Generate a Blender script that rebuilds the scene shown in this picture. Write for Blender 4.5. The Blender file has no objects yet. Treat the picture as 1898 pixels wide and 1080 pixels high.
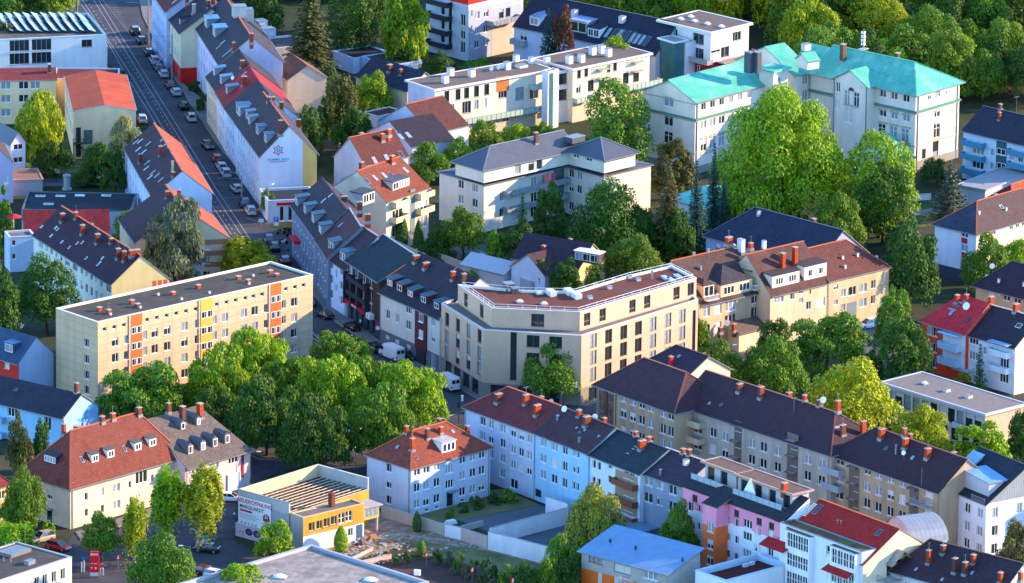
import bpy, math, random
import numpy as np
from mathutils import Vector, Matrix
R_ = math.radians
rnd = random.Random(7)
scene = bpy.context.scene
COL = scene.collection
# ---------------------------------------------------------------- camera
F_PX, TH, ROLL, DIST = 14000.0, R_(15.5), 0.012, 1360.0
FW = Vector((0, math.cos(TH), -math.sin(TH)))
UP0 = Vector((0, math.sin(TH), math.cos(TH))); RT0 = Vector((1, 0, 0))
RT = RT0*math.cos(ROLL) + UP0*math.sin(ROLL)
UPV = UP0*math.cos(ROLL) - RT0*math.sin(ROLL)
CAM = -FW*DIST
cam = bpy.data.cameras.new('camera'); camo = bpy.data.objects.new('camera', cam); COL.objects.link(camo)
camo.matrix_world = Matrix(((RT.x, UPV.x, -FW.x, CAM.x), (RT.y, UPV.y, -FW.y, CAM.y), (RT.z, UPV.z, -FW.z, CAM.z), (0, 0, 0, 1)))
cam.sensor_fit = 'HORIZONTAL'; cam.sensor_width = 36.0; cam.lens = 36.0*F_PX/1898.0
cam.clip_start = 10; cam.clip_end = 12000
scene.camera = camo
# ---------------------------------------------------------------- light
SUN_EL, SUN_AZ = R_(19), R_(12)          # azimuth counted from +x towards +y
sd = Vector((math.cos(SUN_EL)*math.cos(SUN_AZ), math.cos(SUN_EL)*math.sin(SUN_AZ), math.sin(SUN_EL)))
sl = bpy.data.lights.new('sun', 'SUN'); sl.energy = 2.75; sl.angle = R_(0.5); sl.color = (1.0, 0.67, 0.40)
so = bpy.data.objects.new('sun', sl); COL.objects.link(so)
so.rotation_euler = (-sd).to_track_quat('-Z', 'Y').to_euler(); so.location = (300, 0, 300)
w = bpy.data.worlds.new('World'); scene.world = w; w.use_nodes = True
nt = w.node_tree; bg = nt.nodes['Background']
sky = nt.nodes.new('ShaderNodeTexSky'); sky.sky_type = 'NISHITA'; sky.sun_disc = False
sky.sun_elevation = SUN_EL; sky.sun_rotation = math.pi/2 - SUN_AZ
sky.air_density = 1.0; sky.dust_density = 0.0; sky.ozone_density = 5.5
hs = nt.nodes.new('ShaderNodeHueSaturation'); hs.inputs['Saturation'].default_value = 1.0; nt.links.new(sky.outputs[0], hs.inputs['Color']); nt.links.new(hs.outputs[0], bg.inputs[0]); bg.inputs[1].default_value = 0.15
scene.view_settings.view_transform = 'Standard'; scene.view_settings.look = 'None'
scene.view_settings.exposure = 2.2; scene.view_settings.gamma = 1.0
scene.cycles.max_bounces = 5; scene.cycles.diffuse_bounces = 3; scene.cycles.transparent_max_bounces = 4
scene.cycles.caustics_reflective = False; scene.cycles.caustics_refractive = False
# ---------------------------------------------------------------- pixel <-> ground
def ray(px, py): return (FW*F_PX + RT*(px-949.0) + UPV*(540.0-py)).normalized()
def P(px, py, z=0.0):
    d = ray(px, py); return CAM + d*((z-CAM.z)/d.z)
def proj(p):
    q = Vector(p)-CAM; k = q.dot(FW); return (949+F_PX*q.dot(RT)/k, 540-F_PX*q.dot(UPV)/k)
def ppm(p): return F_PX/(Vector(p)-CAM).dot(FW)
def hgt(g, py):                          # height above ground point g that shows at picture row py
    lo, hi = 0.0, 80.0
    for _ in range(30):
        m = (lo+hi)/2
        if proj((g.x, g.y, m))[1] > py: lo = m
        else: hi = m
    return lo
def ang(a, b):
    d = P(*b)-P(*a); return math.atan2(d.y, d.x)
# ---------------------------------------------------------------- objects
def tag(o, label=None, cat=None, group=None, kind=None):
    if label: o['label'] = label
    if cat: o['category'] = cat
    if group: o['group'] = group
    if kind: o['kind'] = kind
    return o
def empty(name, loc, rz=0.0):
    o = bpy.data.objects.new(name, None); COL.objects.link(o); o.location = loc; o.rotation_euler = (0, 0, rz); o.empty_display_size = 0.5
    return o
def link(name, mesh, parent=None, loc=(0, 0, 0), rz=0.0):
    o = bpy.data.objects.new(name, mesh); COL.objects.link(o); o.location = loc; o.rotation_euler = (0, 0, rz)
    if parent: o.parent = parent
    return o
class MB:
    def __init__(s): s.v = []; s.f = []; s.m = []; s.mats = []
    def mi(s, m):
        if m not in s.mats: s.mats.append(m)
        return s.mats.index(m)
    def poly(s, pts, m):
        i = len(s.v); s.v += [tuple(p) for p in pts]; s.f.append(tuple(range(i, i+len(pts)))); s.m.append(s.mi(m))
    def box(s, x0, y0, z0, x1, y1, z1, m, M4=None, taper=0.0):
        t = taper
        v = [(x0, y0, z0), (x1, y0, z0), (x1, y1, z0), (x0, y1, z0), (x0+t, y0+t, z1), (x1-t, y0+t, z1), (x1-t, y1-t, z1), (x0+t, y1-t, z1)]
        if M4: v = [tuple(M4 @ Vector(p)) for p in v]
        i = len(s.v); s.v += v; k = s.mi(m)
        for f in ((3, 2, 1, 0), (4, 5, 6, 7), (0, 1, 5, 4), (1, 2, 6, 5), (2, 3, 7, 6), (3, 0, 4, 7)):
            s.f.append(tuple(i+j for j in f)); s.m.append(k)
    def tube(s, a, b, r0, r1, m, n=6, cap=True):
        a = Vector(a); b = Vector(b); d = (b-a).normalized()
        x = d.orthogonal().normalized(); y = d.cross(x); i = len(s.v); k = s.mi(m)
        for p, r in ((a, r0), (b, r1)):
            for j in range(n):
                t = 2*math.pi*j/n; s.v.append(tuple(p+x*(r*math.cos(t))+y*(r*math.sin(t))))
        for j in range(n):
            s.f.append((i+j, i+(j+1) % n, i+n+(j+1) % n, i+n+j)); s.m.append(k)
        if cap:
            s.f.append(tuple(i+n+j for j in range(n))); s.m.append(k)
    def bar(s, a, b, wd, ht, m):          # box beam from a to b
        a = Vector(a); b = Vector(b); d = b-a; L = d.length
        if L < 1e-6: return
        d.normalize(); side = d.cross(Vector((0, 0, 1)))
        side = Vector((1, 0, 0)) if side.length < 1e-4 else side.normalized()
        up = side.cross(d); i = len(s.v); k = s.mi(m)
        for q in (a, b):
            for sx, sz in ((-1, -1), (1, -1), (1, 1), (-1, 1)): s.v.append(tuple(q+side*(sx*wd/2)+up*(sz*ht/2)))
        for f in ((0, 1, 2, 3), (7, 6, 5, 4), (0, 4, 5, 1), (1, 5, 6, 2), (2, 6, 7, 3), (3, 7, 4, 0)):
            s.f.append(tuple(i+j for j in f)); s.m.append(k)
    def lathe(s, c, prof, m, n=10):
        i = len(s.v); k = s.mi(m)
        for r, z in prof:
            for j in range(n):
                t = 2*math.pi*j/n; s.v.append((c[0]+r*math.cos(t), c[1]+r*math.sin(t), c[2]+z))
        for q in range(len(prof)-1):
            for j in range(n):
                s.f.append((i+q*n+j, i+q*n+(j+1) % n, i+(q+1)*n+(j+1) % n, i+(q+1)*n+j)); s.m.append(k)
        s.f.append(tuple(i+(len(prof)-1)*n+j for j in range(n))); s.m.append(k)
    def mesh(s, name, smooth=False):
        me = bpy.data.meshes.new(name); me.from_pydata(s.v, [], s.f)
        for m in s.mats: me.materials.append(m)
        me.polygons.foreach_set('material_index', s.m)
        uv = me.uv_layers.new(name='UVMap'); co = s.v; data = np.zeros(len(me.loops)*2, dtype=np.float32); li = 0
        for f in s.f:
            a, b, c = Vector(co[f[0]]), Vector(co[f[1]]), Vector(co[f[2]]); n = (b-a).cross(c-b)
            n = n.normalized() if n.length > 1e-12 else Vector((0, 0, 1))
            t = Vector((0, 0, 1)).cross(n); t = Vector((1, 0, 0)) if t.length < 1e-3 else t.normalized(); bt = n.cross(t)
            for j in f:
                p = Vector(co[j]); data[li] = p.dot(t); data[li+1] = p.dot(bt); li += 2
        uv.data.foreach_set('uv', data)
        if smooth: me.polygons.foreach_set('use_smooth', [True]*len(me.polygons))
        me.update(); return me
    def obj(s, name, parent=None, smooth=False, loc=(0, 0, 0), rz=0.0): return link(name, s.mesh(name, smooth), parent, loc, rz)
# ---------------------------------------------------------------- materials
_mc = {}
def srgb(h):
    h = h.lstrip('#'); c = [int(h[i:i+2], 16)/255 for i in (0, 2, 4)]
    return tuple(x/12.92 if x <= .04045 else ((x+.055)/1.055)**2.4 for x in c)
def mat(name, col, rough=0.85, metal=0.0, noise=0.18, nscale=0.5, brick=None, seam=None, spec=0.3, streak=0.0, objcol=False, bump=0.0, alt=None, alts=0.12, coat=0.0):
    """brick=(w,h,offset,mortar,darker,variation); seam=(period,width,darker)"""
    key = name
    if key in _mc: return _mc[key]
    m = bpy.data.materials.new(name); m.use_nodes = True; n = m.node_tree.nodes; L = m.node_tree.links.new
    b = n['Principled BSDF']; b.inputs['Roughness'].default_value = rough; b.inputs['Metallic'].default_value = metal
    b.inputs['Specular IOR Level'].default_value = spec
    if coat: b.inputs['Coat Weight'].default_value = coat
    if isinstance(col, str): col = srgb(col)
    if objcol:
        oi = n.new('ShaderNodeObjectInfo'); cur = oi.outputs['Color']
    else:
        rgb = n.new('ShaderNodeRGB'); rgb.outputs[0].default_value = (*col, 1); cur = rgb.outputs[0]
    tc = n.new('ShaderNodeTexCoord')
    def mul(src, fac_socket, lo, hi):
        mr = n.new('ShaderNodeMapRange'); mr.inputs['From Min'].default_value = .25; mr.inputs['From Max'].default_value = .75
        mr.inputs['To Min'].default_value = lo; mr.inputs['To Max'].default_value = hi; L(fac_socket, mr.inputs['Value'])
        mx = n.new('ShaderNodeMix'); mx.data_type = 'RGBA'; mx.blend_type = 'MULTIPLY'; mx.inputs[0].default_value = 1
        L(src, mx.inputs[6]); L(mr.outputs[0], mx.inputs[7]); return mx.outputs[2]
    bumps = []
    if brick:
        bt = n.new('ShaderNodeTexBrick'); w_, h_, off, mo, dk, var = brick
        bt.offset = off; bt.squash = 1; bt.inputs['Scale'].default_value = 1; bt.inputs['Brick Width'].default_value = w_
        bt.inputs['Row Height'].default_value = h_; bt.inputs['Mortar Size'].default_value = mo; bt.inputs['Mortar Smooth'].default_value = .3
        bt.inputs['Color1'].default_value = (1, 1, 1, 1); bt.inputs['Color2'].default_value = (1-var,)*3+(1,); bt.inputs['Mortar'].default_value = (dk,)*3+(1,)
        L(tc.outputs['UV'], bt.inputs['Vector'])
        mx = n.new('ShaderNodeMix'); mx.data_type = 'RGBA'; mx.blend_type = 'MULTIPLY'; mx.inputs[0].default_value = 1
        L(cur, mx.inputs[6]); L(bt.outputs['Color'], mx.inputs[7]); cur = mx.outputs[2]
        iv = n.new('ShaderNodeMath'); iv.operation = 'SUBTRACT'; iv.inputs[0].default_value = 1; L(bt.outputs['Fac'], iv.inputs[1]); bumps.append((iv.outputs[0], .03))
    if seam:
        sp = n.new('ShaderNodeSeparateXYZ'); L(tc.outputs['UV'], sp.inputs[0])
        dv = n.new('ShaderNodeMath'); dv.operation = 'DIVIDE'; L(sp.outputs[0], dv.inputs[0]); dv.inputs[1].default_value = seam[0]
        fr = n.new('ShaderNodeMath'); fr.operation = 'FRACT'; L(dv.outputs[0], fr.inputs[0])
        lt = n.new('ShaderNodeMath'); lt.operation = 'LESS_THAN'; L(fr.outputs[0], lt.inputs[0]); lt.inputs[1].default_value = seam[1]/seam[0]
        mx = n.new('ShaderNodeMix'); mx.data_type = 'RGBA'; mx.blend_type = 'MULTIPLY'; L(lt.outputs[0], mx.inputs[0])
        L(cur, mx.inputs[6]); mx.inputs[7].default_value = (seam[2],)*3+(1,); cur = mx.outputs[2]; bumps.append((lt.outputs[0], .06))
    if noise:
        nz = n.new('ShaderNodeTexNoise'); nz.inputs['Scale'].default_value = nscale; nz.inputs['Detail'].default_value = 6; nz.inputs['Roughness'].default_value = .65
        L(tc.outputs['Object'], nz.inputs['Vector']); cur = mul(cur, nz.outputs['Fac'], 1-noise, 1+noise*.6)
    if alt:
        nz2 = n.new('ShaderNodeTexNoise'); nz2.inputs['Scale'].default_value = alts; nz2.inputs['Detail'].default_value = 8; nz2.inputs['Roughness'].default_value = .7
        L(tc.outputs['Object'], nz2.inputs['Vector'])
        cr = n.new('ShaderNodeMapRange'); cr.inputs['From Min'].default_value = .48; cr.inputs['From Max'].default_value = .62; L(nz2.outputs['Fac'], cr.inputs['Value'])
        mx = n.new('ShaderNodeMix'); mx.data_type = 'RGBA'; L(cr.outputs[0], mx.inputs[0]); L(cur, mx.inputs[6])
        a_ = srgb(alt) if isinstance(alt, str) else alt; mx.inputs[7].default_value = (*a_, 1); cur = mx.outputs[2]
    if streak:
        mp = n.new('ShaderNodeMapping'); mp.inputs['Scale'].default_value = (.55, .55, .07); L(tc.outputs['Object'], mp.inputs[0])
        nz = n.new('ShaderNodeTexNoise'); nz.inputs['Scale'].default_value = 1.2; nz.inputs['Detail'].default_value = 5; L(mp.outputs[0], nz.inputs['Vector'])
        cur = mul(cur, nz.outputs['Fac'], 1-streak, 1+streak*.3)
    L(cur, b.inputs['Base Color'])
    if bump:
        nz = n.new('ShaderNodeTexNoise'); nz.inputs['Scale'].default_value = 6; nz.inputs['Detail'].default_value = 4; L(tc.outputs['Object'], nz.inputs['Vector']); bumps.append((nz.outputs['Fac'], bump))
    prev = None
    for s_, d_ in bumps:
        bn = n.new('ShaderNodeBump'); bn.inputs['Distance'].default_value = d_; bn.inputs['Strength'].default_value = .8; L(s_, bn.inputs['Height'])
        if prev: L(prev, bn.inputs['Normal'])
        prev = bn.outputs[0]
    if prev: L(prev, b.inputs['Normal'])
    _mc[key] = m; return m
def plaster(h, st=.10): return mat('plaster_'+h, '#'+h, .92, noise=.13, nscale=.28, streak=st, bump=.01)
def lift(h, k=1.0):
    c = [int(h[i:i+2], 16) for i in (0, 2, 4)]; L_ = sum(c)/3; f = (1.12 if L_ < 64 else 1.0 if L_ < 110 else 1.0)*k; return ''.join('%02x' % min(255, int(x*f+(3 if i == 0 else 0))) for i, x in enumerate(c))
def tile(h, alt=None, var=.35):
    h = lift(h); alt = alt and lift(alt); return mat('tiles_'+h+(alt or ''), '#'+h, .8, noise=.3, nscale=.8, brick=(.42, .38, .5, .05, .45, var), alt=alt and '#'+alt, alts=.25)
def seamm(h, per=.6, rough=.45): return mat('sheet_metal_'+h+str(per), '#'+h, rough, metal=.25, noise=.15, nscale=.6, seam=(per, .07, .6))
def paint(h, rough=.5): return mat('paint_'+h, '#'+h, rough, noise=.06, nscale=1.5)
def flatm(h, alt=None):
    h = lift(h, .72); alt = alt and lift(alt, .75); return mat('flat_roof_'+h, '#'+h, .95, noise=.25, nscale=1.2, bump=.03, alt=alt and '#'+alt, alts=.18)
WHITE = paint('f2f2ee'); DARKP = paint('2b2f36'); GREYP = paint('8d9398'); BROWNP = paint('5b4334'); REDP = paint('c4222a')
CONC = mat('concrete', '#a9a59c', .95, noise=.25, nscale=.6, bump=.02)
GLASS = mat('window_glass', (.022, .034, .04), .08, noise=.3, nscale=.7, spec=.9)
GLASSB = mat('window_glass_curtain_sky', (.30, .35, .37), .18, noise=.4, nscale=1.5, spec=.8)  # pale curtain tone with sky reflection painted into the colour
GLASST = mat('teal_glass', (.05, .16, .17), .1, noise=.3, nscale=.5, spec=.9)
SHUT = mat('roller_shutter', '#d9d8d2', .6, noise=.05, brick=(9, .12, 0, .015, .7, .03))
SHUTG = mat('roller_shutter_grey', '#8f9aa2', .6, noise=.05, brick=(9, .12, 0, .015, .7, .03))
BRICK = mat('chimney_brick', '#c04f28', .9, noise=.25, nscale=2, brick=(.26, .1, .5, .015, .6, .3))
BRICKD = mat('chimney_brick_dark', '#7d4a3a', .9, noise=.25, nscale=2, brick=(.26, .1, .5, .015, .6, .3))
BRICKO = mat('chimney_brick_old', '#96503a', .95, noise=.4, nscale=1.5, brick=(.26, .1, .5, .015, .6, .4))
ZINC = mat('zinc', '#8b969c', .5, metal=.5, noise=.2)
CLAY = paint('b8643f', .8)
# ---------------------------------------------------------------- windows
_wm = {}
def win_meshes(w, h, style, blind, frame):
    key = (round(w, 2), round(h, 2), style, blind, frame.name)
    if key in _wm: return _wm[key]
    f = MB(); t = .09; d = .07
    if style == 'door':
        f.box(-w/2, 0, 0, -w/2+.09, d, h, frame); f.box(w/2-.09, 0, 0, w/2, d, h, frame); f.box(-w/2+.09, 0, h-.1, w/2-.09, d, h, frame)
        f.box(-w/2+.09, .02, 0, w/2-.09, d-.01, h*.42, frame)
        z0 = h*.42
    else:
        f.box(-w/2, 0, 0, -w/2+t, d, h, frame); f.box(w/2-t, 0, 0, w/2, d, h, frame)
        f.box(-w/2+t, 0, 0, w/2-t, d, t, frame); f.box(-w/2+t, 0, h-t, w/2-t, d, h, frame); z0 = t
        n = {'1': 1, '2': 2, '3': 3, '4': 4, 't': 2, 'x': 2, 'g': 1}[style[0]]
        for i in range(1, n):
            x = -w/2+w*i/n; f.box(x-.06, -.005, t, x+.06, d-.01, h-t, frame)
        if style[0] in 'tx':
            zz = h*(.68 if style[0] == 't' else .5); f.box(-w/2+t, -.008, zz-.035, w/2-t, d-.012, zz+.035, frame)
        if style[0] == '1' and w > 0.9 and h < 2: f.box(w*.12-.03, -.005, t, w*.12+.03, d-.01, h-t, frame)
        if style[-1] != 'n': f.box(-w/2-.06, -.24, -.07, w/2+.06, .04, -.01, WHITE if frame is WHITE else ZINC)
    a = f.mesh('window')
    g = MB(); y = .04
    g.poly([(-w/2+t, y, z0), (w/2-t, y, z0), (w/2-t, y, h-t), (-w/2+t, y, h-t)], GLASSB if blind == 9 else GLASS)
    if 0 < blind < 9:
        zb = h-t-(h-2*t)*blind; m_ = SHUTG if style[-1] == 's' else SHUT
        g.box(-w/2+t, y-.035, zb, w/2-t, y-.01, h-t, m_)
    _wm[key] = (a, g.mesh('pane')); return _wm[key]
def put_window(root, m4, w, h, style='2', frame=None, blind=None, name='window'):
    """m4: frame at bottom centre of the opening, x along wall, y into the wall"""
    if blind is None:
        q = rnd.random(); blind = 0 if q < .42 else 9 if q < .8 else .3 if q < .88 else .55 if q < .95 else 1.0
    if style == 'door': blind = 0
    a, g = win_meshes(w, h, style, blind, frame or WHITE)
    o = bpy.data.objects.new('door' if style == 'door' else name, a); COL.objects.link(o); o.parent = root; o.matrix_local = m4
    c = bpy.data.objects.new('pane', g); COL.objects.link(c); c.parent = o
    return o
# ---------------------------------------------------------------- buildings
BUILD = []
def inset(pts, d):
    n = len(pts); out = []
    for i in range(n):
        a, b, c = Vector(pts[i-1]), Vector(pts[i]), Vector(pts[(i+1) % n])
        e1 = (b-a).normalized(); e2 = (c-b).normalized(); n1 = Vector((-e1.y, e1.x)); n2 = Vector((-e2.y, e2.x))
        k = n1+n2; k = k/max(1e-6, k.dot(n1)) if k.length > 1e-6 else n1
        out.append(b+k*d)
    return out
class B:
    def __init__(s, name, label, cat, c=None, l=None, r=None, H=9.0, lock='l', Lu=None, Lv=None, pts=None, z0=0.0, wall=None, root=None, group=None, wname='wall'):
        s.H = H; s.z0 = z0
        if pts is not None:
            W = [P(x, y, H+z0) if not isinstance(x, Vector) else x for x, y in pts]
            s.O = Vector((W[0].x, W[0].y, 0)); e = W[1]-W[0]; s.a = math.atan2(e.y, e.x)
        else:
            C = P(c[0], c[1], H+z0)
            if lock == 'l': v = (P(*l, H+z0)-C); v.z = 0; Lv_ = v.length; v.normalize(); u = Vector((v.y, -v.x, 0))
            else: u = (P(*r, H+z0)-C); u.z = 0; Lu_ = u.length; u.normalize(); v = Vector((-u.y, u.x, 0))
            Lu = Lu or (Lu_ if lock == 'r' else (P(*r, H+z0)-C).dot(u)); Lv = Lv or (Lv_ if lock == 'l' else (P(*l, H+z0)-C).dot(v))
            s.O = Vector((C.x, C.y, 0)); s.a = math.atan2(u.y, u.x); s.Lu = Lu; s.Lv = Lv
        s.M = Matrix.Translation((s.O.x, s.O.y, z0)) @ Matrix.Rotation(s.a, 4, 'Z'); s.Mi = s.M.inverted()
        if pts is not None: s.fp = [(s.Mi @ Vector((p.x, p.y, z0))).xy for p in W]
        else: s.fp = [Vector((0, 0)), Vector((Lu, 0)), Vector((Lu, Lv)), Vector((0, Lv))]
        s.own = root is None
        if root is None:
            s.root = empty(name, (s.O.x, s.O.y, z0), s.a); tag(s.root, label, cat, group); s.rel = Matrix.Identity(4); s.rootM = s.M
        else:
            s.root = root.root; s.rootM = root.rootM; s.rel = s.rootM.inverted() @ s.M
        s.wall = wall or plaster('d8d2c4'); s.holes = {i: [] for i in range(len(s.fp))}; s.bands = []; s.extra = []; s.planes = []; s.wname = wname; s.top = H; s.gab = []; s.parapet = 0
        BUILD.append(s)
    def face(s, f):
        i = {'R': 0, 'L': len(s.fp)-1}.get(f, f) if isinstance(f, str) else f
        a, b = s.fp[i], s.fp[(i+1) % len(s.fp)]; d = (b-a); L = d.length; d = d/L
        return i, a, d, Vector((d.y, -d.x)), L
    def fm(s, f, x, z, out=0.0):          # local frame on the face: x along, y inwards
        i, a, d, n, L = s.face(f); p = a+d*x+n*out
        return Matrix(((d.x, -n.x, 0, p.x), (d.y, -n.y, 0, p.y), (0, 0, 1, z), (0, 0, 0, 1)))
    def hit(s, f, px, py):                # picture point -> (x along face, z)
        i, a, d, n, L = s.face(f); o = s.Mi @ CAM; r = s.Mi.to_3x3() @ ray(px, py)
        n3 = Vector((n.x, n.y, 0)); t = (Vector((a.x, a.y, 0))-o).dot(n3)/r.dot(n3); q = o+r*t
        return (q.xy-a).dot(d), q.z
    def alongx(s, f, px, z):
        i, a, d, n, L = s.face(f); lo, hi = -3.0, L+3.0
        g = lambda x: proj(s.M @ Vector((a.x+d.x*x, a.y+d.y*x, z)))[0]
        for _ in range(30):
            m = (lo+hi)/2
            if g(m) < px: lo = m
            else: hi = m
        return lo
    def win(s, f, xs, ys=None, w=1.2, h=1.35, st='2', zs=None, frame=None, blind=None, rec=.14, dx=0, frac=None, skip=(), hole=True, name='window'):
        """xs: picture columns of window centres; ys: picture rows of the centres in the first column; or zs: centre heights"""
        i, a, d, n, L = s.face(f)
        if h < 3.2 and w < 3.2 and w > .5: w *= 1.12; h *= 1.08
        if zs is None: zs = [s.hit(f, xs[0], y)[1] for y in ys]
        if frac is not None: us = [q*L for q in frac]
        else: us = [s.alongx(f, x, zs[len(zs)//2])+dx for x in xs]
        for jz, z in enumerate(zs):
            for ju, u in enumerate(us):
                if (ju, jz) in skip: continue
                r = (u-w/2, u+w/2, z-h/2, z+h/2)
                if r[0] < .12 or r[1] > L-.12 or r[2] < .05 or (hole and r[3] > s.H-.05):
                    if not (r[0] < .12 or r[1] > L-.12 or r[2] < .05) and hole: pass
                    else: print('SKIPWIN', s.root.name, f, xs, [round(q, 1) for q in r], 'L', round(L, 1), 'H', s.H) if hole else None
                    if hole: continue
                if hole:
                    if any(r[0] < q[1]+.02 and r[1] > q[0]-.02 and r[2] < q[3]+.02 and r[3] > q[2]-.02 for q in s.holes[i]): continue
                    s.holes[i].append(r)
                put_window(s.root, s.rel @ s.fm(f, u, z-h/2, -rec if hole else .05), w, h, st, frame, blind, name)
        return s
    def grid(s, f, n, zs, w=1.2, h=1.35, st='2', m0=1.4, m1=None, skip=(), **k):
        L = s.face(f)[4]; m1 = m1 if m1 is not None else m0
        fr = [(m0+(L-m0-m1)*(j+.5)/n)/L for j in range(n)]
        return s.win(f, None, zs=zs, w=w, h=h, st=st, frac=fr, skip=skip, **k)
    def band(s, z0, z1, m, f=None): s.bands.append((z0, z1, m, f)); return s
    def panel(s, f, x0, y0, x1, y1, m, th=.06, name='panel', metres=False, rec=0.0):
        """flat board on a face between two picture points (or metres)"""
        if not metres: (x0, z1), (x1, z0) = s.hit(f, x0, y0), s.hit(f, x1, y1)
        else: z0, z1 = y0, y1
        if z0 > z1: z0, z1 = z1, z0
        q = MB(); q.box(x0, -th, z0, x1, .0-.004, z1, m); o = q.obj(name, s.root); o.matrix_local = s.rel @ s.fm(f, 0, 0, rec); return o
    def flat(s, par=.35, deck=None, cope=None, oh=0.0, slab=.25, cw=.3):
        deck = deck or flatm('7d776e'); cope = cope or paint('c9c9c4', .6); q = MB(); H = s.H
        if oh > 0:
            o_ = inset(s.fp, -oh); zt = H+slab
            q.poly([(p.x, p.y, zt) for p in inset(s.fp, -oh+.35)], deck)
            s._rim(q, o_, inset(s.fp, -oh+.35), H, zt+.1, zt, cope); s.top = zt
            q.poly([(p.x, p.y, H) for p in reversed(o_)], cope)
            ob = q.obj('roof', s.root); ob.matrix_local = s.rel
        else:
            inn = inset(s.fp, cw); q.poly([(p.x, p.y, H-par) for p in inn], deck); s.top = H-par
            ob = q.obj('roof', s.root); ob.matrix_local = s.rel
            c_ = MB(); s._rim(c_, inset(s.fp, -.05), inn, H-.04, H+.06, H-par, cope); ob = c_.obj('coping', s.root); ob.matrix_local = s.rel
        s.planes = [[Vector((p.x, p.y, s.top)) for p in inset(s.fp, cw)]]
        return s
    def _rim(s, q, o_, i_, zb, zt, zi, m):
        n = len(o_)
        for k in range(n):
            a, b, c, d = o_[k], o_[(k+1) % n], i_[(k+1) % n], i_[k]
            q.poly([(a.x, a.y, zt), (b.x, b.y, zt), (c.x, c.y, zt), (d.x, d.y, zt)], m)
            q.poly([(a.x, a.y, zb), (b.x, b.y, zb), (b.x, b.y, zt), (a.x, a.y, zt)], m)
            q.poly([(c.x, c.y, zi), (d.x, d.y, zi), (d.x, d.y, zt), (c.x, c.y, zt)], m)
    def roof(s, axis, rise, m, in0=0.0, in1=0.0, oh=.45, ohv=.25, cap=None, name='roof', gut=True, mono=False, soff=None, split=.5, mats=None):
        Lu, Lv = s.fp[2]
        A, Bw = (Lu, Lv) if axis == 'u' else (Lv, Lu); H = s.H
        T = (lambda a, b, z: Vector((a, b, z))) if axis == 'u' else (lambda a, b, z: Vector((b, a, z)))
        q = MB(); pl = []; sp = Bw*split
        if mono:                            # low at b=0 side (mono='0') or at b=B side
            t = rise/Bw; lo, hi = (0, Bw) if mono == '0' else (Bw, 0); sg = 1 if mono == '0' else -1
            za, zb = H-oh*t, H+rise+oh*t
            pl = [[T(-ohv, lo-sg*oh, za), T(A+ohv, lo-sg*oh, za), T(A+ohv, hi+sg*oh, zb), T(-ohv, hi+sg*oh, zb)]]
            s.gab = [(T(0, 0, H).xy, T(0, Bw, H).xy, hi, rise, 0), (T(A, 0, H).xy, T(A, Bw, H).xy, hi, rise, 1)]; s._mono = (axis, lo, hi, rise)
        else:
            t0 = rise/sp; t1 = rise/(Bw-sp); tt = max(t0, t1); z1 = H-oh*t0; z2 = H-oh*t1
            a0 = -ohv if in0 <= 0 else -oh*t0*in0/rise; a1 = A+ohv if in1 <= 0 else A+oh*t0*in1/rise
            r0 = -ohv if in0 <= 0 else in0; r1 = A+ohv if in1 <= 0 else A-in1; zr = H+rise
            pl = [[T(a0, -oh, z1), T(a1, -oh, z1), T(r1, sp, zr), T(r0, sp, zr)], [T(a0, Bw+oh, z2), T(a1, Bw+oh, z2), T(r1, sp, zr), T(r0, sp, zr)]]
            if in0 > 0: pl.append([T(a0, -oh, z1), T(a0, Bw+oh, z2), T(r0, sp, zr)])
            if in1 > 0: pl.append([T(a1, -oh, z1), T(a1, Bw+oh, z2), T(r1, sp, zr)])
            s.gab = []
            if in0 <= 0: s.gab.append((T(0, 0, H), T(0, Bw, H), T(0, sp, H+rise)))
            if in1 <= 0: s.gab.append((T(A, 0, H), T(A, Bw, H), T(A, sp, H+rise)))
            s.ridge = (T(r0, sp, zr), T(r1, sp, zr))
            if cap is not False:
                cm = cap or m; c_ = MB(); up = Vector((0, 0, .05))
                c_.bar(T(r0, sp, zr)+up, T(r1, sp, zr)+up, .3, .12, cm)
                if in0 > 0: c_.bar(T(a0, -oh, z1)+up, T(r0, sp, zr)+up, .24, .1, cm); c_.bar(T(a0, Bw+oh, z2)+up, T(r0, sp, zr)+up, .24, .1, cm)
                if in1 > 0: c_.bar(T(a1, -oh, z1)+up, T(r1, sp, zr)+up, .24, .1, cm); c_.bar(T(a1, Bw+oh, z2)+up, T(r1, sp, zr)+up, .24, .1, cm)
                ob = c_.obj('ridge_cap', s.root); ob.matrix_local = s.rel
        soff = soff or paint('8a8178', .8); out = []
        for k, p in enumerate(pl):
            nn = (p[1]-p[0]).cross(p[2]-p[1])
            if nn.z < 0: p = list(reversed(p))
            out.append(p); q.poly(p, (mats or {}).get(k, m)); q.poly([x-Vector((0, 0, .16)) for x in reversed(p)], soff)
        def ek(a, b): return tuple(sorted([tuple(round(x, 3) for x in a), tuple(round(x, 3) for x in b)]))
        cnt = {}
        for p in out:
            for i in range(len(p)): cnt[ek(p[i], p[i-1])] = cnt.get(ek(p[i], p[i-1]), 0)+1
        for p in out:
            for i in range(len(p)):
                if cnt[ek(p[i], p[i-1])] == 1:
                    a, b = p[i-1], p[i]; dz = Vector((0, 0, .16)); q.poly([a-dz, b-dz, b, a], soff)
        ob = q.obj(name, s.root); ob.matrix_local = s.rel; s.planes = out
        if gut:
            g = MB()
            for p in out:
                for i in range(len(p)):
                    a, b = p[i-1], p[i]
                    if cnt[ek(a, b)] == 1 and abs(a.z-b.z) < .02 and a.z < H: g.bar(a-Vector((0, 0, .04)), b-Vector((0, 0, .04)), .15, .13, ZINC)
            if g.v: ob = g.obj('gutter', s.root); ob.matrix_local = s.rel
        return s
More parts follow.
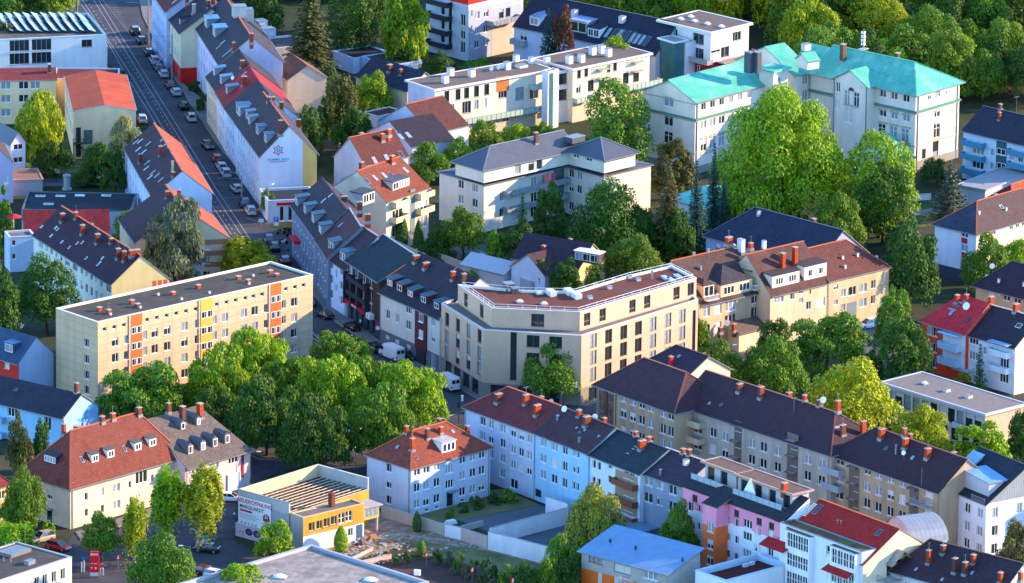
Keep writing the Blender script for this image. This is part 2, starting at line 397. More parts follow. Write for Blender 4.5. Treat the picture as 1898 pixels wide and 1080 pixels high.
    def pipe(s, f, x, m=None, z1=None, r=.06):
        q = MB(); L = s.face(f)[4]; x = x if x >= 0 else L+x; q.tube((x, -.12, .05), (x, -.12, (z1 or s.H)-.15), r, r, m or ZINC, 6)
        o = q.obj('downpipe', s.root); o.matrix_local = s.rel @ s.fm(f, 0, 0); return s
    def onroof(s, px, py):
        o = s.Mi @ CAM; r = s.Mi.to_3x3() @ ray(px, py); best = None
        for p in s.planes:
            n = (p[1]-p[0]).cross(p[2]-p[1]).normalized()
            if abs(r.dot(n)) < 1e-6: continue
            t = (p[0]-o).dot(n)/r.dot(n); q = o+r*t; ins = 0; k = len(p); dmin = 1e9
            for i in range(k):
                e = p[(i+1) % k]-p[i]; dd = n.cross(e.normalized()).dot(q-p[i]); dmin = min(dmin, dd)
            if best is None or dmin > best[0]+1e-6: best = (dmin, q, n)
        return best[1], best[2]
    def chimney(s, pts, h=1.3, w=.6, d=.6, m=None, pots=1, down=1.2):
        m0 = m or BRICK
        for px, py in pts:
            p, n = s.onroof(px, py); q = MB(); hh = h*rnd.uniform(.78, 1.2); m = m0 if m0 is not BRICK or rnd.random() < .5 else rnd.choice([BRICKD, BRICKO, BRICK]); w0 = w; w = w*rnd.uniform(.85, 1.15)
            q.box(-w/2, -d/2, -down, w/2, d/2, hh, m); q.box(-w/2-.06, -d/2-.06, hh, w/2+.06, d/2+.06, hh+.1, CONC)
            if n.z > .999: pass
            else: q.box(-w/2-.12, -d/2-.12, -.45, w/2+.12, d/2+.12, .08, ZINC)
            for k in range(pots): q.tube(((k-(pots-1)/2)*.3, 0, hh+.1), ((k-(pots-1)/2)*.3, 0, hh+.35), .1, .09, CLAY, 6)
            if rnd.random() < .3: q.tube((0, 0, hh), (0, 0, hh+1.3), .02, .02, ZINC, 4); q.tube((-.3, 0, hh+1.2), (.3, 0, hh+1.2), .015, .015, ZINC, 4)
            w = w0; o = q.obj('chimney', s.root); o.matrix_local = s.rel @ Matrix.Translation(p)
        return s
    def plane_frame(s, px, py):
        p, n = s.onroof(px, py); t = Vector((0, 0, 1)).cross(n); t = t.normalized() if t.length > 1e-4 else Vector((1, 0, 0)); up = n.cross(t)
        return Matrix(((t.x, up.x, n.x, p.x), (t.y, up.y, n.y, p.y), (t.z, up.z, n.z, p.z), (0, 0, 0, 1)))
    def sky(s, pts, w=.8, h=1.2, m=None, name='skylight'):
        for px, py in pts:
            q = MB(); fm_ = m or ZINC
            q.box(-w/2, -h/2, -.05, w/2, h/2, .07, fm_); q.box(-w/2+.08, -h/2+.08, .07, w/2-.08, h/2-.08, .085, GLASSB if rnd.random() < .6 else GLASS)
            o = q.obj(name, s.root); o.matrix_local = s.rel @ s.plane_frame(px, py)
        return s
    def solar(s, pts, w=1.7, h=1.1): 
        for px, py in pts:
            q = MB(); q.box(-w/2, -h/2, .05, w/2, h/2, .12, mat('solar_cells', '#1c2c58', .15, spec=.8, noise=.1, brick=(.3, .3, 0, .02, 1.8, .1)))
            o = q.obj('solar_panel', s.root); o.matrix_local = s.rel @ s.plane_frame(px, py)
        return s
    def dormer(s, pts, w=1.5, h=1.3, kind='shed', wall=None, rf=None, n=1, st='1', wh=None, frame=None, ww=None, slope=.12, inset_=.0):
        wall = wall or WHITE; rf = rf or ZINC
        for px, py in pts:
            p, nn = s.onroof(px, py); nh = Vector((nn.x, nn.y, 0)).normalized(); tn = math.hypot(nn.x, nn.y)/nn.z
            t = Vector((0, 0, 1)).cross(nh); D = min((h+.1)/max(.05, tn-slope), 6.0)
            # frame x=t, y=-nh (into roof), z up, origin at p
            Mx = s.rel @ Matrix(((t.x, -nh.x, 0, p.x), (t.y, -nh.y, 0, p.y), (0, 0, 1, p.z), (0, 0, 0, 1)))
            q = MB(); zt = h; z2 = h+slope*D; e = .0
            q.poly([(-w/2, e, -.25), (w/2, e, -.25), (w/2, e, zt), (-w/2, e, zt)], wall)
            q.poly([(-w/2, e, -.25), (-w/2, e, zt), (-w/2, D, z2), (-w/2, D, D*tn-.3)], wall)
            q.poly([(w/2, e, -.25), (w/2, D, D*tn-.3), (w/2, D, z2), (w/2, e, zt)], wall)
            if kind == 'gable': q.poly([(-w/2, e, zt), (w/2, e, zt), (0, e, zt+w*.4)], wall)
            root = q.obj('dormer', s.root); root.matrix_local = Mx
            r = MB(); o_ = .15
            if kind == 'gable' or kind == 'hip':
                g = w*.4 if kind == 'gable' else w*.3; y0 = -.15; yr = y0 if kind == 'gable' else w*.5; DD = (h+g)/tn
                r.poly([(-w/2-o_, y0, zt-.06), (0, yr, zt+g), (0, DD, zt+g), (-w/2-o_, h/tn, zt-.06)], rf)
                r.poly([(w/2+o_, y0, zt-.06), (w/2+o_, h/tn, zt-.06), (0, DD, zt+g), (0, yr, zt+g)], rf)
                if kind == 'hip': r.poly([(-w/2-o_, y0, zt-.06), (w/2+o_, y0, zt-.06), (0, yr, zt+g)], rf)
            else:
                a, b = zt, z2
                vv = [(-w/2-o_, -.2, a-.02), (w/2+o_, -.2, a-.02), (w/2+o_, D, b), (-w/2-o_, D, b)]
                r.poly([(x, y, z+.14) for x, y, z in vv], rf); r.poly(list(reversed(vv)), rf)
                for k in range(4):
                    x0, x1 = vv[k], vv[(k+1) % 4]; r.poly([x0, x1, (x1[0], x1[1], x1[2]+.14), (x0[0], x0[1], x0[2]+.14)], rf)
            ro = r.obj('dormer_roof', root)
            if n:
                cw = (w-.2)/n; ww_ = ww or cw-.12; hh = wh or h-.35
                for k in range(n):
                    x = -w/2+.1+cw*(k+.5)
                    a_, g_ = win_meshes(ww_, hh, st+'n', 0 if rnd.random() < .7 else 9, frame or WHITE)
                    o = bpy.data.objects.new('dormer_window', _comb(a_, g_)); COL.objects.link(o); o.parent = root; o.location = (x, -.06, (h-hh)*.45)
        return s
    def boxes(s, pts, w=1, d=1, h=.8, m=None, name='roof_vent', cap=True, rz=0.0):
        for px, py in pts:
            p, n = s.onroof(px, py); q = MB(); q.box(-w/2, -d/2, -.05, w/2, d/2, h, m or GREYP)
            if cap: q.box(-w/2-.06, -d/2-.06, h, w/2+.06, d/2+.06, h+.07, ZINC)
            o = q.obj(name, s.root); o.matrix_local = s.rel @ Matrix.Translation(p) @ Matrix.Rotation(rz, 4, 'Z')
        return s
    def dome(s, pts, w=1.1, m=None):
        for px, py in pts:
            p, n = s.onroof(px, py); q = MB(); q.box(-w/2, -w/2, 0, w/2, w/2, .2, GREYP)
            q.lathe((0, 0, .2), [(w*.48, 0), (w*.42, .15), (w*.25, .28), (w*.05, .33)], m or WHITE, 10)
            o = q.obj('skylight_dome', s.root); o.matrix_local = s.rel @ Matrix.Translation(p)
        return s
    def dish(s, pts, r=.45, h=1.1):
        for px, py in pts:
            p, n = s.onroof(px, py); q = MB(); q.tube((0, 0, -.3), (0, 0, h), .035, .035, ZINC)
            dd = Vector((-.5, -.75, .45)).normalized(); dd = (Matrix.Rotation(-s.a, 3, 'Z') @ dd)
            q.tube(Vector((0, 0, h)), Vector((0, 0, h))+dd*.16, .1, r, GREYP, 12, cap=False); q.tube(Vector((0, 0, h))+dd*.13, Vector((0, 0, h))+dd*.16, r*.95, r*.97, WHITE, 12)
            q.tube(Vector((0, 0, h)), Vector((0, 0, h))+dd*.55, .02, .02, ZINC)
            o = q.obj('satellite_dish', s.root); o.matrix_local = s.rel @ Matrix.Translation(p)
        return s
    def mast(s, pts, h=2.5, yagi=True):
        for px, py in pts:
            p, n = s.onroof(px, py); q = MB(); q.tube((0, 0, -.3), (0, 0, h), .03, .03, ZINC)
            if yagi:
                q.tube((-.6, 0, h-.1), (.6, 0, h-.1), .02, .02, ZINC)
                for k in range(5): q.tube((-.5+.25*k, -.35, h-.1), (-.5+.25*k, .35, h-.1), .015, .015, ZINC, 4)
            o = q.obj('antenna', s.root); o.matrix_local = s.rel @ Matrix.Translation(p)
        return s
    def balcony(s, f, xs, ys=None, zs=None, w=3.0, d=1.2, h=1.0, m=None, slab=None, style='solid', frac=None, rail=None):
        """ys: picture rows of the balcony floor in first column"""
        i, a, dd, n, L = s.face(f)
        if zs is None: zs = [s.hit(f, xs[0], y)[1] for y in ys]
        us = [q*L for q in frac] if frac is not None else [s.alongx(f, x, zs[0]) for x in xs]
        m = m or paint('c8c4ba'); slab = slab or CONC
        for z in zs:
            for u in us:
                q = MB(); q.box(-w/2, -d, 0, w/2, -.01, .16, slab); b_ = q.obj('balcony', s.root); b_.matrix_local = s.rel @ s.fm(f, u, z)
                r = MB()
                if style == 'solid':
                    r.box(-w/2, -d-.05, .02, w/2, -d, h+.1, m); r.box(-w/2-.05, -d-.05, .02, -w/2, -.01, h+.1, m); r.box(w/2, -d-.05, .02, w/2+.05, -.01, h+.1, m)
                elif style == 'glass':
                    r.box(-w/2, -d-.03, .1, w/2, -d, h, m); r.box(-w/2-.03, -d-.03, .1, -w/2, -.01, h, m); r.box(w/2, -d-.03, .1, w/2+.03, -.01, h, m)
                    r.bar((-w/2, -d-.02, h+.05), (w/2, -d-.02, h+.05), .07, .07, rail or GREYP)
                    k = int(w/1.2)+1
                    for j in range(k+1): x = -w/2+w*j/k; r.box(x-.03, -d-.07, 0, x+.03, -d-.03, h+.05, rail or GREYP)
                else:
                    k = max(2, int(w/.25))
                    for (p0, p1, kk) in (((-w/2, -d), (w/2, -d), k), ((-w/2, -d), (-w/2, 0), max(2, int(d/.25))), ((w/2, -d), (w/2, 0), max(2, int(d/.25)))):
                        r.bar((p0[0], p0[1], h), (p1[0], p1[1], h), .07, .06, m); r.bar((p0[0], p0[1], .2), (p1[0], p1[1], .2), .04, .04, m)
                        for j in range(kk+1): x = p0[0]+(p1[0]-p0[0])*j/kk; y = p0[1]+(p1[1]-p0[1])*j/kk; r.bar((x, y, .15), (x, y, h), .035, .035, m)
                r.obj('railing', b_)
        return s
    def finish(s):
        q = MB(); n = len(s.fp)
        for i in range(n):
            _, a, d, nn, L = s.face(i)
            if L < .02: continue
            hs = s.holes[i]; bd = [b for b in s.bands if b[3] is None or s.face(b[3])[0] == i]
            us = sorted({0, L} | {h[0] for h in hs} | {h[1] for h in hs}); zs = sorted({0, s.H} | {h[2] for h in hs} | {h[3] for h in hs} | {z for b in bd for z in b[:2] if 0 < z < s.H})
            def pt(u, z, dep=0.0): return (a.x+d.x*u-nn.x*dep, a.y+d.y*u-nn.y*dep, z)
            for zi in range(len(zs)-1):
                z0, z1 = zs[zi], zs[zi+1]; zc = (z0+z1)/2; m = s.wall
                for b in bd:
                    if b[0] <= zc <= b[1]: m = b[2]
                start = None; runs = []
                for ui in range(len(us)-1):
                    uc = (us[ui]+us[ui+1])/2; inh = any(h[0] < uc < h[1] and h[2] < zc < h[3] for h in hs)
                    if not inh and start is None: start = us[ui]
                    if inh and start is not None: runs.append((start, us[ui])); start = None
                if start is not None: runs.append((start, L))
                for (u0, u1) in runs: q.poly([pt(u0, z0), pt(u1, z0), pt(u1, z1), pt(u0, z1)], m)
            for h in hs:
                D = .22; zc = (h[2]+h[3])/2; m = s.wall
                for b in bd:
                    if b[0] <= zc <= b[1]: m = b[2]
                u0, u1, z0, z1 = h
                q.poly([pt(u0, z0), pt(u0, z0, D), pt(u0, z1, D), pt(u0, z1)][::-1], m); q.poly([pt(u1, z0), pt(u1, z0, D), pt(u1, z1, D), pt(u1, z1)], m)
                q.poly([pt(u0, z1), pt(u0, z1, D), pt(u1, z1, D), pt(u1, z1)][::-1], m); q.poly([pt(u0, z0), pt(u1, z0), pt(u1, z0, D), pt(u0, z0, D)], m)
                q.poly([pt(u0, z0, D), pt(u1, z0, D), pt(u1, z1, D), pt(u0, z1, D)], DARKP)
        if getattr(s, '_mono', None):
            axis, lo, hi, rise = s._mono; T = (lambda a, b, z: Vector((a, b, z))) if axis == 'u' else (lambda a, b, z: Vector((b, a, z)))
            A = s.fp[2][0] if axis == 'u' else s.fp[2][1]; H = s.H
            for a in (0, A): q.poly([T(a, lo, H), T(a, hi, H), T(a, hi, H+rise)], s.wall)
            q.poly([T(0, hi, H), T(A, hi, H), T(A, hi, H+rise), T(0, hi, H+rise)], s.wall)
        else:
            gm = getattr(s, 'gmat', None) or (s.bands[-1][2] if s.bands and s.bands[-1][1] >= s.H else s.wall)
            for g in s.gab: q.poly(g, gm)
        o = q.obj(s.wname, s.root); o.matrix_local = s.rel
_cm = {}
def _comb(a, g):
    k = (a.name, g.name)
    if k in _cm: return _cm[k]
    me = bpy.data.meshes.new('dormer_window'); va = [tuple(v.co) for v in a.vertices]; vg = [tuple(v.co) for v in g.vertices]
    me.from_pydata(va+vg, [], [tuple(p.vertices) for p in a.polygons]+[tuple(i+len(va) for i in p.vertices) for p in g.polygons])
    for m in list(a.materials)+list(g.materials): me.materials.append(m)
    me.polygons.foreach_set('material_index', [p.material_index for p in a.polygons]+[p.material_index+len(a.materials) for p in g.polygons])
    _cm[k] = me; return me
def text(s, size, m, root, m4, name='lettering', depth=.01, align='CENTER', sx=1.0):
    cu = bpy.data.curves.new(name, 'FONT'); cu.body = s; cu.size = size; cu.align_x = align; cu.align_y = 'CENTER'; cu.extrude = depth; cu.offset = size*.012; cu.resolution_u = 3
    tmp = bpy.data.objects.new('tmp', cu); me = bpy.data.meshes.new_from_object(tmp); bpy.data.objects.remove(tmp); me.materials.clear(); me.materials.append(m)
    o = bpy.data.objects.new(name, me); COL.objects.link(o); o.parent = root
    o.matrix_local = m4 @ Matrix.Rotation(math.pi/2, 4, 'X') @ Matrix.Diagonal((sx, 1, 1, 1)); return o
# ================================================================ BUILDINGS (corner points read as picture points at eaves height)
OX = {'a': 0, 'b': 470, 'c': 940, 'd': 1418}; OY = {'0': 0, '1': 360, '2': 720}
def q(k, x, y): return (OX[k[0]]+x/3, OY[k[1]]+y/3)
def tx(k, *v): return [OX[k]+x/3 for x in v]
def ty(k, *v): return [OY[str(k)]+y/3 for y in v]
def qs(k, *v): return [q(k, v[i], v[i+1]) for i in range(0, len(v), 2)]
RED = 'a63a22'; DK = '3a3338'; SLATE = '2f3440'
# ---- near centre: pale blue hipped house
b = B('apartment_house', 'pale blue house with red hipped roof and one white box dormer, behind the roofless hall', 'house', (762, 865), (674, 841), (909, 826), 8.6, 'r', wall=plaster('b9c3d2'))
b.roof('u', 4.0, tile('964a34', '6e3a30'), 5.2, 5.2, cap=CLAY)
b.win('R', tx('b', 910, 962, 1020, 1163, 1220, 1270), ty(2, 460, 550, 640), 1.25, 1.35, '2').win('R', tx('b', 1090), ty(2, 447, 530), 1.6, 1.35, '3')
b.win('R', tx('b', 1092), zs=[1.3], w=1.3, h=2.2, st='door', frame=DARKP).win('L', tx('b', 750), ty(2, 440, 530, 618), 1.2, 1.35, '1')
b.win('R', tx('b', 965, 1020, 1163, 1216), zs=[.55], w=.8, h=.45, st='1', blind=0)
b.balcony('R', tx('b', 1100), zs=[2.6], w=2.2, d=.9, h=.05, m=ZINC, slab=ZINC)
b.dormer(qs('b2', 1085, 350), 3.0, 1.7, 'shed', rf=seamm('b9bcba'), n=3, slope=.05); b.chimney(qs('b2', 882, 340, 965, 275, 1188, 262), 1.7); b.chimney(qs('b2', 850, 245, 1040, 245, 1033, 205), 1.2)
b.sky(qs('b2', 905, 385, 1108, 238, 800, 325), .6, .7); b.pipe('L', -.4).pipe('R', -.4)
# ---- row with its front to the lower left, light blue to white
G = None
b = B('row_house', 'pale lilac-blue end house of the row, red-brown hipped roof, four floors', 'house', (990, 799), (861, 752), Lu=11, r=(1083, 780), H=11.6, wall=plaster('c2cbe0'))
b.roof('v', 3.4, tile('7c3434', '5a2c30'), 0, 4.5, cap=CLAY); X = tx('b', 1272, 1318, 1383)
b.win('L', X, ty(2, 180, 262, 345, 428), 1.25, 1.4, '2', skip=[(0, 3), (1, 3)]).win('L', tx('c', 32, 77, 122), ty(2, 245, 337, 422), 1.25, 1.35, '2').win('L', tx('c', 37), ty(2, 530), 1.8, 1.5, '2')
b.chimney(qs('b2', 1362, 75), 1.5, 1.0, .7, pots=2); b.chimney(qs('c2', 105, 85, 168, 145), 1.5, 1.0, .6); b.chimney(qs('c2', 190, 75), 1.1); b.dish(qs('c2', 245, 95), .55, .6); b.mast(qs('c2', 105, 70)); b.pipe('L', .3)
b = B('row_house', 'bright cyan-blue row house with dark roof and a row of four floors of white windows', 'house', (1090, 838), (990, 799), Lu=11, r=(1183, 819), H=11.6, wall=plaster('9fd0ea'))
b.roof('v', 3.3, tile('4a3438', '33303a'), cap=BROWNP); b.win('L', tx('c', 200, 262), ty(2, 298, 387, 478), 1.5, 1.4, '2', skip=[(0, 3)]); b.win('L', tx('c', 262), ty(2, 455, 545), 1.7, 1.5, '2')
b.win('L', tx('c', 320), ty(2, 340, 432, 525), 1.25, 1.5, '2').win('L', tx('c', 372, 393), ty(2, 355, 447, 540), .6, 1.2, '1').win('L', tx('c', 437), ty(2, 385, 475, 565), 1.1, 1.4, '2')
b.chimney(qs('c2', 443, 205), 1.5, 1.0, .7, pots=2); b.chimney(qs('c2', 400, 155, 540, 205), 1.1); b.dish(qs('c2', 320, 130, 490, 175), .55, .5); b.sky(qs('c2', 388, 218, 432, 232, 402, 245, 510, 265), .5, .5); b.boxes(qs('c2', 402, 300, 280, 175), .35, .35, .8, ZINC); b.pipe('L', .3)
b.panel('L', 993, 905, 1003, 922, paint('2c3440'), name='garage_door')
b = B('row_house', 'white row house with teal-black roof, brown balconies at its right side', 'house', (1187, 876), (1090, 838), Lu=11, r=(1280, 858), H=11.4, wall=plaster('d9e6ec'))
b.roof('v', 3.0, tile('24363e', '1d2a30'), oh=.55, cap=DARKP); b.win('L', tx('c', 482, 510), ty(2, 420, 512, 610), .8, 1.3, '1').win('L', tx('c', 572), ty(2, 425, 505, 600), .95, 1.2, '1').win('L', tx('c', 662, 692), ty(2, 470, 568, 650), 1.1, 1.5, '2')
b.panel('L', 1141, 868, 1181, 960, plaster('a08a76'), .03, 'loggia_wall'); b.balcony('L', tx('c', 668), ty(2, 545, 640, 730), w=5.6, d=1.1, h=.9, m=paint('8a4a38', .8)); b.chimney(qs('c2', 750, 335), 1.5, 1.1, .7, m=BRICK, pots=2); b.chimney(qs('c2', 715, 262, 790, 290), .7); b.sky(qs('c2', 672, 362, 690, 352, 702, 338, 715, 325), .9, .35, DARKP); b.pipe('L', .2)
b = B('row_house', 'grey row house with dark purple roof between the brown balconies and the pink house', 'house', (1266, 900), (1187, 873), Lu=11, r=(1359, 881), H=11.3, wall=plaster('93a0b0'))
b.roof('v', 2.9, tile('3c3340', '2f2c38'), cap=paint('b9b2a8')); b.win('L', tx('c', 783), ty(2, 512, 605), 2.0, 1.5, '2').win('L', tx('c', 838, 858), ty(2, 530, 622), .65, 1.3, '1').win('L', tx('c', 918), ty(2, 562, 655), 1.7, 1.5, '2'); b.boxes(qs('c2', 995, 425), .8, .7, .9, paint('d9d9d2')); b.boxes(qs('c2', 852, 480), .3, .3, .9, ZINC); b.chimney(qs('c2', 978, 360, 1012, 370), .9); b.pipe('L', .2)
b.balcony('L', tx('c', 765), zs=[2.9], w=7.5, d=4.5, h=.03, m=seamm('7da0b8'), slab=seamm('7da0b8'))
# ---- pink house with the orange tower
PK = plaster('ee96b0'); OR_ = plaster('e8703a')
b = B('row_house', 'white and pink house with an orange stair tower and roof terraces', 'house', (1452, 967), (1266, 900), Lu=10, r=(1540, 950), H=12.6, wall=plaster('dfe6f0')); pinkh = b
b.band(9.3, 12.6, PK, 'L'); b.band(9.3, 12.6, plaster('c9d0da'), 'R'); q_ = MB(); TD = tile('27313a'); L_ = b.Lv
q_.poly([(-.35, 0, 12.5), (1.3, 0, 13.7), (1.3, L_, 13.7), (-.35, L_, 12.5)][::-1], TD); q_.poly([(1.3, 0, 13.2), (b.Lu, 0, 13.2), (b.Lu, L_, 13.2), (1.3, L_, 13.2)], flatm('7a7672')); q_.poly([(1.3, 0, 13.2), (1.3, 0, 13.7), (1.3, L_, 13.7), (1.3, L_, 13.2)], GREYP); q_.poly([(-.35, 0, 12.5), (1.3, 0, 12.5), (1.3, 0, 13.7)], TD); q_.poly([(1.3, 0, 12.5), (b.Lu, 0, 12.5), (b.Lu, 0, 13.2), (1.3, 0, 13.2)], TD); q_.poly([(-.4, -.3, 12.45), (5.2, -.3, 15.6), (5.2, 1.9, 15.6), (-.4, 1.9, 12.45)], TD); q_.poly([(-.4, -.3, 12.35), (5.2, -.3, 12.35), (5.2, -.3, 15.6)], WHITE); q_.poly([(-.4, 1.9, 12.45), (5.2, 1.9, 15.6), (5.2, 1.9, 12.35)], GREYP); q_.obj('roof', b.root)
b.win('L', tx('c', 1015), ty(2, 655, 755, 850, 945), 1.2, 1.4, '1', blind=0).win('L', tx('c', 1065), ty(2, 665, 765, 860), .6, 1.1, '1', blind=0).win('L', tx('c', 1230, 1275), ty(2, 730, 825, 920), .9, 1.2, '1').win('L', tx('c', 1335), ty(2, 752, 822, 917), 1.9, 1.3, '3').win('L', tx('c', 1382, 1402), ty(2, 790, 885), .6, 1.2, '1').win('L', [1428], ty(2, 812, 905), 1.2, 1.5, '2')
b.win('L', [1288, 1365, 1384, 1407, 1430], zs=[11.2], w=1.1, h=1.1, st='2', frame=BROWNP)
t = B('x', '', '', (1328, 940), (1303, 931), Lu=2.6, r=(1343, 935), H=12.2, wall=OR_, root=b, wname='stair_tower'); t.band(8.8, 12.2, PK); t.roof('v', .9, TD, mono='0', oh=.15, cap=False, gut=False)
t.win('L', tx('c', 1128), ty(2, 672, 770, 865, 955), 1.4, 1.5, '2')
def inloc(b, x0, x1, y0, y1, z0, H, wall, nm='penthouse_wall'):
    """box part given in the local frame of b"""
    W = [b.M @ Vector(p) for p in ((x0, y0, 0), (x1, y0, 0), (x1, y1, 0), (x0, y1, 0))]; t = B('x', '', '', pts=[(w_, 0) for w_ in W], H=H, z0=z0, wall=wall, root=b, wname=nm); return t
t = inloc(b, 3.6, 7.0, 2.0, L_*.62, 13.2, 2.7, plaster('b9b6b2')); t.flat(.1, deck=flatm('8d7566'), cope=paint('a98d7c'), oh=.6, slab=.2); t.grid(3, 7, [1.2], 1.5, 2.1, '1', m0=.6, frame=GREYP, blind=0)
t = inloc(b, 4.0, 7.0, L_*.66, L_*.97, 13.2, 2.7, plaster('b9b6b2')); t.flat(.1, deck=flatm('8d7566'), cope=paint('a98d7c'), oh=.6, slab=.2); t.grid(3, 4, [1.2], 1.5, 2.1, '1', m0=.6, frame=GREYP, blind=0)
for y0, y1 in ((2.0, L_*.56), (L_*.72, L_*.98)):
    r = MB(); r.box(1.25, y0, 13.7, 1.3, y1, 14.6, mat('terrace_glass', '#9fb4c0', .25, noise=.1)); n = int((y1-y0)/1.3)
    for j in range(n+1): yy = y0+(y1-y0)*j/n; r.box(1.2, yy-.03, 13.6, 1.26, yy+.03, 14.7, GREYP)
    r.obj('railing', b.root)
b.planes = [[Vector((0, 0, 16.1)), Vector((b.Lu, 0, 16.1)), Vector((b.Lu, L_, 16.1)), Vector((0, L_, 16.1))]]; b.chimney([(1454, 908)], 1.2, 1.1, .7); b.sky([(1329, 898)], 1.2, 1.6)
q_ = MB(); pp = Vector((2.3, L_*.45, 13.3)); q_.poly([pp+Vector((0, -1.6, .9)), pp+Vector((0, 1.4, .9)), pp+Vector((.4, .1, 3.4))], WHITE); q_.poly([pp+Vector((.05, -1.6, .9)), pp+Vector((.45, .1, 3.4)), pp+Vector((.05, 1.4, .9))], WHITE); q_.tube(pp+Vector((.42, .1, 0)), pp+Vector((.42, .1, 3.5)), .05, .04, ZINC)
q_.obj('sun_sail', b.root)
# ---- white house with red roof, bay windows and arched metal roof behind
SED = mat('sedum_roof', '#6b4a36', .98, noise=.4, nscale=.9, alt='#5d6a30', alts=.3, bump=.05)
b = B('studio_house', 'white house with bright red tiled roof, bay windows and grassy step roof', 'house', (1600, 1047), (1453, 991), Lu=14.5, r=(1735, 1022), H=10.8, wall=plaster('e8ecf2')); red = b
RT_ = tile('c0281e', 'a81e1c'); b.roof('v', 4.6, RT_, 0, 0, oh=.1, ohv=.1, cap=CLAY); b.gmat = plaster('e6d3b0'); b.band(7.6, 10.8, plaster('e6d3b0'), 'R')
b.sky([(1515, 944)], 1.0, 2.2); b.sky([(1629, 987)], .9, 1.4); b.boxes([(1553, 970), (1559, 971)], .25, .25, .5, CLAY, 'roof_pipe')
for k in range(9): b.sky([(1490+k*2.6, 955-k*2.6)], .9, .16, WHITE, 'snow_guard')
t = B('x', '', '', (1598, 1023), (1446, 968), Lu=2.9, r=(1625, 1017), H=12.8, wall=plaster('e8ecf2'), root=b, wname='bay_wall'); t.flat(.12, deck=SED, cope=ZINC, cw=.2); LB = t.Lv
WB = plaster('eef1f5')
for f0, f1 in ((.58, .87), (.02, .33)): t2 = inloc(t, -1.0, 0, LB*f0, LB*f1, 0, 12.5, WB, 'bay_wall'); t2.flat(.1, deck=SED, cope=ZINC, cw=.1); n_ = 4; [t2.grid(3, n_, [z], 1.1, h_, 'x', m0=.3, blind=0) for z, h_ in ((11.0, 2.2), (7.8, 2.0), (4.8, 2.0), (1.8, 2.0))]
t.win('L', [1463], [987], 1.5, 1.7, 'x', blind=0); t.win('L', [1538], [1024], 1.5, 1.9, 'x', blind=0); t.win('L', [1538, 1463], zs=[7.2, 4.4, 1.6], w=1.5, h=1.8, st='x', blind=0)
def canopy(b, f, x0, x1, z, out, m):
    q_ = MB(); v = [(x0, -out, z-.9), (x1, -out, z-.9), (x1, 0, z), (x0, 0, z)]; q_.poly(v, m); q_.poly([(x, y, z_-.12) for x, y, z_ in v][::-1], WHITE); q_.poly([(x0, -out, z-1.02), (x1, -out, z-1.02), (x1, -out, z-.9), (x0, -out, z-.9)], m); o = q_.obj('canopy', b.root); o.matrix_local = b.rel @ b.fm(f, 0, 0)
canopy(t, 'L', t.alongx('L', 1424, 9), t.alongx('L', 1470, 9), 9.9, 2.0, RT_); canopy(t, 'L', t.alongx('L', 1543, 9), t.alongx('L', 1592, 9), 9.7, 2.4, RT_)
b.win('R', [1650, 1668], zs=[9.2], w=1.3, h=2.2, st='1', frame=GREYP, blind=0); b.win('R', [1632, 1655], zs=[5.8], w=1.9, h=1.6, st='x', blind=0); b.balcony('R', [1652], zs=[7.7], w=6, d=2.2, h=1.0, m=GREYP, style='bars')
q_ = MB(); u0 = b.alongx('R', 1662, 7); q_.poly([(u0-2.4, -1.6, 10.0), (u0, -1.8, 12.2), (u0, .1, 12.2), (u0-2.4, .1, 10.0)], ZINC); q_.poly([(u0+2.4, -1.6, 10.0), (u0+2.4, .1, 10.0), (u0, .1, 12.2), (u0, -1.8, 12.2)], plaster('e6d3b0')); o = q_.obj('gabled_hood', b.root); o.matrix_local = b.fm('R', 0, 0)
# spiral scaffold stairs in front
q_ = MB(); g0 = red.Mi @ P(1480, 1085, 0)
for k in range(22): a_ = k*.55; q_.box(g0.x+math.cos(a_)*.9-.45, g0.y+math.sin(a_)*.9-.45, .38*k+.2, g0.x+math.cos(a_)*.9+.45, g0.y+math.sin(a_)*.9+.45, .38*k+.26, ZINC)
for sx in (-1.5, 0, 1.5):
    for sy in (-1.5, 1.5): q_.tube((g0.x+sx, g0.y+sy, 0), (g0.x+sx, g0.y+sy, 9.6), .05, .05, ZINC)
for z in (1.5, 3, 4.5, 6, 7.5, 8.5): q_.bar((g0.x-1.5, g0.y-1.5, z), (g0.x+1.5, g0.y-1.5, z+.4), .05, .05, ZINC); q_.bar((g0.x-1.5, g0.y+1.5, z), (g0.x-1.5, g0.y-1.5, z), .05, .05, ZINC)
q_.obj('outside_stairs', red.root)
# arched roof hall
b = B('hall', 'narrow hall under an arched pale metal roof behind the red-roofed studio', 'hall', (1693, 1010), (1650, 985), r=(1740, 1000), H=9.0, Lu=6, Lv=9, wall=plaster('cfc9bd')); n = 10; q_ = MB(); pts = []
for k in range(n+1): t = math.pi*k/n; pts.append((4.5-4.5*math.cos(t), 3.2*math.sin(t)))
for k in range(n): (y0, z0), (y1, z1) = pts[k], pts[k+1]; q_.poly([(-.3, y0, 9+z0), (-.3, y1, 9+z1), (6.3, y1, 9+z1), (6.3, y0, 9+z0)][::-1], seamm('8c989f', .8))
for X_ in (0, 6): q_.poly([(X_, y, 9+z) for y, z in pts], b.wall)
q_.obj('roof', b.root)
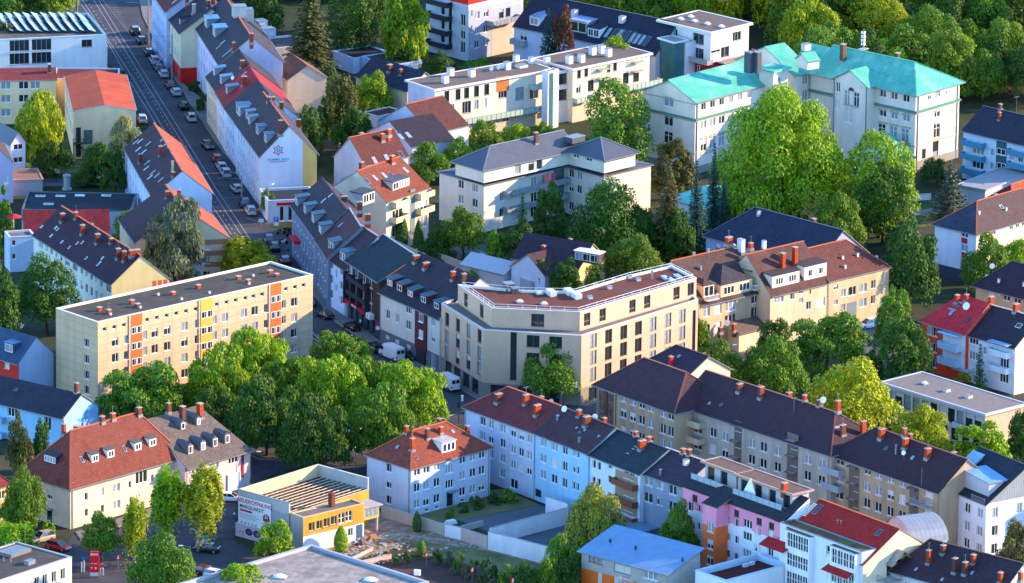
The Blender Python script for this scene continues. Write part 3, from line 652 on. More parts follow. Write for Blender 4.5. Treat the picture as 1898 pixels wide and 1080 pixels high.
# ---- corner house bottom right with dark roof and tall chimneys
b = B('corner_house', 'dark purple roof with six tall orange chimneys at the lower right edge', 'house', (1850, 1108), (1650, 1055), Lu=12, r=(1950, 1080), H=9, wall=plaster('cfcfd6'))
b.roof('v', 4.2, tile('3a2c34', '2c2733'), 0, 3, cap=BROWNP); b.chimney(qs('d2', 910, 970, 1055, 1020, 1112, 1030, 1308, 1075), 1.9, .75, .6, pots=1); b.chimney(qs('d2', 990, 915, 1158, 970, 1420, 1065), 1.5, .7, .6); b.sky(qs('d2', 840, 1005, 1152, 1025, 985, 1062), .5, .7); b.win('L', [1640+40, 1720, 1760, 1800], zs=[7.5, 4.6], w=1.2, h=1.4)
# ---- modern white and blue house lower right
b = B('modern_house', 'white four-storey house with blue metal attic boxes, grey wood gable at the lower right', 'house', (1828, 934), (1743, 899), Lu=16, r=(1900, 918), H=10.6, wall=plaster('dde3ee'))
b.roof('v', 5.1, tile('26323c', '1f2a34'), 0, 0, oh=.25, ohv=.3, cap=DARKP); b.gmat = seamm('9aa3a8', .35, .8)
b.win('L', tx('d', 1055, 1122, 1192), ty(2, 635, 735, 832), 1.35, 1.5, '2'); b.win('R', tx('d', 1278, 1412), ty(2, 690, 790, 890), 1.1, 1.6, '1'); b.panel('L', 1751, 925, 1757, 1010, seamm('9fb3c4'), name='metal_strip')
t = inloc(b, 1.2, 9.0, 1.0, 7.4, 10.5, 3.2, plaster('a9b4bc'), 'attic_wall'); t.roof('u', .5, seamm('7fb0d8', .5), mono='0', oh=.3, cap=False, gut=False)
t = inloc(b, .05, 6.5, b.Lv-2.6, b.Lv-.05, 10.5, .6, seamm('a8c0d0'), 'attic_wall'); t.roof('v', 4.2, seamm('9cc4e2', .5), mono='0', oh=.15, cap=False, gut=False)
b.balcony('L', tx('d', 1185), zs=[10.4], w=3.4, d=.1, h=.9, m=GREYP, style='bars')
b2 = B('modern_house', 'narrow white house with flat grey-blue metal roof at the right edge beside the wood gable', 'house', (1945, 935), (1880, 912), Lu=9, r=(2000, 922), H=9.5, wall=plaster('c9d4e0')); b2.flat(.1, deck=seamm('8fb2cc'), cope=ZINC); b2.grid('L', 3, [8, 5, 2.2], 1.4, 1.5)
# ---- blue metal roofed timber house
b = B('timber_house', 'small orange and grey board house with light blue sheet metal roof', 'house', (1235, 1062), (1078, 1020), (1281, 1036), 6.2, 'l', wall=mat('grey_boards', '#b9b5ae', .8, noise=.15, brick=(4, .16, .5, .015, .7, .15)))
b.roof('v', 2.1, seamm('7096b8', .55, .4), mono='0', oh=.5, ohv=.6, cap=False); b.band(0, 3.4, plaster('ee7028'), 'L'); b.win('L', tx('c', 492), ty(2, 952), 2.6, 1.1, '3', frame=paint('b5562a')); b.win('L', tx('c', 795), ty(2, 1040), 2.6, 1.2, '3'); b.win('L', tx('c', 640), ty(2, 1005), 3.0, 1.2, '1', frame=GREYP, blind=1.0); b.win('R', tx('c', 885), ty(2, 1055), .8, .9, '1', frame=DARKP); b.win('L', tx('c', 515, 605), zs=[2.2], w=.8, h=2.2, st='1', blind=1.0)
b.boxes([(1131, 1005), (1178, 1018), (1265, 1040)], .25, .25, .6, DARKP, 'roof_pipe', cap=False); b.balcony('L', tx('c', 670), zs=[2.9], w=2.2, d=1.1, h=1.0, m=WHITE, style='bars')
b = B('white_house', 'white flat-roofed house with sunken dark red terrace at the bottom edge', 'house', (1346, 1076), (1298, 1058), r=(1462, 1045), H=6.5, lock='r', Lv=7, wall=plaster('e9eef4')); b.flat(1.0, deck=flatm('6a2f2c'), cope=paint('b8d4e6')); b.boxes(qs('c2', 1325, 990, 1360, 980), 1.0, .5, .5, paint('d8dde0'), 'air_unit', cap=False)
# ---- tan row behind (front to the lower left)
TAN = plaster('b7a082', .3); TAN2 = plaster('b8b0a0', .3)
b = B('apartment_block', 'brown-beige block with tall mosaic panels at its left end and dark purple roof', 'apartment block', (1252, 760), (1106, 708), Lu=12, r=(1352, 740), H=12.4, wall=TAN)
b.roof('v', 4.4, tile('482e36', '36262f'), 4.5, 5, oh=.7, cap=paint('8d5540'))
b.win('L', tx('c', 645, 697, 747, 797), ty(2, 48, 138, 235), 1.45, 1.45, '2'); b.win('L', tx('c', 865, 908), ty(2, 130, 222, 305), 1.45, 1.6, '2')
MOS = mat('mosaic_tiles', '#a8744a', .5, noise=.5, nscale=2.5, brick=(.5, .5, .3, .05, .3, .7), alt='#2b4f7a', alts=1.4)
b.panel('L', 1111, 722, 1120, 830, MOS, .08, 'mosaic_panel'); b.panel('L', 1127, 728, 1136, 836, MOS, .08, 'mosaic_panel'); b.panel('L', 1121.5, 715, 1125, 836, BROWNP, .2, 'pilaster'); b.chimney([(1327, 712), (1305, 718)], 1.3); b.pipe('L', .3).pipe('L', 5.2, BROWNP)
b = B('apartment_block', 'long weathered tan block with corner balconies and a red lit right hip', 'apartment block', (1541, 838), (1258, 745), Lu=12, r=(1632, 815), H=12.2, wall=TAN2)
b.roof('v', 4.4, tile('402c34', '30242c'), 5.5, 0.0001, oh=.7, cap=paint('8d5540'))
BUILD[-1].planes and None
b.win('L', tx('c', 1143, 1210), ty(2, 152, 243, 335, 425), 1.5, 1.5, '2').win('L', tx('c', 1360, 1425), ty(2, 215, 303, 395), 1.5, 1.5, '2').win('L', tx('d', 70), ty(2, 253, 347, 437), 1.5, 1.5, '2').win('L', tx('d', 237, 315), ty(2, 300, 392, 485), 1.5, 1.5, '2').win('L', tx('d', 3), ty(2, 238, 325, 418), 1.2, 1.5, '2')
for x in (1285, ): b.panel('L', 1362, 778, 1373, 890, paint('6d655c', .9), .05, 'loggia_strip')
b.panel('L', 1460, 800, 1478, 905, paint('6d655c', .9), .05, 'loggia_strip')
b.win('L', tx('c', 1285), ty(2, 215, 305, 400), 1.2, 1.3, '2', hole=True); b.win('L', tx('d', 163), ty(2, 315, 408, 495), 1.3, 1.3, '2')
b.win('L', tx('c', 1060), ty(2, 135, 222, 312), 1.8, 1.5, '2')
b.balcony('L', tx('c', 1040), ty(2, 200, 290, 378), w=5.4, d=1.5, h=1.0, m=plaster('c9b898', .2))
b.balcony('L', tx('c', 1278), ty(2, 205, 295, 385), w=1.8, d=.8, h=.15, m=paint('6d655c', .9)); b.balcony('L', tx('d', 155), ty(2, 290, 378, 470), w=1.9, d=.8, h=.15, m=paint('6d655c', .9))
b.chimney(qs('c2', 1293, 15, 1412, 50, 1400, 40), 1.6, .9, .6, BRICK, 2); b.chimney(qs('d2', 133, 95, 305, 130, 405, 125, 545, 260, 432, 255), 2.0, .8, .6, BRICK, 1); b.chimney(qs('d2', 220, 65, 300, 95), 1.0); b.dish(qs('d2', 325, 90), .6, .8); b.sky(qs('d2', 378, 130, 398, 165, 402, 190, 402, 215), 1.2, .4); b.sky(qs('c2', 1190, 90, 1125, 82), .5, .6); b.mast(qs('d2', 160, 130)); b.pipe('L', .4).pipe('L', -.5)
b = B('apartment_block', 'ochre block with grey bar balconies and dark roof, right of the long tan block', 'apartment block', (1743, 908), (1538, 835), Lu=11, r=(1830, 886), H=11.8, wall=TAN)
b.roof('v', 4.2, tile('3a2830', '2c2228'), 0, 5, oh=.7, cap=paint('6d4a40'))
b.win('L', tx('d', 567, 630, 697, 762), ty(2, 450, 545, 637), 1.5, 1.5, '2'); b.win('L', tx('d', 412), ty(2, 395, 490, 585), 2.0, 1.6, '2'); b.win('L', tx('d', 910), ty(2, 575, 665, 755), 1.8, 1.6, '2'); b.win('L', tx('d', 508), ty(2, 465, 550, 640), .9, 1.3, '1'); 
b.panel('L', *q('d2', 470, 425), *q('d2', 520, 690), paint('6d655c', .9), .05, 'loggia_strip'); b.panel('L', *q('d2', 805, 520), *q('d2', 850, 790), paint('6d655c', .9), .05, 'loggia_strip'); b.balcony('L', tx('d', 495), ty(2, 440, 530, 620), w=1.9, d=.8, h=.15, m=paint('6d655c', .9)); b.balcony('L', tx('d', 828), ty(2, 560, 650, 740), w=1.9, d=.8, h=.15, m=paint('6d655c', .9))
b.balcony('L', tx('d', 395), ty(2, 470, 560), w=4.4, d=1.4, h=1.05, m=paint('9aa6ae'), style='solid'); b.balcony('L', tx('d', 890), ty(2, 650, 742, 830), w=4.4, d=1.4, h=1.05, m=paint('8f9da6'), style='bars')
b.chimney(qs('d2', 648, 275, 780, 330, 905, 385), 1.6, .9, .7, BRICK, 2); b.chimney(qs('d2', 775, 260, 808, 290), 1.0); b.chimney(qs('d2', 1048, 400), 1.7, .8, .6); b.dish(qs('d2', 772, 385), .4, .8); b.sky(qs('d2', 673, 332, 820, 385, 1045, 405), .6, .8); b.boxes(qs('d2', 730, 340, 728, 365), .25, .25, .8, ZINC); b.mast([(1708, 900)], 3, False); b.pipe('L', .4).pipe('L', -.4)
# ---- purple roofs just behind, between beige corner building and the tan block
b = B('back_house', 'low house with dark purple roof and orange chimney, tucked behind the tan block', 'house', (1270, 700), (1190, 672), r=(1320, 690), H=8.6, Lu=10, wall=plaster('cfc4ae')); b.roof('v', 3, tile('3a2f3c'), 0, 3, cap=BROWNP); b.chimney(qs('c1', 910, 950), 1.8, .6, .6, REDP); b.sky(qs('c1', 955, 900), .6, .7)
b = B('back_house', 'low house with brownish tiles and sloping roof, right of the beige corner building', 'house', (1370, 616), (1320, 602), r=(1480, 589), H=3.6, lock='r', wall=plaster('e0d2b4')); b.roof('u', 1.5, tile('7a6a5e', '5d5048'), 0, 0, cap=False); b.dish(qs('c1', 1225, 740), .6, .8); b.win('R', tx('d', 42, 65), ty(1, 768), 1.0, 1.2)
b.chimney([(1335, 615), (1360, 612)], 1.0)
# ---- beige corner building
BG = plaster('cfab90', .05); BGL = plaster('cdc0b0', .05)
b = B('corner_apartment_building', 'modern beige corner block with chamfered front and set-back top floor', 'apartment block', pts=[(818, 562), (896, 611), (1078, 622), (1294, 555), (1262, 520), (1075, 560), (985, 566), (880, 540)], H=12.4, wall=BG); cb = b
b.fp[7] = b.fp[0]+Vector((2, 12)) if False else b.fp[7]
b.flat(.25, deck=flatm('9c948a'), cope=paint('cfd0cc'), cw=.4)
FRB = paint('5a4a3e'); 
b.win(0, tx('b', 1075), ty(1, 695, 790, 880), 1.5, 2.2, '1', frame=FRB); b.win(0, tx('b', 1135), ty(1, 727, 817, 908), 1.5, 2.2, '1', frame=FRB); b.win(0, tx('b', 1195), ty(1, 757, 848, 938), 1.5, 2.2, '1', frame=FRB); b.win(0, tx('b', 1255), ty(1, 787, 880, 968), 1.5, 2.2, '1', frame=FRB)
b.win(1, tx('c', 143, 268), ty(1, 817, 915), 2.0, 2.0, '2', frame=FRB, blind=0); b.win(1, tx('c', 35), ty(1, 900), 1.1, 8.5, '1', frame=DARKP, blind=0)
for x, y in ((478, 815), (563, 790), (647, 768), (729, 745), (810, 722), (892, 700), (972, 678)): b.win(2, tx('c', x), ty(1, y, y+93, y+186), 1.65, 2.3, '2n', frame=FRB, blind=0 if x % 2 else 9)
b.win(2, tx('c', 1038), zs=[6.2], w=.9, h=9, st='1', frame=DARKP, blind=0)
b.band(0, 3.0, plaster('8d857a')); b.grid(1, 6, [1.5], 2.2, 2.3, '1', frame=DARKP, blind=0); b.grid(0, 4, [1.5], 2.4, 2.4, '1', frame=DARKP, blind=0); b.grid(2, 8, [1.5], 1.9, 2.2, '1', frame=DARKP, blind=0)
t = B('x', '', '', pts=[(849, 527), (912, 571), (1075, 578), (1291, 515), (1262, 490), (1178, 512), (1120, 528), (968, 528)][:4]+[(1245, 492), (1165, 510), (1065, 540), (970, 538)], H=3.4, z0=12.15, wall=BG, root=b, wname='set_back_wall')
t.flat(.35, deck=flatm('8a4a38', '6d5a50'), cope=paint('d5d5d0')); cbt = t
t.win(0, tx('b', 1180, 1268), zs=[1.6], w=1.6, h=2.2, st='2n', frame=FRB, blind=0); t.win(1, tx('c', 170), zs=[1.6], w=2.0, h=2.1, st='2', frame=FRB, blind=0); t.win(2, tx('c', 445, 531, 697, 779, 942, 1021), zs=[1.7], w=1.5, h=2.1, st='2n', frame=FRB, blind=0)
# roof rail and plant on the corner block
rm = MB(); inn = inset(t.fp, .5)
for k in range(len(inn)):
    a_, c_ = inn[k], inn[(k+1) % len(inn)]; n = max(1, int((c_-a_).length/2.2))
    for hh in (.55, 1.0): rm.bar((a_.x, a_.y, 3.05+hh), (c_.x, c_.y, 3.05+hh), .06, .06, paint('d9dde0'))
    for j in range(n): p_ = a_+(c_-a_)*j/n; rm.bar((p_.x, p_.y, 3.05), (p_.x, p_.y, 4.1), .05, .05, paint('d9dde0'))
o = rm.obj('roof_railing', b.root); o.matrix_local = t.rel
t.boxes(qs('c1', 245, 560, 345, 555, 385, 575), 2.4, 1.2, .9, paint('d4d8d8'), 'air_unit', cap=False); t.boxes(qs('c1', 40, 545), 1.4, 1.0, .8, paint('4c5560'), 'air_unit'); t.boxes(qs('b1', 1418, 530), 2.0, 1.6, 1.2, paint('3f4650'), 'air_unit'); t.boxes(qs('c1', 570, 525, 492, 512, 680, 465, 730, 480, 462, 580, 595, 485), .7, .7, .5, paint('c8c8c2')); t.boxes(qs('c1', 880, 470, 950, 462, 910, 480), 2.2, .9, .4, paint('a9b8c4'), 'air_unit', cap=False); t.dome(qs('c1', 70, 600, 180, 555, 205, 612), 1.2); t.boxes(qs('c1', 805, 470), .3, .3, 1.4, ZINC)
CREAM = plaster('dccfae'); WHT = plaster('dfe3e6'); LILAC = plaster('c9c3d8'); GREYW = plaster('8f9aa8')
# ---- long panel block with orange stripes
PANM = mat('wall_panels', '#d3b792', .93, noise=.08, nscale=.4, brick=(2.05, 1.46, 0, .035, .68, .07), streak=.12, bump=.008)
b = B('panel_block', 'long five-storey slab block clad in beige panels with orange and yellow stair strips', 'apartment block', (181, 597), (101.5, 571.5), (580, 509), 14.4, 'r', wall=PANM); ob_ = b
b.flat(.3, deck=flatm('55584f', '626458'), cope=paint('d9d2c2'), cw=.35)
def p6(x, y): return (90+x/6, 560+y/6)
b.win('L', [p6(425, 0)[0]], [p6(0, 452)[1], p6(0, 632)[1], p6(0, 808)[1], p6(0, 975)[1]], 1.15, 1.4, '1', blind=0)
ORP = paint('d9652e', .7); YEP = paint('e0a948', .7)
zr = [b.hit('R', 213.5, y)[1] for y in (633.5, 663, 692, 721)]; za = b.hit('R', 194, 610)[1]
b.win('R', [213.5, 287, 310, 342, 377, 417, 452, 472, 545], None, 1.3, 1.45, '1', zs=zr); b.win('R', [234, 269, 365, 398, 419+4, 493, 526], None, .85, 1.4, '1', zs=zr)
b.win('R', [194, 212, 230, 273, 291, 309, 327, 345, 363, 402, 420, 437, 455, 470, 486, 530, 547, 563], None, .75, .65, '1n', zs=[za], blind=0)
for xa, xb, m_ in ((243, 263.5, ORP), (372, 394.5, YEP), (502, 521, ORP)):
    xm = (xa+xb)/2; y0 = 592-(xm-181)*.222; z0_ = 1.0
    ua, ub = b.alongx('R', xa, 10), b.alongx('R', xb, 10); b.panel('R', ua, 2.6, ub, 14.3, m_, .05, 'stair_strip', metres=True)
    for zz in (zr[0]+1.35, zr[1]+1.35, zr[2]+1.35, zr[3]+1.35):
        for uu in ((ua*3+ub)/4, (ua+3*ub)/4): put_window(b.root, b.fm('R', uu, zz-.65, .1), (ub-ua)/2-.15, 1.25, '1n', None, 0)
    b.panel('R', ua-.75, .3, ua-.45, 14.3, paint('4a5560', .9), .03, 'joint_strip', metres=True)
b.panel('R', 7.5, .1, 9.2, 2.3, DARKP, .03, 'door', metres=True)
b.boxes([(183+x/3-183+0, 0) for x in ()]); b.chimney([q('a1', 552, 648), q('a1', 605, 662), q('a1', 733, 608), q('a1', 765, 625), q('a1', 962, 558), q('a1', 1102, 523), q('a1', 1325, 473), q('a1', 1380, 490)] + [q('b1', 92, 438), q('b1', 128, 455)], .55, .75, .6, BRICK, 0)
b.boxes(qs('a1', 1408, 455, 1165, 550, 1010, 585, 880, 560, 615, 670, 780, 632, 1385, 500), .3, .3, .35, WHITE)
# ---- lower left: red hip house, grey roofed pink house
b = B('apartment_house', 'cream house with red-brown hipped roof and small white dormers, joined to the pink house', 'house', (130, 893), (39, 867), (334, 836), 8.0, 'r', wall=plaster('dccbb4'))
b.roof('u', 6.3, tile('854234', '6b3a30'), 5.4, 4.1, oh=.9, cap=CLAY)
b.win('R', tx('a', 480), ty(2, 510, 600, 690), .65, 1.2, '1', blind=0).win('R', tx('a', 558, 648), ty(2, 487, 577), 1.4, 1.3, '2').win('R', tx('a', 570), ty(2, 668), .65, 1.2, '1').win('R', tx('a', 650), ty(2, 645), 1.4, 1.3, '2').win('R', tx('a', 723, 848), ty(2, 443, 533), .55, 1.1, '1').win('R', tx('a', 787), ty(2, 480, 572), 2.3, 2.6, '3').win('R', tx('a', 787), ty(2, 413), 2.1, .8, '2').win('R', tx('a', 920), ty(2, 385, 475), 1.4, 1.3, '2').win('R', tx('a', 730), ty(2, 622), .6, 1.1, '1')
b.win('L', tx('a', 275), ty(2, 502, 592), 1.1, 1.3, '1'); b.win('L', tx('a', 275), zs=[1.2], w=1.1, h=2.1, st='door', frame=paint('3a5a78')); b.balcony('L', tx('a', 275), zs=[2.4], w=1.8, d=.8, h=.04, m=ZINC, slab=ZINC)
b.dormer(qs('a2', 530, 408, 617, 383, 768, 343, 850, 320), 1.5, 1.35, 'shed', rf=paint('5b5652', .8), n=1, st='2', slope=.1); b.dormer(qs('a2', 278, 415), 2.9, 1.4, 'shed', wall=DARKP, rf=paint('3a3a40', .8), n=2, st='2')
b.sky(qs('a2', 455, 395, 692, 335), .55, 1.1); b.chimney(qs('a2', 355, 250), 1.4); b.chimney(qs('a2', 430, 320), 2.9, 1.0, .9, mat('rendered_chimney', '#7d7362', .9), 0); b.chimney(qs('a2', 568, 185, 627, 168, 773, 145), 1.1, .8, .6); b.pipe('R', .5, plaster('e3d3b0'), r=.09); b.pipe('R', -.3)
b = B('apartment_house', 'pink-walled house with steep grey roof, six slim gabled dormers and two tall chimneys', 'house', (343, 863), (197, 825), (463, 829), 6.5, 'r', wall=plaster('e3c6bd'))
b.roof('u', 6.1, tile('6f6860', '5c564f'), 0, 3.4, oh=.7, cap=False, ohv=.1)
b.win('R', tx('a', 1075, 1190, 1298), ty(2, 455), 2.0, 1.3, '3').win('R', tx('a', 1298), ty(2, 500), 2.2, 1.4, '3'); b.win('R', tx('a', 1190), zs=[1.8], w=2.0, h=1.3, st='3')
b.dormer(qs('a2', 1060, 365, 1130, 345, 1197, 325, 1265, 305), 1.25, 1.6, 'gable', rf=paint('565f6a', .7), n=1, st='1', wall=paint('6d6a68', .8)); b.dormer(qs('a2', 1018, 230, 1105, 205), 1.1, 1.4, 'gable', rf=paint('565f6a', .7), n=1, st='1', wall=paint('6d6a68', .8))
b.chimney(qs('a2', 1015, 190, 1112, 160), 2.9, .9, .8, BRICK, 0); b.chimney(qs('a2', 937, 130), 1.3)
b.panel('R', *q('a2', 1262, 480), *q('a2', 1333, 600), paint('b9c8dc', .8), .25, 'porch_wall'); b.panel('R', *q('a2', 1342, 345), *q('a2', 1353, 490), paint('8a2c38', .8), .15, 'shop_sign'); b.pipe('R', .4)
# ---- blue houses at the left edge
b = B('terraced_house', 'house with light blue gable and dark slate roof left of the slab block', 'house', (118, 771), (-45, 733), (199, 753), 6.3, 'l', wall=plaster('8fc4ea'))
b.roof('v', 2.9, tile('2c3440', '262d3a'), 0, 0, oh=.6, cap=False); b.win('L', tx('a', 265), ty(2, 195), 1.3, 2.2, '2'); b.win('L', tx('a', 70), ty(2, 133, 222), 1.9, 1.4, '3'); b.balcony('L', tx('a', -5), ty(2, 180, 265), w=3, d=1.2, h=.9, m=paint('9fb6cc')); b.chimney(qs('a2', 425, 20), 1.6, .6, .6, BRICK); b.dish(qs('a2', 440, 190), .3, .5); b.sky([(30, 722)], .7, .7)
b = B('terraced_house', 'house with blue-grey ribbed roof, white gable and bright red wall beside the slab block', 'house', (35, 670), (-70, 640), (103, 654), 6.0, 'l', wall=plaster('a9bfe0'))
b.roof('v', 3.6, tile('3d5a78', '34506c'), 0, 0, oh=.5, cap=False, ohv=.1); b.band(0, 6.0, plaster('c9342c'), 'L'); b.gmat = b.wall; b.win('L', tx('a', 38), ty(1, 945), 1.1, 1.4, '1', blind=1.0); b.dormer(qs('a1', 50, 880), 2.2, 1.7, 'shed', wall=paint('3c4d60', .8), rf=seamm('5f84a8'), n=1, st='1', slope=.0); b.sky(qs('a1', 125, 735), .5, 1.0, DARKP)
b = B('edge_house', 'yellowish house corner with red roof cut by the left picture edge', 'house', (-45, 912), (-110, 895), (17, 893), 8.3, 'r', wall=plaster('e6c98a')); b.roof('u', 3.6, tile('7c2f28'), 3, 3); b.win('R', [4], zs=[6.5, 3.7], w=1.0, h=1.3)
b = B('flat_building', 'white flat-roofed pavilion with grey roof deck and upstands at the bottom left corner', 'building', (-22, 1083), (-124, 1054), (133, 1032), 5.6, 'r', wall=plaster('d9d4c6'))
b.flat(.15, deck=flatm('5c5b58', '6a6762'), cope=paint('a9a9a6')); b.win('R', tx('a', 205, 250, 300, 350), zs=[3.3], w=1.0, h=1.7, st='1', blind=0); b.boxes(qs('a2', 80, 915), 4.5, 3.0, .5, paint('77736b', .9), 'roof_hatch'); b.boxes(qs('a2', 165, 975), 1.6, 1.0, .6, ZINC, 'air_unit'); b.mast(qs('a2', 140, 870), 2.2, False)
for x, y in ((30, 880), (70, 868), (105, 862), (20, 960), (60, 965)): b.boxes([q('a2', x, y)], .12, .12, .7, ZINC, 'roof_pipe', cap=False)
# ---- roofless hall with billboard
HB = 5.8; b = B('roofless_hall', 'partly demolished hall with bare roof beams, yellow annex and a large billboard on its side', 'hall', (535.6, 954), (441, 928), (692, 909), HB, 'l', wall=plaster('a9aeb4')); hall = b
q_ = MB(); Lu, Lv = b.Lu, b.Lv; YW = plaster('cf9a38', .3); FL = flatm('2c2e30')  # floor sheet coloured dark as the shade between the beams
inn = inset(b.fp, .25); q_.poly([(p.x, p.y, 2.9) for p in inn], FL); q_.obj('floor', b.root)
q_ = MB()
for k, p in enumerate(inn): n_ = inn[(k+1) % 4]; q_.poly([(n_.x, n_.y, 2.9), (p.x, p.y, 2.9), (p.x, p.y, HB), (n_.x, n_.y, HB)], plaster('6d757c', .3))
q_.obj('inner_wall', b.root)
q_ = MB(); b._rim(q_, b.fp, inn, HB-.1, HB+.05, HB-.1, paint('c9bfa6', .9)); q_.obj('wall_top', b.root)
q_ = MB(); PW = plaster('b9bcc0'); q_.box(0, Lv-.28, HB+.05, Lu, Lv-.01, 7.7, plaster('d2bd96')); q_.box(Lu-.28, 0, HB+.05, Lu-.01, Lv-.28, 7.7, plaster('aeb4b2')); q_.box(.01, 0, HB+.05, .28, Lv-.28, 7.7, PW)
q_.box(-.04, -.04, 7.7, .32, Lv+.04, 7.78, ZINC); q_.box(.32, Lv-.32, 7.7, Lu+.04, Lv+.04, 7.78, paint('d9c9a0', .8)); q_.box(Lu-.32, -.04, 7.7, Lu+.04, Lv-.32, 7.78, paint('c9c4b0', .8)); q_.obj('parapet', b.root)
nb = 10; WD = mat('roof_timber', '#d9c49a', .85, noise=.3); DKW = paint('63666c', .9)
for k in range(nb):
    y = .7+(Lv-1.3)*k/(nb-1); q_ = MB(); q_.box(.28, y-.045, HB+.1, Lu-.28, y+.045, HB+.2, WD); q_.box(.28, y-.05, HB-.95, Lu-.28, y+.05, HB-.85, DKW); m_ = 30
    for j in range(m_):
        x0 = .3+(Lu-.6)*j/m_; x1 = .3+(Lu-.6)*(j+1)/m_; q_.bar((x0, y, HB-.9 if j % 2 else HB+.1), (x1, y, HB+.1 if j % 2 else HB-.9), .09, .09, DKW)
    q_.obj('roof_beam', b.root)
b.band(0, HB, YW, 'R'); b.win('R', [680], [930], 1.2, 1.9, '1', blind=0)
t = B('x', '', '', (562, 959.5), (536, 951), (675, 933), 6.1, 'r', wall=YW, root=b, wname='annex_wall'); t.flat(.1, deck=flatm('97928a', '6f6d69'), cope=paint('cdb077', .8)); t.band(0, 2.9, plaster('d3d6d6', .2)); t.band(0, 7, plaster('a9aeb4'), 'L')
def h6(x, y): return (425+x/6.327, 855+y/6.327)
for x, y in ((968, 765), (1058, 742), (1143, 715), (1228, 690)): t.win('R', [h6(x, 0)[0]], [h6(0, y)[1]], 1.15, 1.35, '1', frame=paint('e3c489'), blind=0)
for x, y in ((1318, 665), (1403, 640)): t.win('R', [h6(x, 0)[0]], [h6(0, y)[1]], 1.2, 1.6, 'x', blind=0)
t.win('R', [h6(1525, 0)[0]], [h6(0, 610)[1]], 1.6, 1.7, '1', frame=paint('b8a878'), blind=9); t.win('R', [h6(1422, 0)[0]], [h6(0, 828)[1]], .9, 1.2, '1'); t.panel('R', *h6(1488, 750), *h6(1560, 890), paint('3a5a7a', .6), .03, 'door')
q_ = MB(); a_ = t.Mi @ P(*h6(1200, 520), 6.1); a_ = t.rel @ a_; q_.box(a_.x-.4, a_.y-.4, 5, a_.x+.4, a_.y+.4, 8.3, BRICKD); q_.obj('chimney', b.root)
q_ = MB(); px0 = t.Lu; q_.box(px0+.02, .6, 3.0, px0+3.6, 3.4, 5.0, plaster('c4ad5c', .2)); q_.box(px0+.02, .3, 5.0, px0+4.2, 3.8, 5.15, CONC); q_.box(px0+3.3, .8, 0, px0+3.6, 1.1, 3.0, CONC)
for k in range(4): q_.box(px0+.15+k*.85, .54, 3.5, px0+.9+k*.85, .59, 4.8, GLASSB)
o = q_.obj('covered_porch', b.root); o.matrix_local = t.rel
# billboard on the left wall
LL = Lv; x0, z1 = b.hit('L', *h6(112, 395)); x1, z0 = b.hit('L', *h6(492, 765)); w_ = x1-x0; zt = z1; hh = 5.2; zb = zt-hh
b.panel('L', x0-.1, zb-.1, x1+.1, zt+.1, GREYP, .08, 'billboard', metres=True); b.panel('L', x0, zb, x1, zt, paint('eef3f8', .6), .1, 'billboard_sheet', metres=True)
F = lambda x, z: b.fm('L', x, z, .115); RDB = paint('c81e3c', .7); DBL = paint('22305c', .7)
text('NEUERÖFFNUNG', w_*.135, RDB, b.root, F(x0+w_*.5, zt-hh*.13), sx=1.02); text('MARQUARDT', w_*.115, DBL, b.root, F(x0+w_*.04, zt-hh*.31), align='LEFT', sx=1.05)
b.panel('L', x0+w_*.04, zt-hh*.47, x0+w_*.42, zt-hh*.41, RDB, .115, 'billboard_stripe', metres=True)
for k in range(3): b.panel('L', x0+w_*.05, zt-hh*(.555+.06*k), x0+w_*(.55+.1*(k % 2)), zt-hh*(.54+.06*k), paint('93a8c0', .8), .112, 'billboard_line', metres=True)
q_ = MB(); cx_, cz_ = x0+w_*.86, zt-hh*.5; q_.poly([(cx_+w_*.1*math.cos(k*math.pi/8), -.118, cz_+w_*.1*math.sin(k*math.pi/8)) for k in range(16)], DBL); q_.poly([(cx_-w_*.1, -.122, cz_-w_*.075), (cx_+w_*.11, -.122, cz_-w_*.075), (cx_+w_*.11, -.122, cz_-w_*.02), (cx_-w_*.1, -.122, cz_-w_*.02)], RDB); o = q_.obj('billboard_badge', b.root); o.matrix_local = b.fm('L', 0, 0)
text('25', w_*.12, WHITE, b.root, b.fm('L', cx_, cz_+w_*.03, .125))
for k in range(5): q_ = MB(); c0_ = x0+w_*(.1+.11*k); q_.poly([(c0_+.28*math.cos(j*math.pi/5), -.113, zb+hh*.16+.25*math.sin(j*math.pi/5)) for j in range(10)], paint('aebccc', .8)); o = q_.obj('billboard_picture', b.root); o.matrix_local = b.fm('L', 0, 0)
# low wall with spray paint below
q_ = MB(); q_.box(-.2, -.35, 0, x1+1.2, -.02, 2.2, plaster('c9c6cf')); o = q_.obj('base_wall', b.root); o.matrix_local = b.fm('L', 0, 0)
PU = paint('7a3fa0', .8); q_ = MB()
for cx_ in (x0+w_*.36, x0+w_*.6):
    for k in range(12):
        a0, a1 = k*math.pi/6, (k+1)*math.pi/6; q_.poly([(cx_+.8*math.cos(a0), -.362, 1.2+.6*math.sin(a0)), (cx_+.8*math.cos(a1), -.362, 1.2+.6*math.sin(a1)), (cx_+.55*math.cos(a1), -.362, 1.2+.38*math.sin(a1)), (cx_+.55*math.cos(a0), -.362, 1.2+.38*math.sin(a0))], paint('241a40', .8))
    q_.poly([(cx_+.55*math.cos(k*math.pi/6), -.361, 1.2+.38*math.sin(k*math.pi/6)) for k in range(12)], PU)
for k in range(6): q_.bar((x0+.2+k*.28, -.36, .5+.3*(k % 3)), (x0+.5+k*.28, -.36, 1.0+.2*(k % 2)), .02, .05, paint('c03a80' if k % 2 else '5a8ac0', .8))
o = q_.obj('spray_paint', b.root); o.matrix_local = b.fm('L', 0, 0)
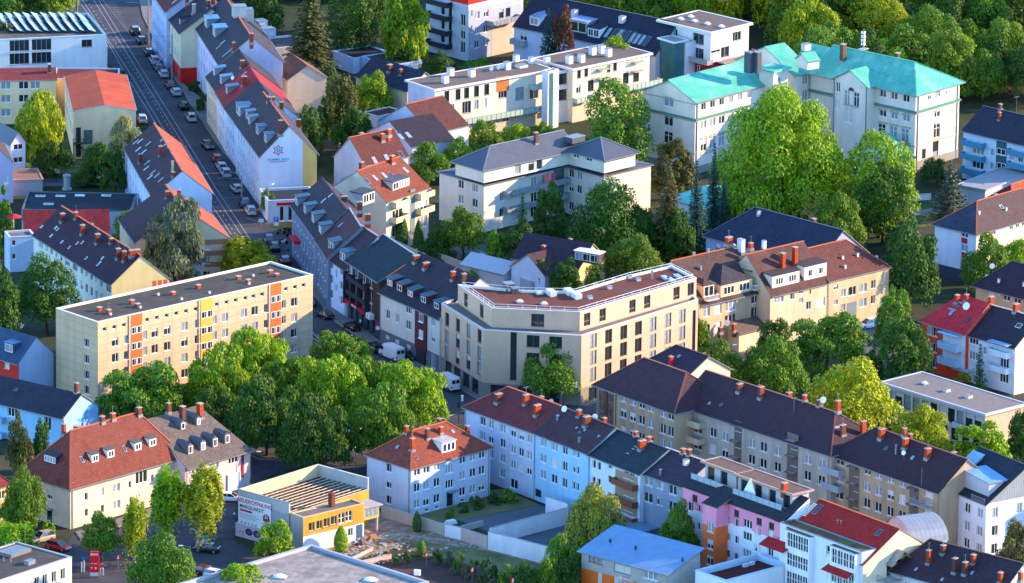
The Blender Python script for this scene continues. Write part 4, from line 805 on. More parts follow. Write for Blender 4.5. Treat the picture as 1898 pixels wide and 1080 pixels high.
# ---- bottom centre grey flat roof
b = B('supermarket', 'low building with wide weathered grey flat roof at the bottom edge', 'building', pts=[(250, 1105), (578, 1130), (795, 1078), (577, 1009)], H=4.8, wall=plaster('b5b2aa'))
b.flat(.45, deck=mat('weathered_roof', '#a49d94', .95, noise=.35, nscale=.25, alt='#7d7872', alts=.35, streak=.3, brick=(1.2, 9, 0, .03, .8, .1)), cope=paint('9fa8b0', .6), cw=.5)
b.dome(qs('b2', 145, 1050, 650, 1068), 2.2); b.boxes(qs('b2', 910, 1035), 1.0, .5, .8, paint('d9dde0'), 'air_unit', cap=False)
# ---- street row at the upper left, front towards the street
def rowhouse(name, label, c, l, H, rise, wallm, roofm, Lu=11, r=None, lock='l', **k):
    b = B(name, label, 'house', c, l, r or (c[0]+60, c[1]-5), H, lock, Lu=Lu, wall=wallm); b.roof('v', rise, roofm, k.get('in0', 0), k.get('in1', 0), oh=.4, ohv=.15, cap=k.get('cap', None)); return b
b = rowhouse('town_house', 'pale blue town house with dark red roof at the far end of the street row', q('a0', 925, 60), q('a0', 845, -60), 12, 4, plaster('b5bfdc'), tile('7a2630')); b.grid('L', 7, [2.2, 5.2, 8.2, 10.8], .9, 1.5, '2'); b.chimney(qs('a0', 1040, 15), 1.4); b.sky(qs('a0', 970, 10), .6, 1.2)
b = rowhouse('town_house', 'town house with bare cream gable and bright red ground floor on the shaded street', q('a0', 1005, 180), q('a0', 930, 80), 10.5, 4.6, CREAM, tile('33303c', '2b2a36'), Lu=12.5); b.band(0, 3.2, plaster('d8281e')); b.grid('L', 4, [5.0, 8.4], 1.0, 1.6, '2'); b.grid('L', 3, [1.5], 1.8, 2.2, '1', frame=REDP); b.chimney(qs('a0', 1078, 75), 2.4, .7, .7, plaster('a9a6a0'), 0); b.chimney(qs('a0', 1160, 40, 1185, 25, 1040, 20), 1.2); b.dormer(qs('a0', 1000, 135, 955, 75), 1.2, 1.3, 'gable', rf=tile('33303c', '2b2a36'), wall=paint('6d6c70', .8))
b = rowhouse('town_house', 'long lilac town house with dark roof, blue metal dormers and orange rear slope', q('a0', 1222, 350), q('a0', 1080, 125), 11.5, 5.2, LILAC, tile('35323e', '2d2c38'), Lu=12.5, cap=CLAY); b.grid('L', 9, [2.0, 5.2, 8.4], .95, 1.6, '2'); b.dormer(qs('a0', 1145, 150, 1190, 200), 3.2, 2.0, 'shed', wall=seamm('7d97ac'), rf=seamm('9cc4dd'), n=2, st='2', slope=.02); b.sky(qs('a0', 1240, 235, 1215, 262, 1270, 290, 1250, 305, 1285, 275), .5, 1.2); b.chimney(qs('a0', 1300, 285), 1.5); b.mast(qs('a0', 1398, 225), 2.5); b.chimney(qs('a0', 1398, 235), 1.6, .7, .6)
for k_, (x, y) in enumerate(((1330, 90), (1370, 110))): b.boxes([q('a0', x, y)], 2.6, 2.6, 2.2, plaster('b9b9b5'), 'roof_annex')
b = rowhouse('town_house', 'cream town house with dark roof and two pale dormers, between lilac and red roofs', q('a0', 1208, 502), q('a0', 1150, 418), 9.5, 5.0, CREAM, tile('34313d', '2c2b38'), Lu=12.5); b.grid('L', 4, [2.2, 5.0, 7.8], .95, 1.5, '2'); b.dormer(qs('a0', 1190, 418, 1228, 465), 1.7, 1.5, 'shed', rf=seamm('8fa9b5'), wall=paint('8a8f96', .8), n=1, st='2'); b.chimney(qs('a0', 1348, 375), 1.7, .8, .6)
b = rowhouse('town_house', 'white town house with bright crimson roof and a grey dormer above the street', q('a0', 1255, 590), q('a0', 1207, 508), 9.3, 5.0, WHT, tile('a5202c', '8a1d2a'), Lu=12.5); b.grid('L', 3, [2.2, 5.0, 7.8], .95, 1.5, '2'); b.dormer(qs('a0', 1260, 520), 2.0, 1.5, 'shed', rf=seamm('6f8391'), wall=paint('7a7f86', .8), n=1, st='2'); b.sky(qs('a0', 1360, 410), .6, 1.3); b.dish(qs('a0', 1295, 455), .4, .8); b.chimney(qs('a0', 1358, 475), 2.0, 1.0, .6)
b = rowhouse('town_house', 'white-blue town house with dark roof and a wide grey metal dormer', q('a0', 1312, 668), q('a0', 1255, 592), 9.3, 5.0, plaster('c5d3e6'), tile('38333f', '2f2d38'), Lu=12.5); b.grid('L', 3, [2.2, 5.0, 7.8], .95, 1.5, '2'); b.dormer(qs('a0', 1325, 640), 4.4, 2.0, 'shed', rf=seamm('5b7c92'), wall=paint('6a7f90', .8), n=2, st='2', slope=0)
b = rowhouse('town_house', 'long white town house, white street-end gable painted with a red and blue six-pointed star sign', q('b0', 42, 862), q('a0', 1312, 670), 10.3, 5.4, plaster('d0d8e4'), tile('3a333e', '302d38'), Lu=10.6, cap=CLAY); rum = b
b.grid('L', 8, [2.2, 5.2, 8.2], .95, 1.6, '2'); b.dormer(qs('a0', 1385, 690, 1372, 660), 1.7, 1.5, 'shed', rf=seamm('7d8a94'), wall=paint('8a8f96', .8), n=1, st='2'); b.dormer(qs('b0', 20, 745, 65, 790), 2.3, 1.7, 'shed', rf=seamm('4c6f84'), wall=paint('7a8f9c', .8), n=1, st='2', slope=0); b.chimney(qs('b0', 150, 745), 2.2, .8, .6); b.chimney(qs('b0', 155, 610, 250, 710), 1.8, .7, .6, BRICK); b.chimney(qs('b0', 85, 565, 110, 560), .8); b.mast(qs('b0', 250, 640), 3)
# painted sign on the gable
def starpts(R, r, cx, cz): return [(cx+(R if k % 2 == 0 else r)*math.sin(math.pi*k/6), cz+(R if k % 2 == 0 else r)*math.cos(math.pi*k/6)) for k in range(12)]
def decal(b, f, polys, m, out, name='painted_sign'):
    q_ = MB()
    for p in polys: q_.poly([(x, -out, z) for x, z in p], m)
    o = q_.obj(name, b.root); o.matrix_local = b.rel @ b.fm(f, 0, 0); return o
sx, sz = b.hit('R', *q('b0', 137, 835)); R1 = 1.15
a_ = starpts(R1, R1*.58, sx, sz); c_ = starpts(R1*.72, R1*.42, sx, sz)
decal(b, 'R', [[a_[k], a_[(k+1) % 12], c_[(k+1) % 12], c_[k]] for k in range(12)], paint('c41432', .8), .012)
a2 = starpts(R1*.5, R1*.3, sx, sz); decal(b, 'R', [[(sx, sz), a2[k], a2[(k+1) % 12]] for k in range(12)], paint('38b4dc', .8), .012)
x_, z_ = b.hit('R', *q('b0', 137, 886)); text('RUMMEL-BAU', .68, paint('2aa0c8', .8), b.root, b.fm('R', x_, z_, .02), sx=.95); x_, z_ = b.hit('R', *q('b0', 137, 899)); text('BAUMEISTER STEFFEN GUT', .27, paint('b02c3a', .8), b.root, b.fm('R', x_, z_, .02), sx=1.0)
u_ = b.alongx('R', 561, 5); L_ = b.face('R')[4]; decal(b, 'R', [[(u_, .05), (L_-.02, .05), (L_-.02, 10.2), (u_, 10.3+(L_-u_)*.9)]], plaster('e2bd6c'), .02, 'sunlit_paint_strip')  # tan decal stands in for a right-turned wall, sunlight painted into its colour
b = B('shop_annex', 'low white corner shop with dark flat roof terrace and red sign below the star gable', 'shop', (497, 372), (480, 352), (590, 368), 4.2, 'r', Lv=9, wall=plaster('cfd6e0')); b.flat(.4, deck=flatm('33424e'), cope=paint('c3d3e0')); b.grid('R', 6, [1.6], .75, 2.6, '1', m0=2.2, m1=2.5, frame=WHITE, blind=0); b.panel('R', 1.6, 3.25, 6.5, 3.75, paint('c4161e', .6), .12, 'shop_sign', metres=True)
# ---- middle row along the curved street
D1, D2 = tile('39313b', '2f2b36'), tile('3a3038', '2b2833')
def qz(*v): return q('b1', *v)
b = rowhouse('town_house', 'grey street house with dark roof and four lead dormers at the street corner', q('b1', 350, 238), q('b1', 215, 55), 9.6, 4.8, plaster('7f90a6'), tile('342f3c', '2c2a38'), Lu=11); b.grid('L', 7, [2.2, 5.0, 7.9], 1.0, 1.5, '2'); b.dormer([q('b1', 238, 60), q('b1', 285, 105), q('b1', 330, 155), q('b1', 370, 215)], 2.1, 1.6, 'shed', rf=seamm('4a6470'), wall=paint('7c8c98', .8), n=1, st='3'); b.sky(qs('b1', 300, 10, 430, 5, 390, 35), .6, 1.3); b.chimney(qs('b1', 505, 45), 1.3, 1.0, .7, BRICKD); b.panel('L', 548, 440, 557, 447, paint('d4142c', .6), 1.1, 'shop_awning')
b = rowhouse('town_house', 'grey-green street house with red-brown steep roof, middle of the curved row', q('b1', 414, 345), q('b1', 350, 240), 9.4, 5.2, plaster('74879c'), tile('4a2e36', '3d2a33'), Lu=12, cap=paint('8d9aa8')); b.grid('L', 4, [2.2, 5.0, 7.9], 1.0, 1.5, '2'); b.chimney(qs('b1', 590, 90, 635, 150), 1.4, .9, .6, BRICK); b.sky(qs('b1', 485, 170), .4, 1.2)
b = rowhouse('town_house', 'light blue narrow street house with two dark dormers beside the wood-clad block', q('b1', 515, 412), q('b1', 414, 345), 9.0, 5.4, plaster('c3d8f2'), tile('3a2c36', '332934'), Lu=12, cap=paint('8d9aa8')); b.win('L', tx('b', 435, 488), ty(1, 392, 472, 555), 1.2, 1.4, '2', blind=0); b.win('L', tx('b', 460), ty(1, 440, 520), .7, 1.4, '1'); b.dormer(qs('b1', 430, 310, 495, 370), 2.6, 1.7, 'shed', rf=seamm('4a6470'), wall=paint('7c8c98', .8), n=2, st='1'); b.pipe('L', -.2)
BW = mat('wood_cladding', '#4a362f', .8, noise=.2, brick=(3, .2, .5, .02, .6, .2))
b = B('balcony_block', 'dark wood-clad block with full-width balconies over a pharmacy shop with red sign', 'apartment block', (704, 520), (643, 479), Lu=14, r=(800, 500), H=10.6, wall=BW)
b.roof('v', 3.8, tile('22353c', '1b2c34'), 0, 0, oh=.6, ohv=.1, cap=paint('7d96a8')); b.band(0, 3.0, paint('2c4a52', .6), 'L')
b.win('L', tx('b', 540, 575, 618, 650), zs=[9.2, 6.4, 4.3], w=1.7, h=1.9, st='2', blind=None); b.balcony('L', tx('b', 590), zs=[7.4, 4.8], w=8.5, d=.9, h=.8, m=paint('2a3038', .7))
for x in (523, 560, 597, 640): b.panel('L', tx('b', x)[0], 500+(x-520)*.2, tx('b', x)[0]+1.5, 560+(x-520)*.2, DARKP, .9, 'post')
b.panel('L', *q('b1', 505, 612), *q('b1', 625, 690), paint('c8103a', .5), .5, 'shop_sign'); L_ = b.face('L')[4]
for o in [c_ for c_ in b.root.children if c_.name.startswith('shop_sign')]: bpy.data.objects.remove(o)
b.panel('L', .6, 3.0, L_*.72, 3.6, paint('c8103a', .5), .8, 'shop_sign', metres=True); b.panel('L', L_*.73, 2.85, L_*.84, 3.8, WHITE, .9, 'pharmacy_sign', metres=True)
text('APOTHEKE', .5, WHITE, b.root, b.fm('L', L_*.36, 3.3, .83), sx=1.2); text('A', .9, paint('d01028'), b.root, b.fm('L', L_*.785, 3.33, .93))
b.grid('L', 5, [1.4], 1.3, 2.3, '1', frame=DARKP, blind=0)
YD = plaster('d3d2c4')
b = B('long_street_house', 'long white house with grey ground floor and five dormers, opposite the plaza trees', 'apartment block', (773, 568), (704, 538), Lu=16, r=(900, 545), H=9.9, wall=YD)
b.roof('v', 6.0, tile('2e2e38', '272832'), oh=.5, ohv=.05, cap=False); b.band(0, 3.0, plaster('6a7076'), 'L')
b.win('L', tx('b', 747, 800), ty(1, 580, 667), 1.15, 1.5, '2'); b.win('L', tx('b', 862), ty(1, 638, 727), 1.6, 1.5, '3'); b.win('L', tx('b', 743, 797, 860), zs=[1.6], w=1.3, h=1.4, st='2', blind=.5)
b.dormer(qs('b1', 758, 512, 812, 540, 872, 572), 1.9, 1.35, 'shed', rf=paint('4a5e66', .7), wall=paint('6a2c30', .8), n=1, st='2', frame=WHITE); b.chimney(qs('b1', 905, 375, 960, 410), 1.2, 1.0, .6); b.pipe('L', .3)
b = B('long_street_house', 'narrow white house with a dark red bay and gateway, left of the beige corner block', 'apartment block', (815, 588), (773, 568), Lu=16, r=(940, 565), H=9.9, wall=YD)
b.roof('v', 6.0, tile('2e2e38', '272832'), oh=.5, ohv=.05, cap=False); b.band(0, 3.0, plaster('6a7076'), 'L'); b.panel('L', *q('b1', 905, 640), *q('b1', 965, 880), paint('5e2530', .8), .3, 'bay'); L_ = b.face('L')[4]
b.win('L', tx('b', 998), ty(1, 708, 797), 1.1, 1.5, '2'); b.win('L', tx('b', 998), zs=[1.5], w=1.4, h=2.4, st='1', frame=WHITE); b.panel('L', *q('b1', 912, 850), *q('b1', 958, 960), DARKP, .31, 'gateway')
for z in (8.4, 5.4): put_window(b.root, b.fm('L', L_*.26, z-.7, .37), 1.4, 1.5, '2', blind=0 if z > 6 else 1.0)
b.dormer(qs('b1', 945, 605, 1018, 640), 1.9, 1.35, 'shed', rf=paint('4a5e66', .7), wall=paint('6a2c30', .8), n=1, st='2'); b.chimney(qs('b1', 1110, 475, 1170, 500), 1.7, .8, .6)
# ---- houses between: balconied house and brown roofs
BAL = paint('d8c7a0', .7)
b = B('balcony_house', 'cream house with stacked beige balconies under a big orange-brown tiled roof', 'apartment block', (716, 372), (625, 345), (795, 345), 10.2, 'r', wall=plaster('d9cdb4'))
b.roof('u', 4.6, tile('8a4a34', '6e3c2e'), 0, 0, oh=.4, ohv=.1, cap=CLAY); b.balcony('R', tx('b', 800, 938), ty(1, 60, 145), w=4.2, d=1.3, h=1.0, m=BAL); b.win('R', tx('b', 800, 938), ty(1, 30, 115, 200), 2.8, 2.0, '3'); b.panel('R', *q('b1', 872, -25), *q('b1', 896, 215), paint('6f7f86', .6), .05, 'glass_block_strip'); b.win('R', tx('b', 745), ty(1, 30, 110), 1.2, 1.4, '2')
b.chimney(qs('b0', 770, 905, 600, 945, 750, 750), 1.3, .8, .6, BRICK); b.sky(qs('b0', 630, 1005, 675, 988, 727, 975, 845, 945, 765, 972, 500, 990), .8, 1.4); b.boxes(qs('b0', 812, 1010), 1, .8, .7, paint('b9c4cc'), 'air_unit'); b.dormer(qs('b0', 820, 1045), 5.2, 1.6, 'shed', wall=plaster('cfc6b4'), rf=paint('4a555c', .8), n=3, st='2', slope=.02); b.dormer(qs('b1', 640, 45), 3.6, 1.9, 'shed', wall=plaster('cfd3d8'), rf=paint('3b4650', .8), n=2, st='2', slope=.02)
b = B('brown_roof_house', 'white-gabled house with brown roof and three orange chimneys, front of the dark-roofed white house', 'house', (677, 305), (605, 291), (757, 288), 7.6, 'r', wall=plaster('c3c9d2')); b.roof('u', 4.4, tile('5b2f2c', '4c2a2a'), 0, 0, oh=.2, ohv=.15, cap=CLAY); b.chimney(qs('b0', 537, 800, 600, 778, 715, 780), 1.2, .8, .6); b.chimney([q('b0', 752, 752)], 1.0, .9, .6); b.sky(qs('b0', 820, 858, 740, 877, 672, 890), .9, 1.5); b.win('L', [614], zs=[5], w=.8, h=1.3)
b = B('white_gable_house', 'small white-gabled house with near black roof and two skylights', 'house', (764, 272), (680, 243), Lu=10, r=(830, 258), H=6.6, wall=plaster('bccbe2')); b.roof('u', 3.6, tile('2b2a38', '242432'), 0, 0, oh=.2, ohv=.2, cap=False); b.sky(qs('b0', 818, 760, 860, 750), .9, 1.7)
b = B('white_gable_house', 'white house with steep brown tiled roof against the long white block', 'house', (800, 247), (703, 222), Lu=10, r=(840, 238), H=7.2, wall=plaster('c3d2e6')); b.roof('u', 4.4, tile('59342c', '4c2c28'), 0, 0, oh=.2, ohv=.15, cap=CLAY); b.sky(qs('b0', 890, 585), 1.1, 1.7)
# ---- white U-shaped block with dark hipped roofs
SM = seamm('5a5f68', .7, .5)
JW = plaster('e3dccb')
b = B('apartment_villa', 'white U-shaped block with grey metal hipped roofs and metal skirt roofs', 'apartment block', (897, 341), (811, 319), (1062, 303), 9.2, 'r', wall=JW)
b.roof('u', 1.2, SM, 3, 3, oh=.5, cap=ZINC, soff=paint('5f5a55')); b.win('R', tx('c', 30), ty(1, -0, 25), .8, 1.2, '1'); b.win('L', [854, 880], [341, 369], 1.3, 1.5, '2'); b.win('R', tx('b', 1380), ty(0, 1025), 1.0, 1.5, '1'); b.win('R', tx('b', 1380), ty(1, 15, 100), 1.0, 1.5, '1'); b.win('R', [935, 955, 990, 1010, 1030], zs=[7.4, 4.4, 1.6], w=1.4, h=1.9, st='2'); b.balcony('R', [990], zs=[6.1, 3.1], w=16, d=1.3, h=1.0, m=GLASSB, style='glass'); b.panel('R', 962, 330, 968, 420, paint('c9cfd4', .6), .05, 'pilaster')
b.panel('R', 999, 322, 1007, 334, paint('e8765a', .8), .05, 'beach_towel', rec=1.4); b.panel('R', 1012, 318, 1020, 330, paint('d93a7a', .8), .05, 'beach_towel', rec=1.4)
t = B('x', '', '', (897, 311), (840, 297), (1070, 273), 2.9, 'r', z0=9.9, wall=JW, root=b, wname='upper_wall'); t.roof('u', 2.6, SM, 5, 0, oh=.6, cap=ZINC); t.win('R', tx('b', 1308), ty(0, 940), 1.2, 1.2, '2'); t.win('L', tx('b', 1140, 1245), ty(0, 910), 1.4, 1.3, '1', blind=1.0); t.win('R', [960, 985, 1000], zs=[1.3], w=1.4, h=1.9, st='1'); t.chimney(qs('c0', 160, 795), 1.7, .7, .6, BROWNP, 0); t.sky(qs('c0', 60, 805), 1.2, .9, DARKP)
b2 = B('x', '', '', (1120, 325), (1046, 305), (1200, 303), 9.2, 'l', wall=JW, root=b, wname='wing_wall'); b2.roof('v', 1.2, SM, 3, 3, oh=.5, cap=ZINC); b2.win('L', tx('c', 355, 400), ty(0, 962, 1040), 1.2, 1.5, '2'); b2.win('R', tx('c', 660), ty(0, 968, 1045), .7, 1.4, '1'); b2.win('L', tx('c', 400, 355), zs=[1.6], w=1.2, h=1.5)
t = B('x', '', '', (1120, 293), (1050, 275), (1178, 279), 2.9, 'l', z0=9.9, wall=JW, root=b, wname='upper_wall'); t.roof('v', 2.4, SM, 5, 5, oh=.6, cap=ZINC); t.win('L', tx('c', 383, 455), ty(0, 860), 1.3, 1.1, '2'); t.win('R', tx('c', 570, 660), ty(0, 885), 1.2, 1.1, '2'); t.boxes(qs('c0', 375, 785), 3.4, 2.2, 1.0, paint('4f565e', .7), 'roof_hatch')
b.panel('R', b.alongx('R', 1026, 6), .4, b.alongx('R', 1043, 6), 9.0, GLASST, .35, 'glass_stair_front', metres=True)
# ---- small house and greenhouse bits in the garden
b = B('villa', 'garden house with dark hipped roof, pale box dormer and yellow wall', 'house', (1072, 497), (950, 476), (1118, 478), 6.0, 'l', Lu=9.5, wall=plaster('e0c48a')); b.roof('v', 3.6, tile('3c3038', '2c2a38'), 0, 0, oh=.4, cap=False); b.dormer(qs('c1', 440, 375), 5.0, 1.7, 'shed', wall=paint('4c4244', .8), rf=paint('d9dbd9', .8), n=3, st='1', slope=0); b.win('R', tx('c', 480), ty(1, 440), 2.4, 1.3, '2'); b.chimney(qs('c1', 203, 315, 350, 275), 1.1)
b = B('white_side_house', 'white gable house with small windows below the hedge, left of the yellow garden house', 'house', (1010, 509), (948, 491), Lu=8, r=(1060, 498), H=5.0, wall=plaster('c9d9ee')); b.roof('u', 3.0, tile('4a3236', '3a2c32'), 0, 0, oh=.3, cap=False); b.win('L', tx('c', 120, 175), ty(1, 380), 1.1, 1.2, '2')
b = B('shed', 'pale sheet-roofed workshop in the courtyard behind the five-dormer house', 'shed', (935, 507), (815, 500), (975, 495), 3.4, 'r', wall=plaster('b9bfc6')); b.H = 3.4; b.roof('v', 1.6, paint('a9b5bd', .7), 0, 0, oh=.3, cap=False)
b = B('shed', 'low garden shed with grey roof and white wall, under the garden trees', 'shed', (935, 476), (890, 463), (962, 470), 3.0, 'l', Lu=5, wall=plaster('d5dde2')); b.roof('v', 1.0, paint('4a5864', .8), 0, 0, oh=.3, cap=False); b.grid('L', 3, [1.6], .9, 1.1)
b = B('shed', 'garage row with dark blue roof beside the pale workshop', 'garage', (985, 522), (930, 500), (1000, 512), 3.2, 'l', Lu=7, wall=plaster('a9b2bd')); b.flat(.1, deck=flatm('2c3c50'))
# ---- upper left
b = B('school', 'white flat-roofed school with rows of tilted solar panels and dark glazed loggias', 'school', (197, 64), (-60, 67), (163, 24), 8.2, 'r', wall=plaster('eeeeea'))
b.flat(.35, deck=flatm('6f7468', '8a8d84'), cope=paint('d5d9da')); b.win('L', [161], [80], 1.9, 1.4, '2', frame=paint('9a7a5a'), blind=0)
for x in (22, 61): 
    for zz in (6.8, 4.1): b.win('L', [x+16 if x > 50 else x+14], zs=[zz], w=4.0, h=2.3, st='4', frame=GREYP, blind=0)
S1 = mat('solar_cells', '#1c2c58', .15, spec=.8, noise=.1, brick=(.8, 1.6, 0, .03, 1.8, .1)); S2 = mat('solar_cells_pale', '#8d9cb4', .2, spec=.8, noise=.1, brick=(.8, 1.6, 0, .03, .6, .1))
for j in range(2):
    for k in range(10):
        px, py = 2+k*16.5+(11 if j else 0), (51 if j else 36); p_, n_ = b.onroof(px, py); q_ = MB(); M4 = Matrix.Rotation(.32, 4, 'X')
        q_.box(-5.0 if j else -3.8, -.75, .5, 4.6 if j else 3.8, .75, .56, S1 if (j+k) % 2 else S2, M4)
        for sx in (-3, 3): q_.tube((sx, -.5, 0), (sx, -.5, .32), .04, .04, ZINC, 4); q_.tube((sx, .5, 0), (sx, .5, .6), .04, .04, ZINC, 4)
        o = q_.obj('solar_panel', b.root); o.location = p_
t = B('x', '', '', (199, 87), (101, 88), Lu=6, r=(190, 78), H=5.6, wall=plaster('eeeeea'), root=b, wname='front_wall'); t.flat(.2, deck=flatm('8d9088'), cope=paint('d5d9da')); t.win('L', tx('a', 450, 540), ty(0, 330), 1.2, 1.3, '1', blind=0)
b = B('yellow_block', 'pale yellow three-storey building with low red-brown roof behind the orange-roofed hall', 'apartment block', (104, 147), (-70, 150), (97, 118), 8.8, 'l', Lu=10, wall=plaster('f2d6a6'))
b.roof('v', 1.2, tile('8a3a38', '6f3030'), 0, 0, mono='0' if False else False, oh=.2, cap=False, split=.5); b.win('L', tx('a', 33, 132, 197), ty(0, 475, 548, 625), 1.7, 1.4, '2'); b.chimney(qs('a0', 275, 400), 1.9, .8, .6, BROWNP, 0)
b = B('roof_link', 'low red-brown roofed wing reaching behind the orange-roofed hall to the street', 'building', (219, 147), (100, 146), (208, 122), 7.8, 'l', Lu=9, wall=plaster('c9b98e')); b.flat(.2, deck=flatm('7d3433', '8d4440'), cope=paint('9fb3c4'))
b = B('sports_hall', 'yellow hall with shallow orange-red gable roof and blank front wall with fire stairs', 'hall', (252, 203), (136, 205), (214, 139), 9.6, 'l', wall=plaster('f6d6a8')); sp = b
b.roof('u', 1.1, mat('orange_roofing', '#ab4c2c', .9, noise=.35, nscale=.35, alt='#964530', alts=.15), 0, 0, oh=.15, ohv=.15, cap=False, soff=paint('b9c4cc')); b.win('L', [167], zs=[3.4], w=.1, h=.1) if False else None
b.panel('L', *q('a0', 465, 722), *q('a0', 515, 800), paint('5f666c', .7), .05, 'vent_grille'); b.panel('L', *q('a0', 422, 708), *q('a0', 450, 870), paint('30363c', .7), .05, 'door'); b.grid(2, 5, [7.6, 4.6], 2.6, 1.5, '2')
q_ = MB(); g0 = sp.Mi @ P(160, 300, 0); x0, z0_ = sp.hit('L', *q('a0', 440, 860))
for k in range(10): q_.box(x0-.8+k*.38, -1.3, 3.3-.33*k, x0-.4+k*.38, -.2, 3.36-.33*k, DARKP)
q_.box(x0-1.2, -1.4, 3.3, x0+.8, -.05, 3.4, DARKP)
for x in (-1.2, .7): q_.tube((x0+x, -1.35, 0), (x0+x, -1.35, 4.4), .05, .05, DARKP)
q_.bar((x0-1.2, -1.38, 4.3), (x0+.7, -1.38, 4.3), .06, .06, DARKP); q_.bar((x0+.7, -1.38, 4.3), (x0+3.2, -1.38, 1.0), .06, .06, DARKP)
o = q_.obj('fire_stairs', b.root); o.matrix_local = sp.fm('L', 0, 0)
b = rowhouse('street_house', 'white-gabled street house, west slope tinted shade purple, full of skylights, and east slope tinted sunlit orange', (378, 350), (282, 359), 9.3, 4.4, plaster('c9d6ea'), tile('b5522c', '9c4828'), Lu=11, r=(330, 264), lock='l', cap=CLAY) if False else None
b = B('street_house', 'white-gabled street house, west roof slope tinted shade purple, full of skylights, east slope tinted sunlit orange', 'house', (283, 361), (232, 272), Lu=11, r=(378, 350), H=9.3, wall=plaster('c9d6ea'))
b.roof('v', 4.4, tile('3f2c36', '35262f'), 0, 0, oh=.35, ohv=.1, cap=CLAY, mats={1: tile('aa5636', '934a34')}); b.grid('L', 9, [7.6, 4.8, 2.0], .8, 1.4, '1')  # shade and sunlight painted into dark and orange tiles of opposite slopes
b.sky(qs('a0', 755, 790, 780, 785, 770, 830, 825, 800, 800, 845, 818, 905, 815, 935, 850, 960, 875, 975, 895, 1000, 835, 985), .6, 1.4); b.sky(qs('a0', 905, 775, 925, 800, 945, 830, 965, 860), .6, 1.2); b.chimney(qs('a0', 782, 905, 893, 865), 1.8, .7, .6); b.chimney(qs('a0', 965, 980), 1.0); b.chimney(qs('a0', 960, 950), 2.2, .4, .4, paint('c9b98a', .8), 0)
b = B('checker_house', 'street house with a roof tinted sunlit orange and a gable patterned in brown and pale squares', 'house', (252, 448), (222, 405), Lu=17, r=(416, 433), H=8.4, wall=plaster('cdbf9e'))
b.roof('v', 6.0, tile('3f2c36', '35262f'), 0, 0, oh=.35, ohv=.1, cap=CLAY, mats={1: tile('aa5636', '934a34')}); b.chimney(qs('a1', 930, 20, 995, 20), 1.4)  # sunlit slope painted orange, shaded slope dark, on one tiled roof
BRN = paint('a8705a', .9); L_ = b.face('R')[4]
for k in range(4): b.panel('R', L_-4.4, .9+k*2.1*1.0, L_-.15, 1.85+k*2.1, BRN, .02, 'facade_square', metres=True)
b.panel('R', L_-6.6, .2, L_-4.7, 9.6, paint('b9bfc8', .8), .02, 'facade_strip', metres=True); b.win('R', [383], zs=[1.6, 4.4, 6.9], w=1.2, h=1.3, st='1', hole=True)
b.panel('R', L_-9.4, .9, L_-6.9, 2.0, BRN, .02, 'facade_square', metres=True); b.panel('R', L_-9.4, 5.0, L_-6.9, 6.0, BRN, .02, 'facade_square', metres=True)
b = B('long_house', 'long white house with dark purple roof, many chimneys and cream gable with orange stripes', 'house', (207, 526), (62, 433), Lu=11, r=(325, 519), H=9.2, wall=plaster('d9dccf'))
b.roof('v', 4.6, tile('3a2634', '30212d'), 0, 0, oh=.35, ohv=.1, cap=CLAY, mats={1: tile('9c4a32', '843f2e')}); b.gmat = plaster('e5cf8e'); b.band(0, 9.2, plaster('e5cf8e'), 'R')  # sun put into the brighter right-slope tiles, shade into the purple ones
b.win('L', tx('a', 228), ty(1, 275, 355), 1.8, 1.7, '2'); b.win('L', tx('a', 260, 287, 315, 342, 455, 482, 510, 537, 565), ty(1, 295, 380, 465), 1.0, 1.5, '1'); b.win('L', tx('a', 375, 418, 603), ty(1, 372, 455), 2.0, 1.8, '3')
for k in range(3): b.panel('R', b.face('R')[4]-3.2+k*1.05, .2, b.face('R')[4]-2.5+k*1.05, 8.9, paint('c9683a', .8), .02, 'stripe', metres=True)
b.chimney(qs('a1', 348, 150, 460, 220, 543, 270, 658, 355, 692, 370), 1.5, .7, .7); b.chimney(qs('a1', 423, 135, 510, 190, 618, 270), 1.0, .6, .6); b.chimney(qs('a1', 748, 340), 1.0, 1.7, .7)
b.sky(qs('a1', 232, 180, 310, 185, 345, 265, 385, 295, 430, 272, 458, 268, 480, 355, 545, 390, 555, 380, 570, 355, 285, 230, 320, 195), .45, .7, WHITE)
b = B('red_roof_shed', 'low building with dark crimson roof behind the long white house', 'building', (202, 428), (46, 430), Lu=9, r=(198, 400), H=4.5, wall=plaster('b9a9a4')); b.roof('v', 3.0, tile('7a222a', '68202a'), oh=.2, cap=False)
b = B('white_cube', 'white windowless cube annex with terrace at the near end of the long white house', 'building', (66, 437), (18, 440), Lu=4.5, r=(66, 430), H=6.5, wall=plaster('b4c6e2')); b.flat(.3, deck=flatm('8a93a0')); b.win('L', [26], [450, 475], .7, 1.0, '1')
b = B('workshop', 'long low workshop with near-black flat roof, skylights and a round steel vent', 'workshop', (243, 392), (40, 388), Lu=13, r=(236, 342), H=4.6, lock='l', wall=plaster('aebfce')); b.flat(.15, deck=flatm('23303a', '2a3844'), cope=paint('4a5a66')); b.sky([(75, 363), (112, 363), (148, 362), (197, 362), (90, 378)], 1.3, 1.8, WHITE)
q_ = MB(); p_, n_ = b.onroof(124, 350); q_.lathe((0, 0, -.1), [(.9, 0), (.9, .3), (.6, .4), (.6, 2.4), (.75, 2.5), (.75, 2.8), (.3, 3.0)], ZINC, 12); o = q_.obj('round_vent', b.root); o.location = p_
b = B('courtyard_house', 'narrow white house with grey mono roof behind the dark tiled gable at the left edge', 'house', (47, 262), (20, 265), Lu=16, r=(18, 222), H=7.4, wall=plaster('d9dfe2')); b.roof('u', 2.0, paint('6d7680', .8), oh=.3, cap=False); b.win('L', [34], [272, 296], 1.7, 1.0, '2')
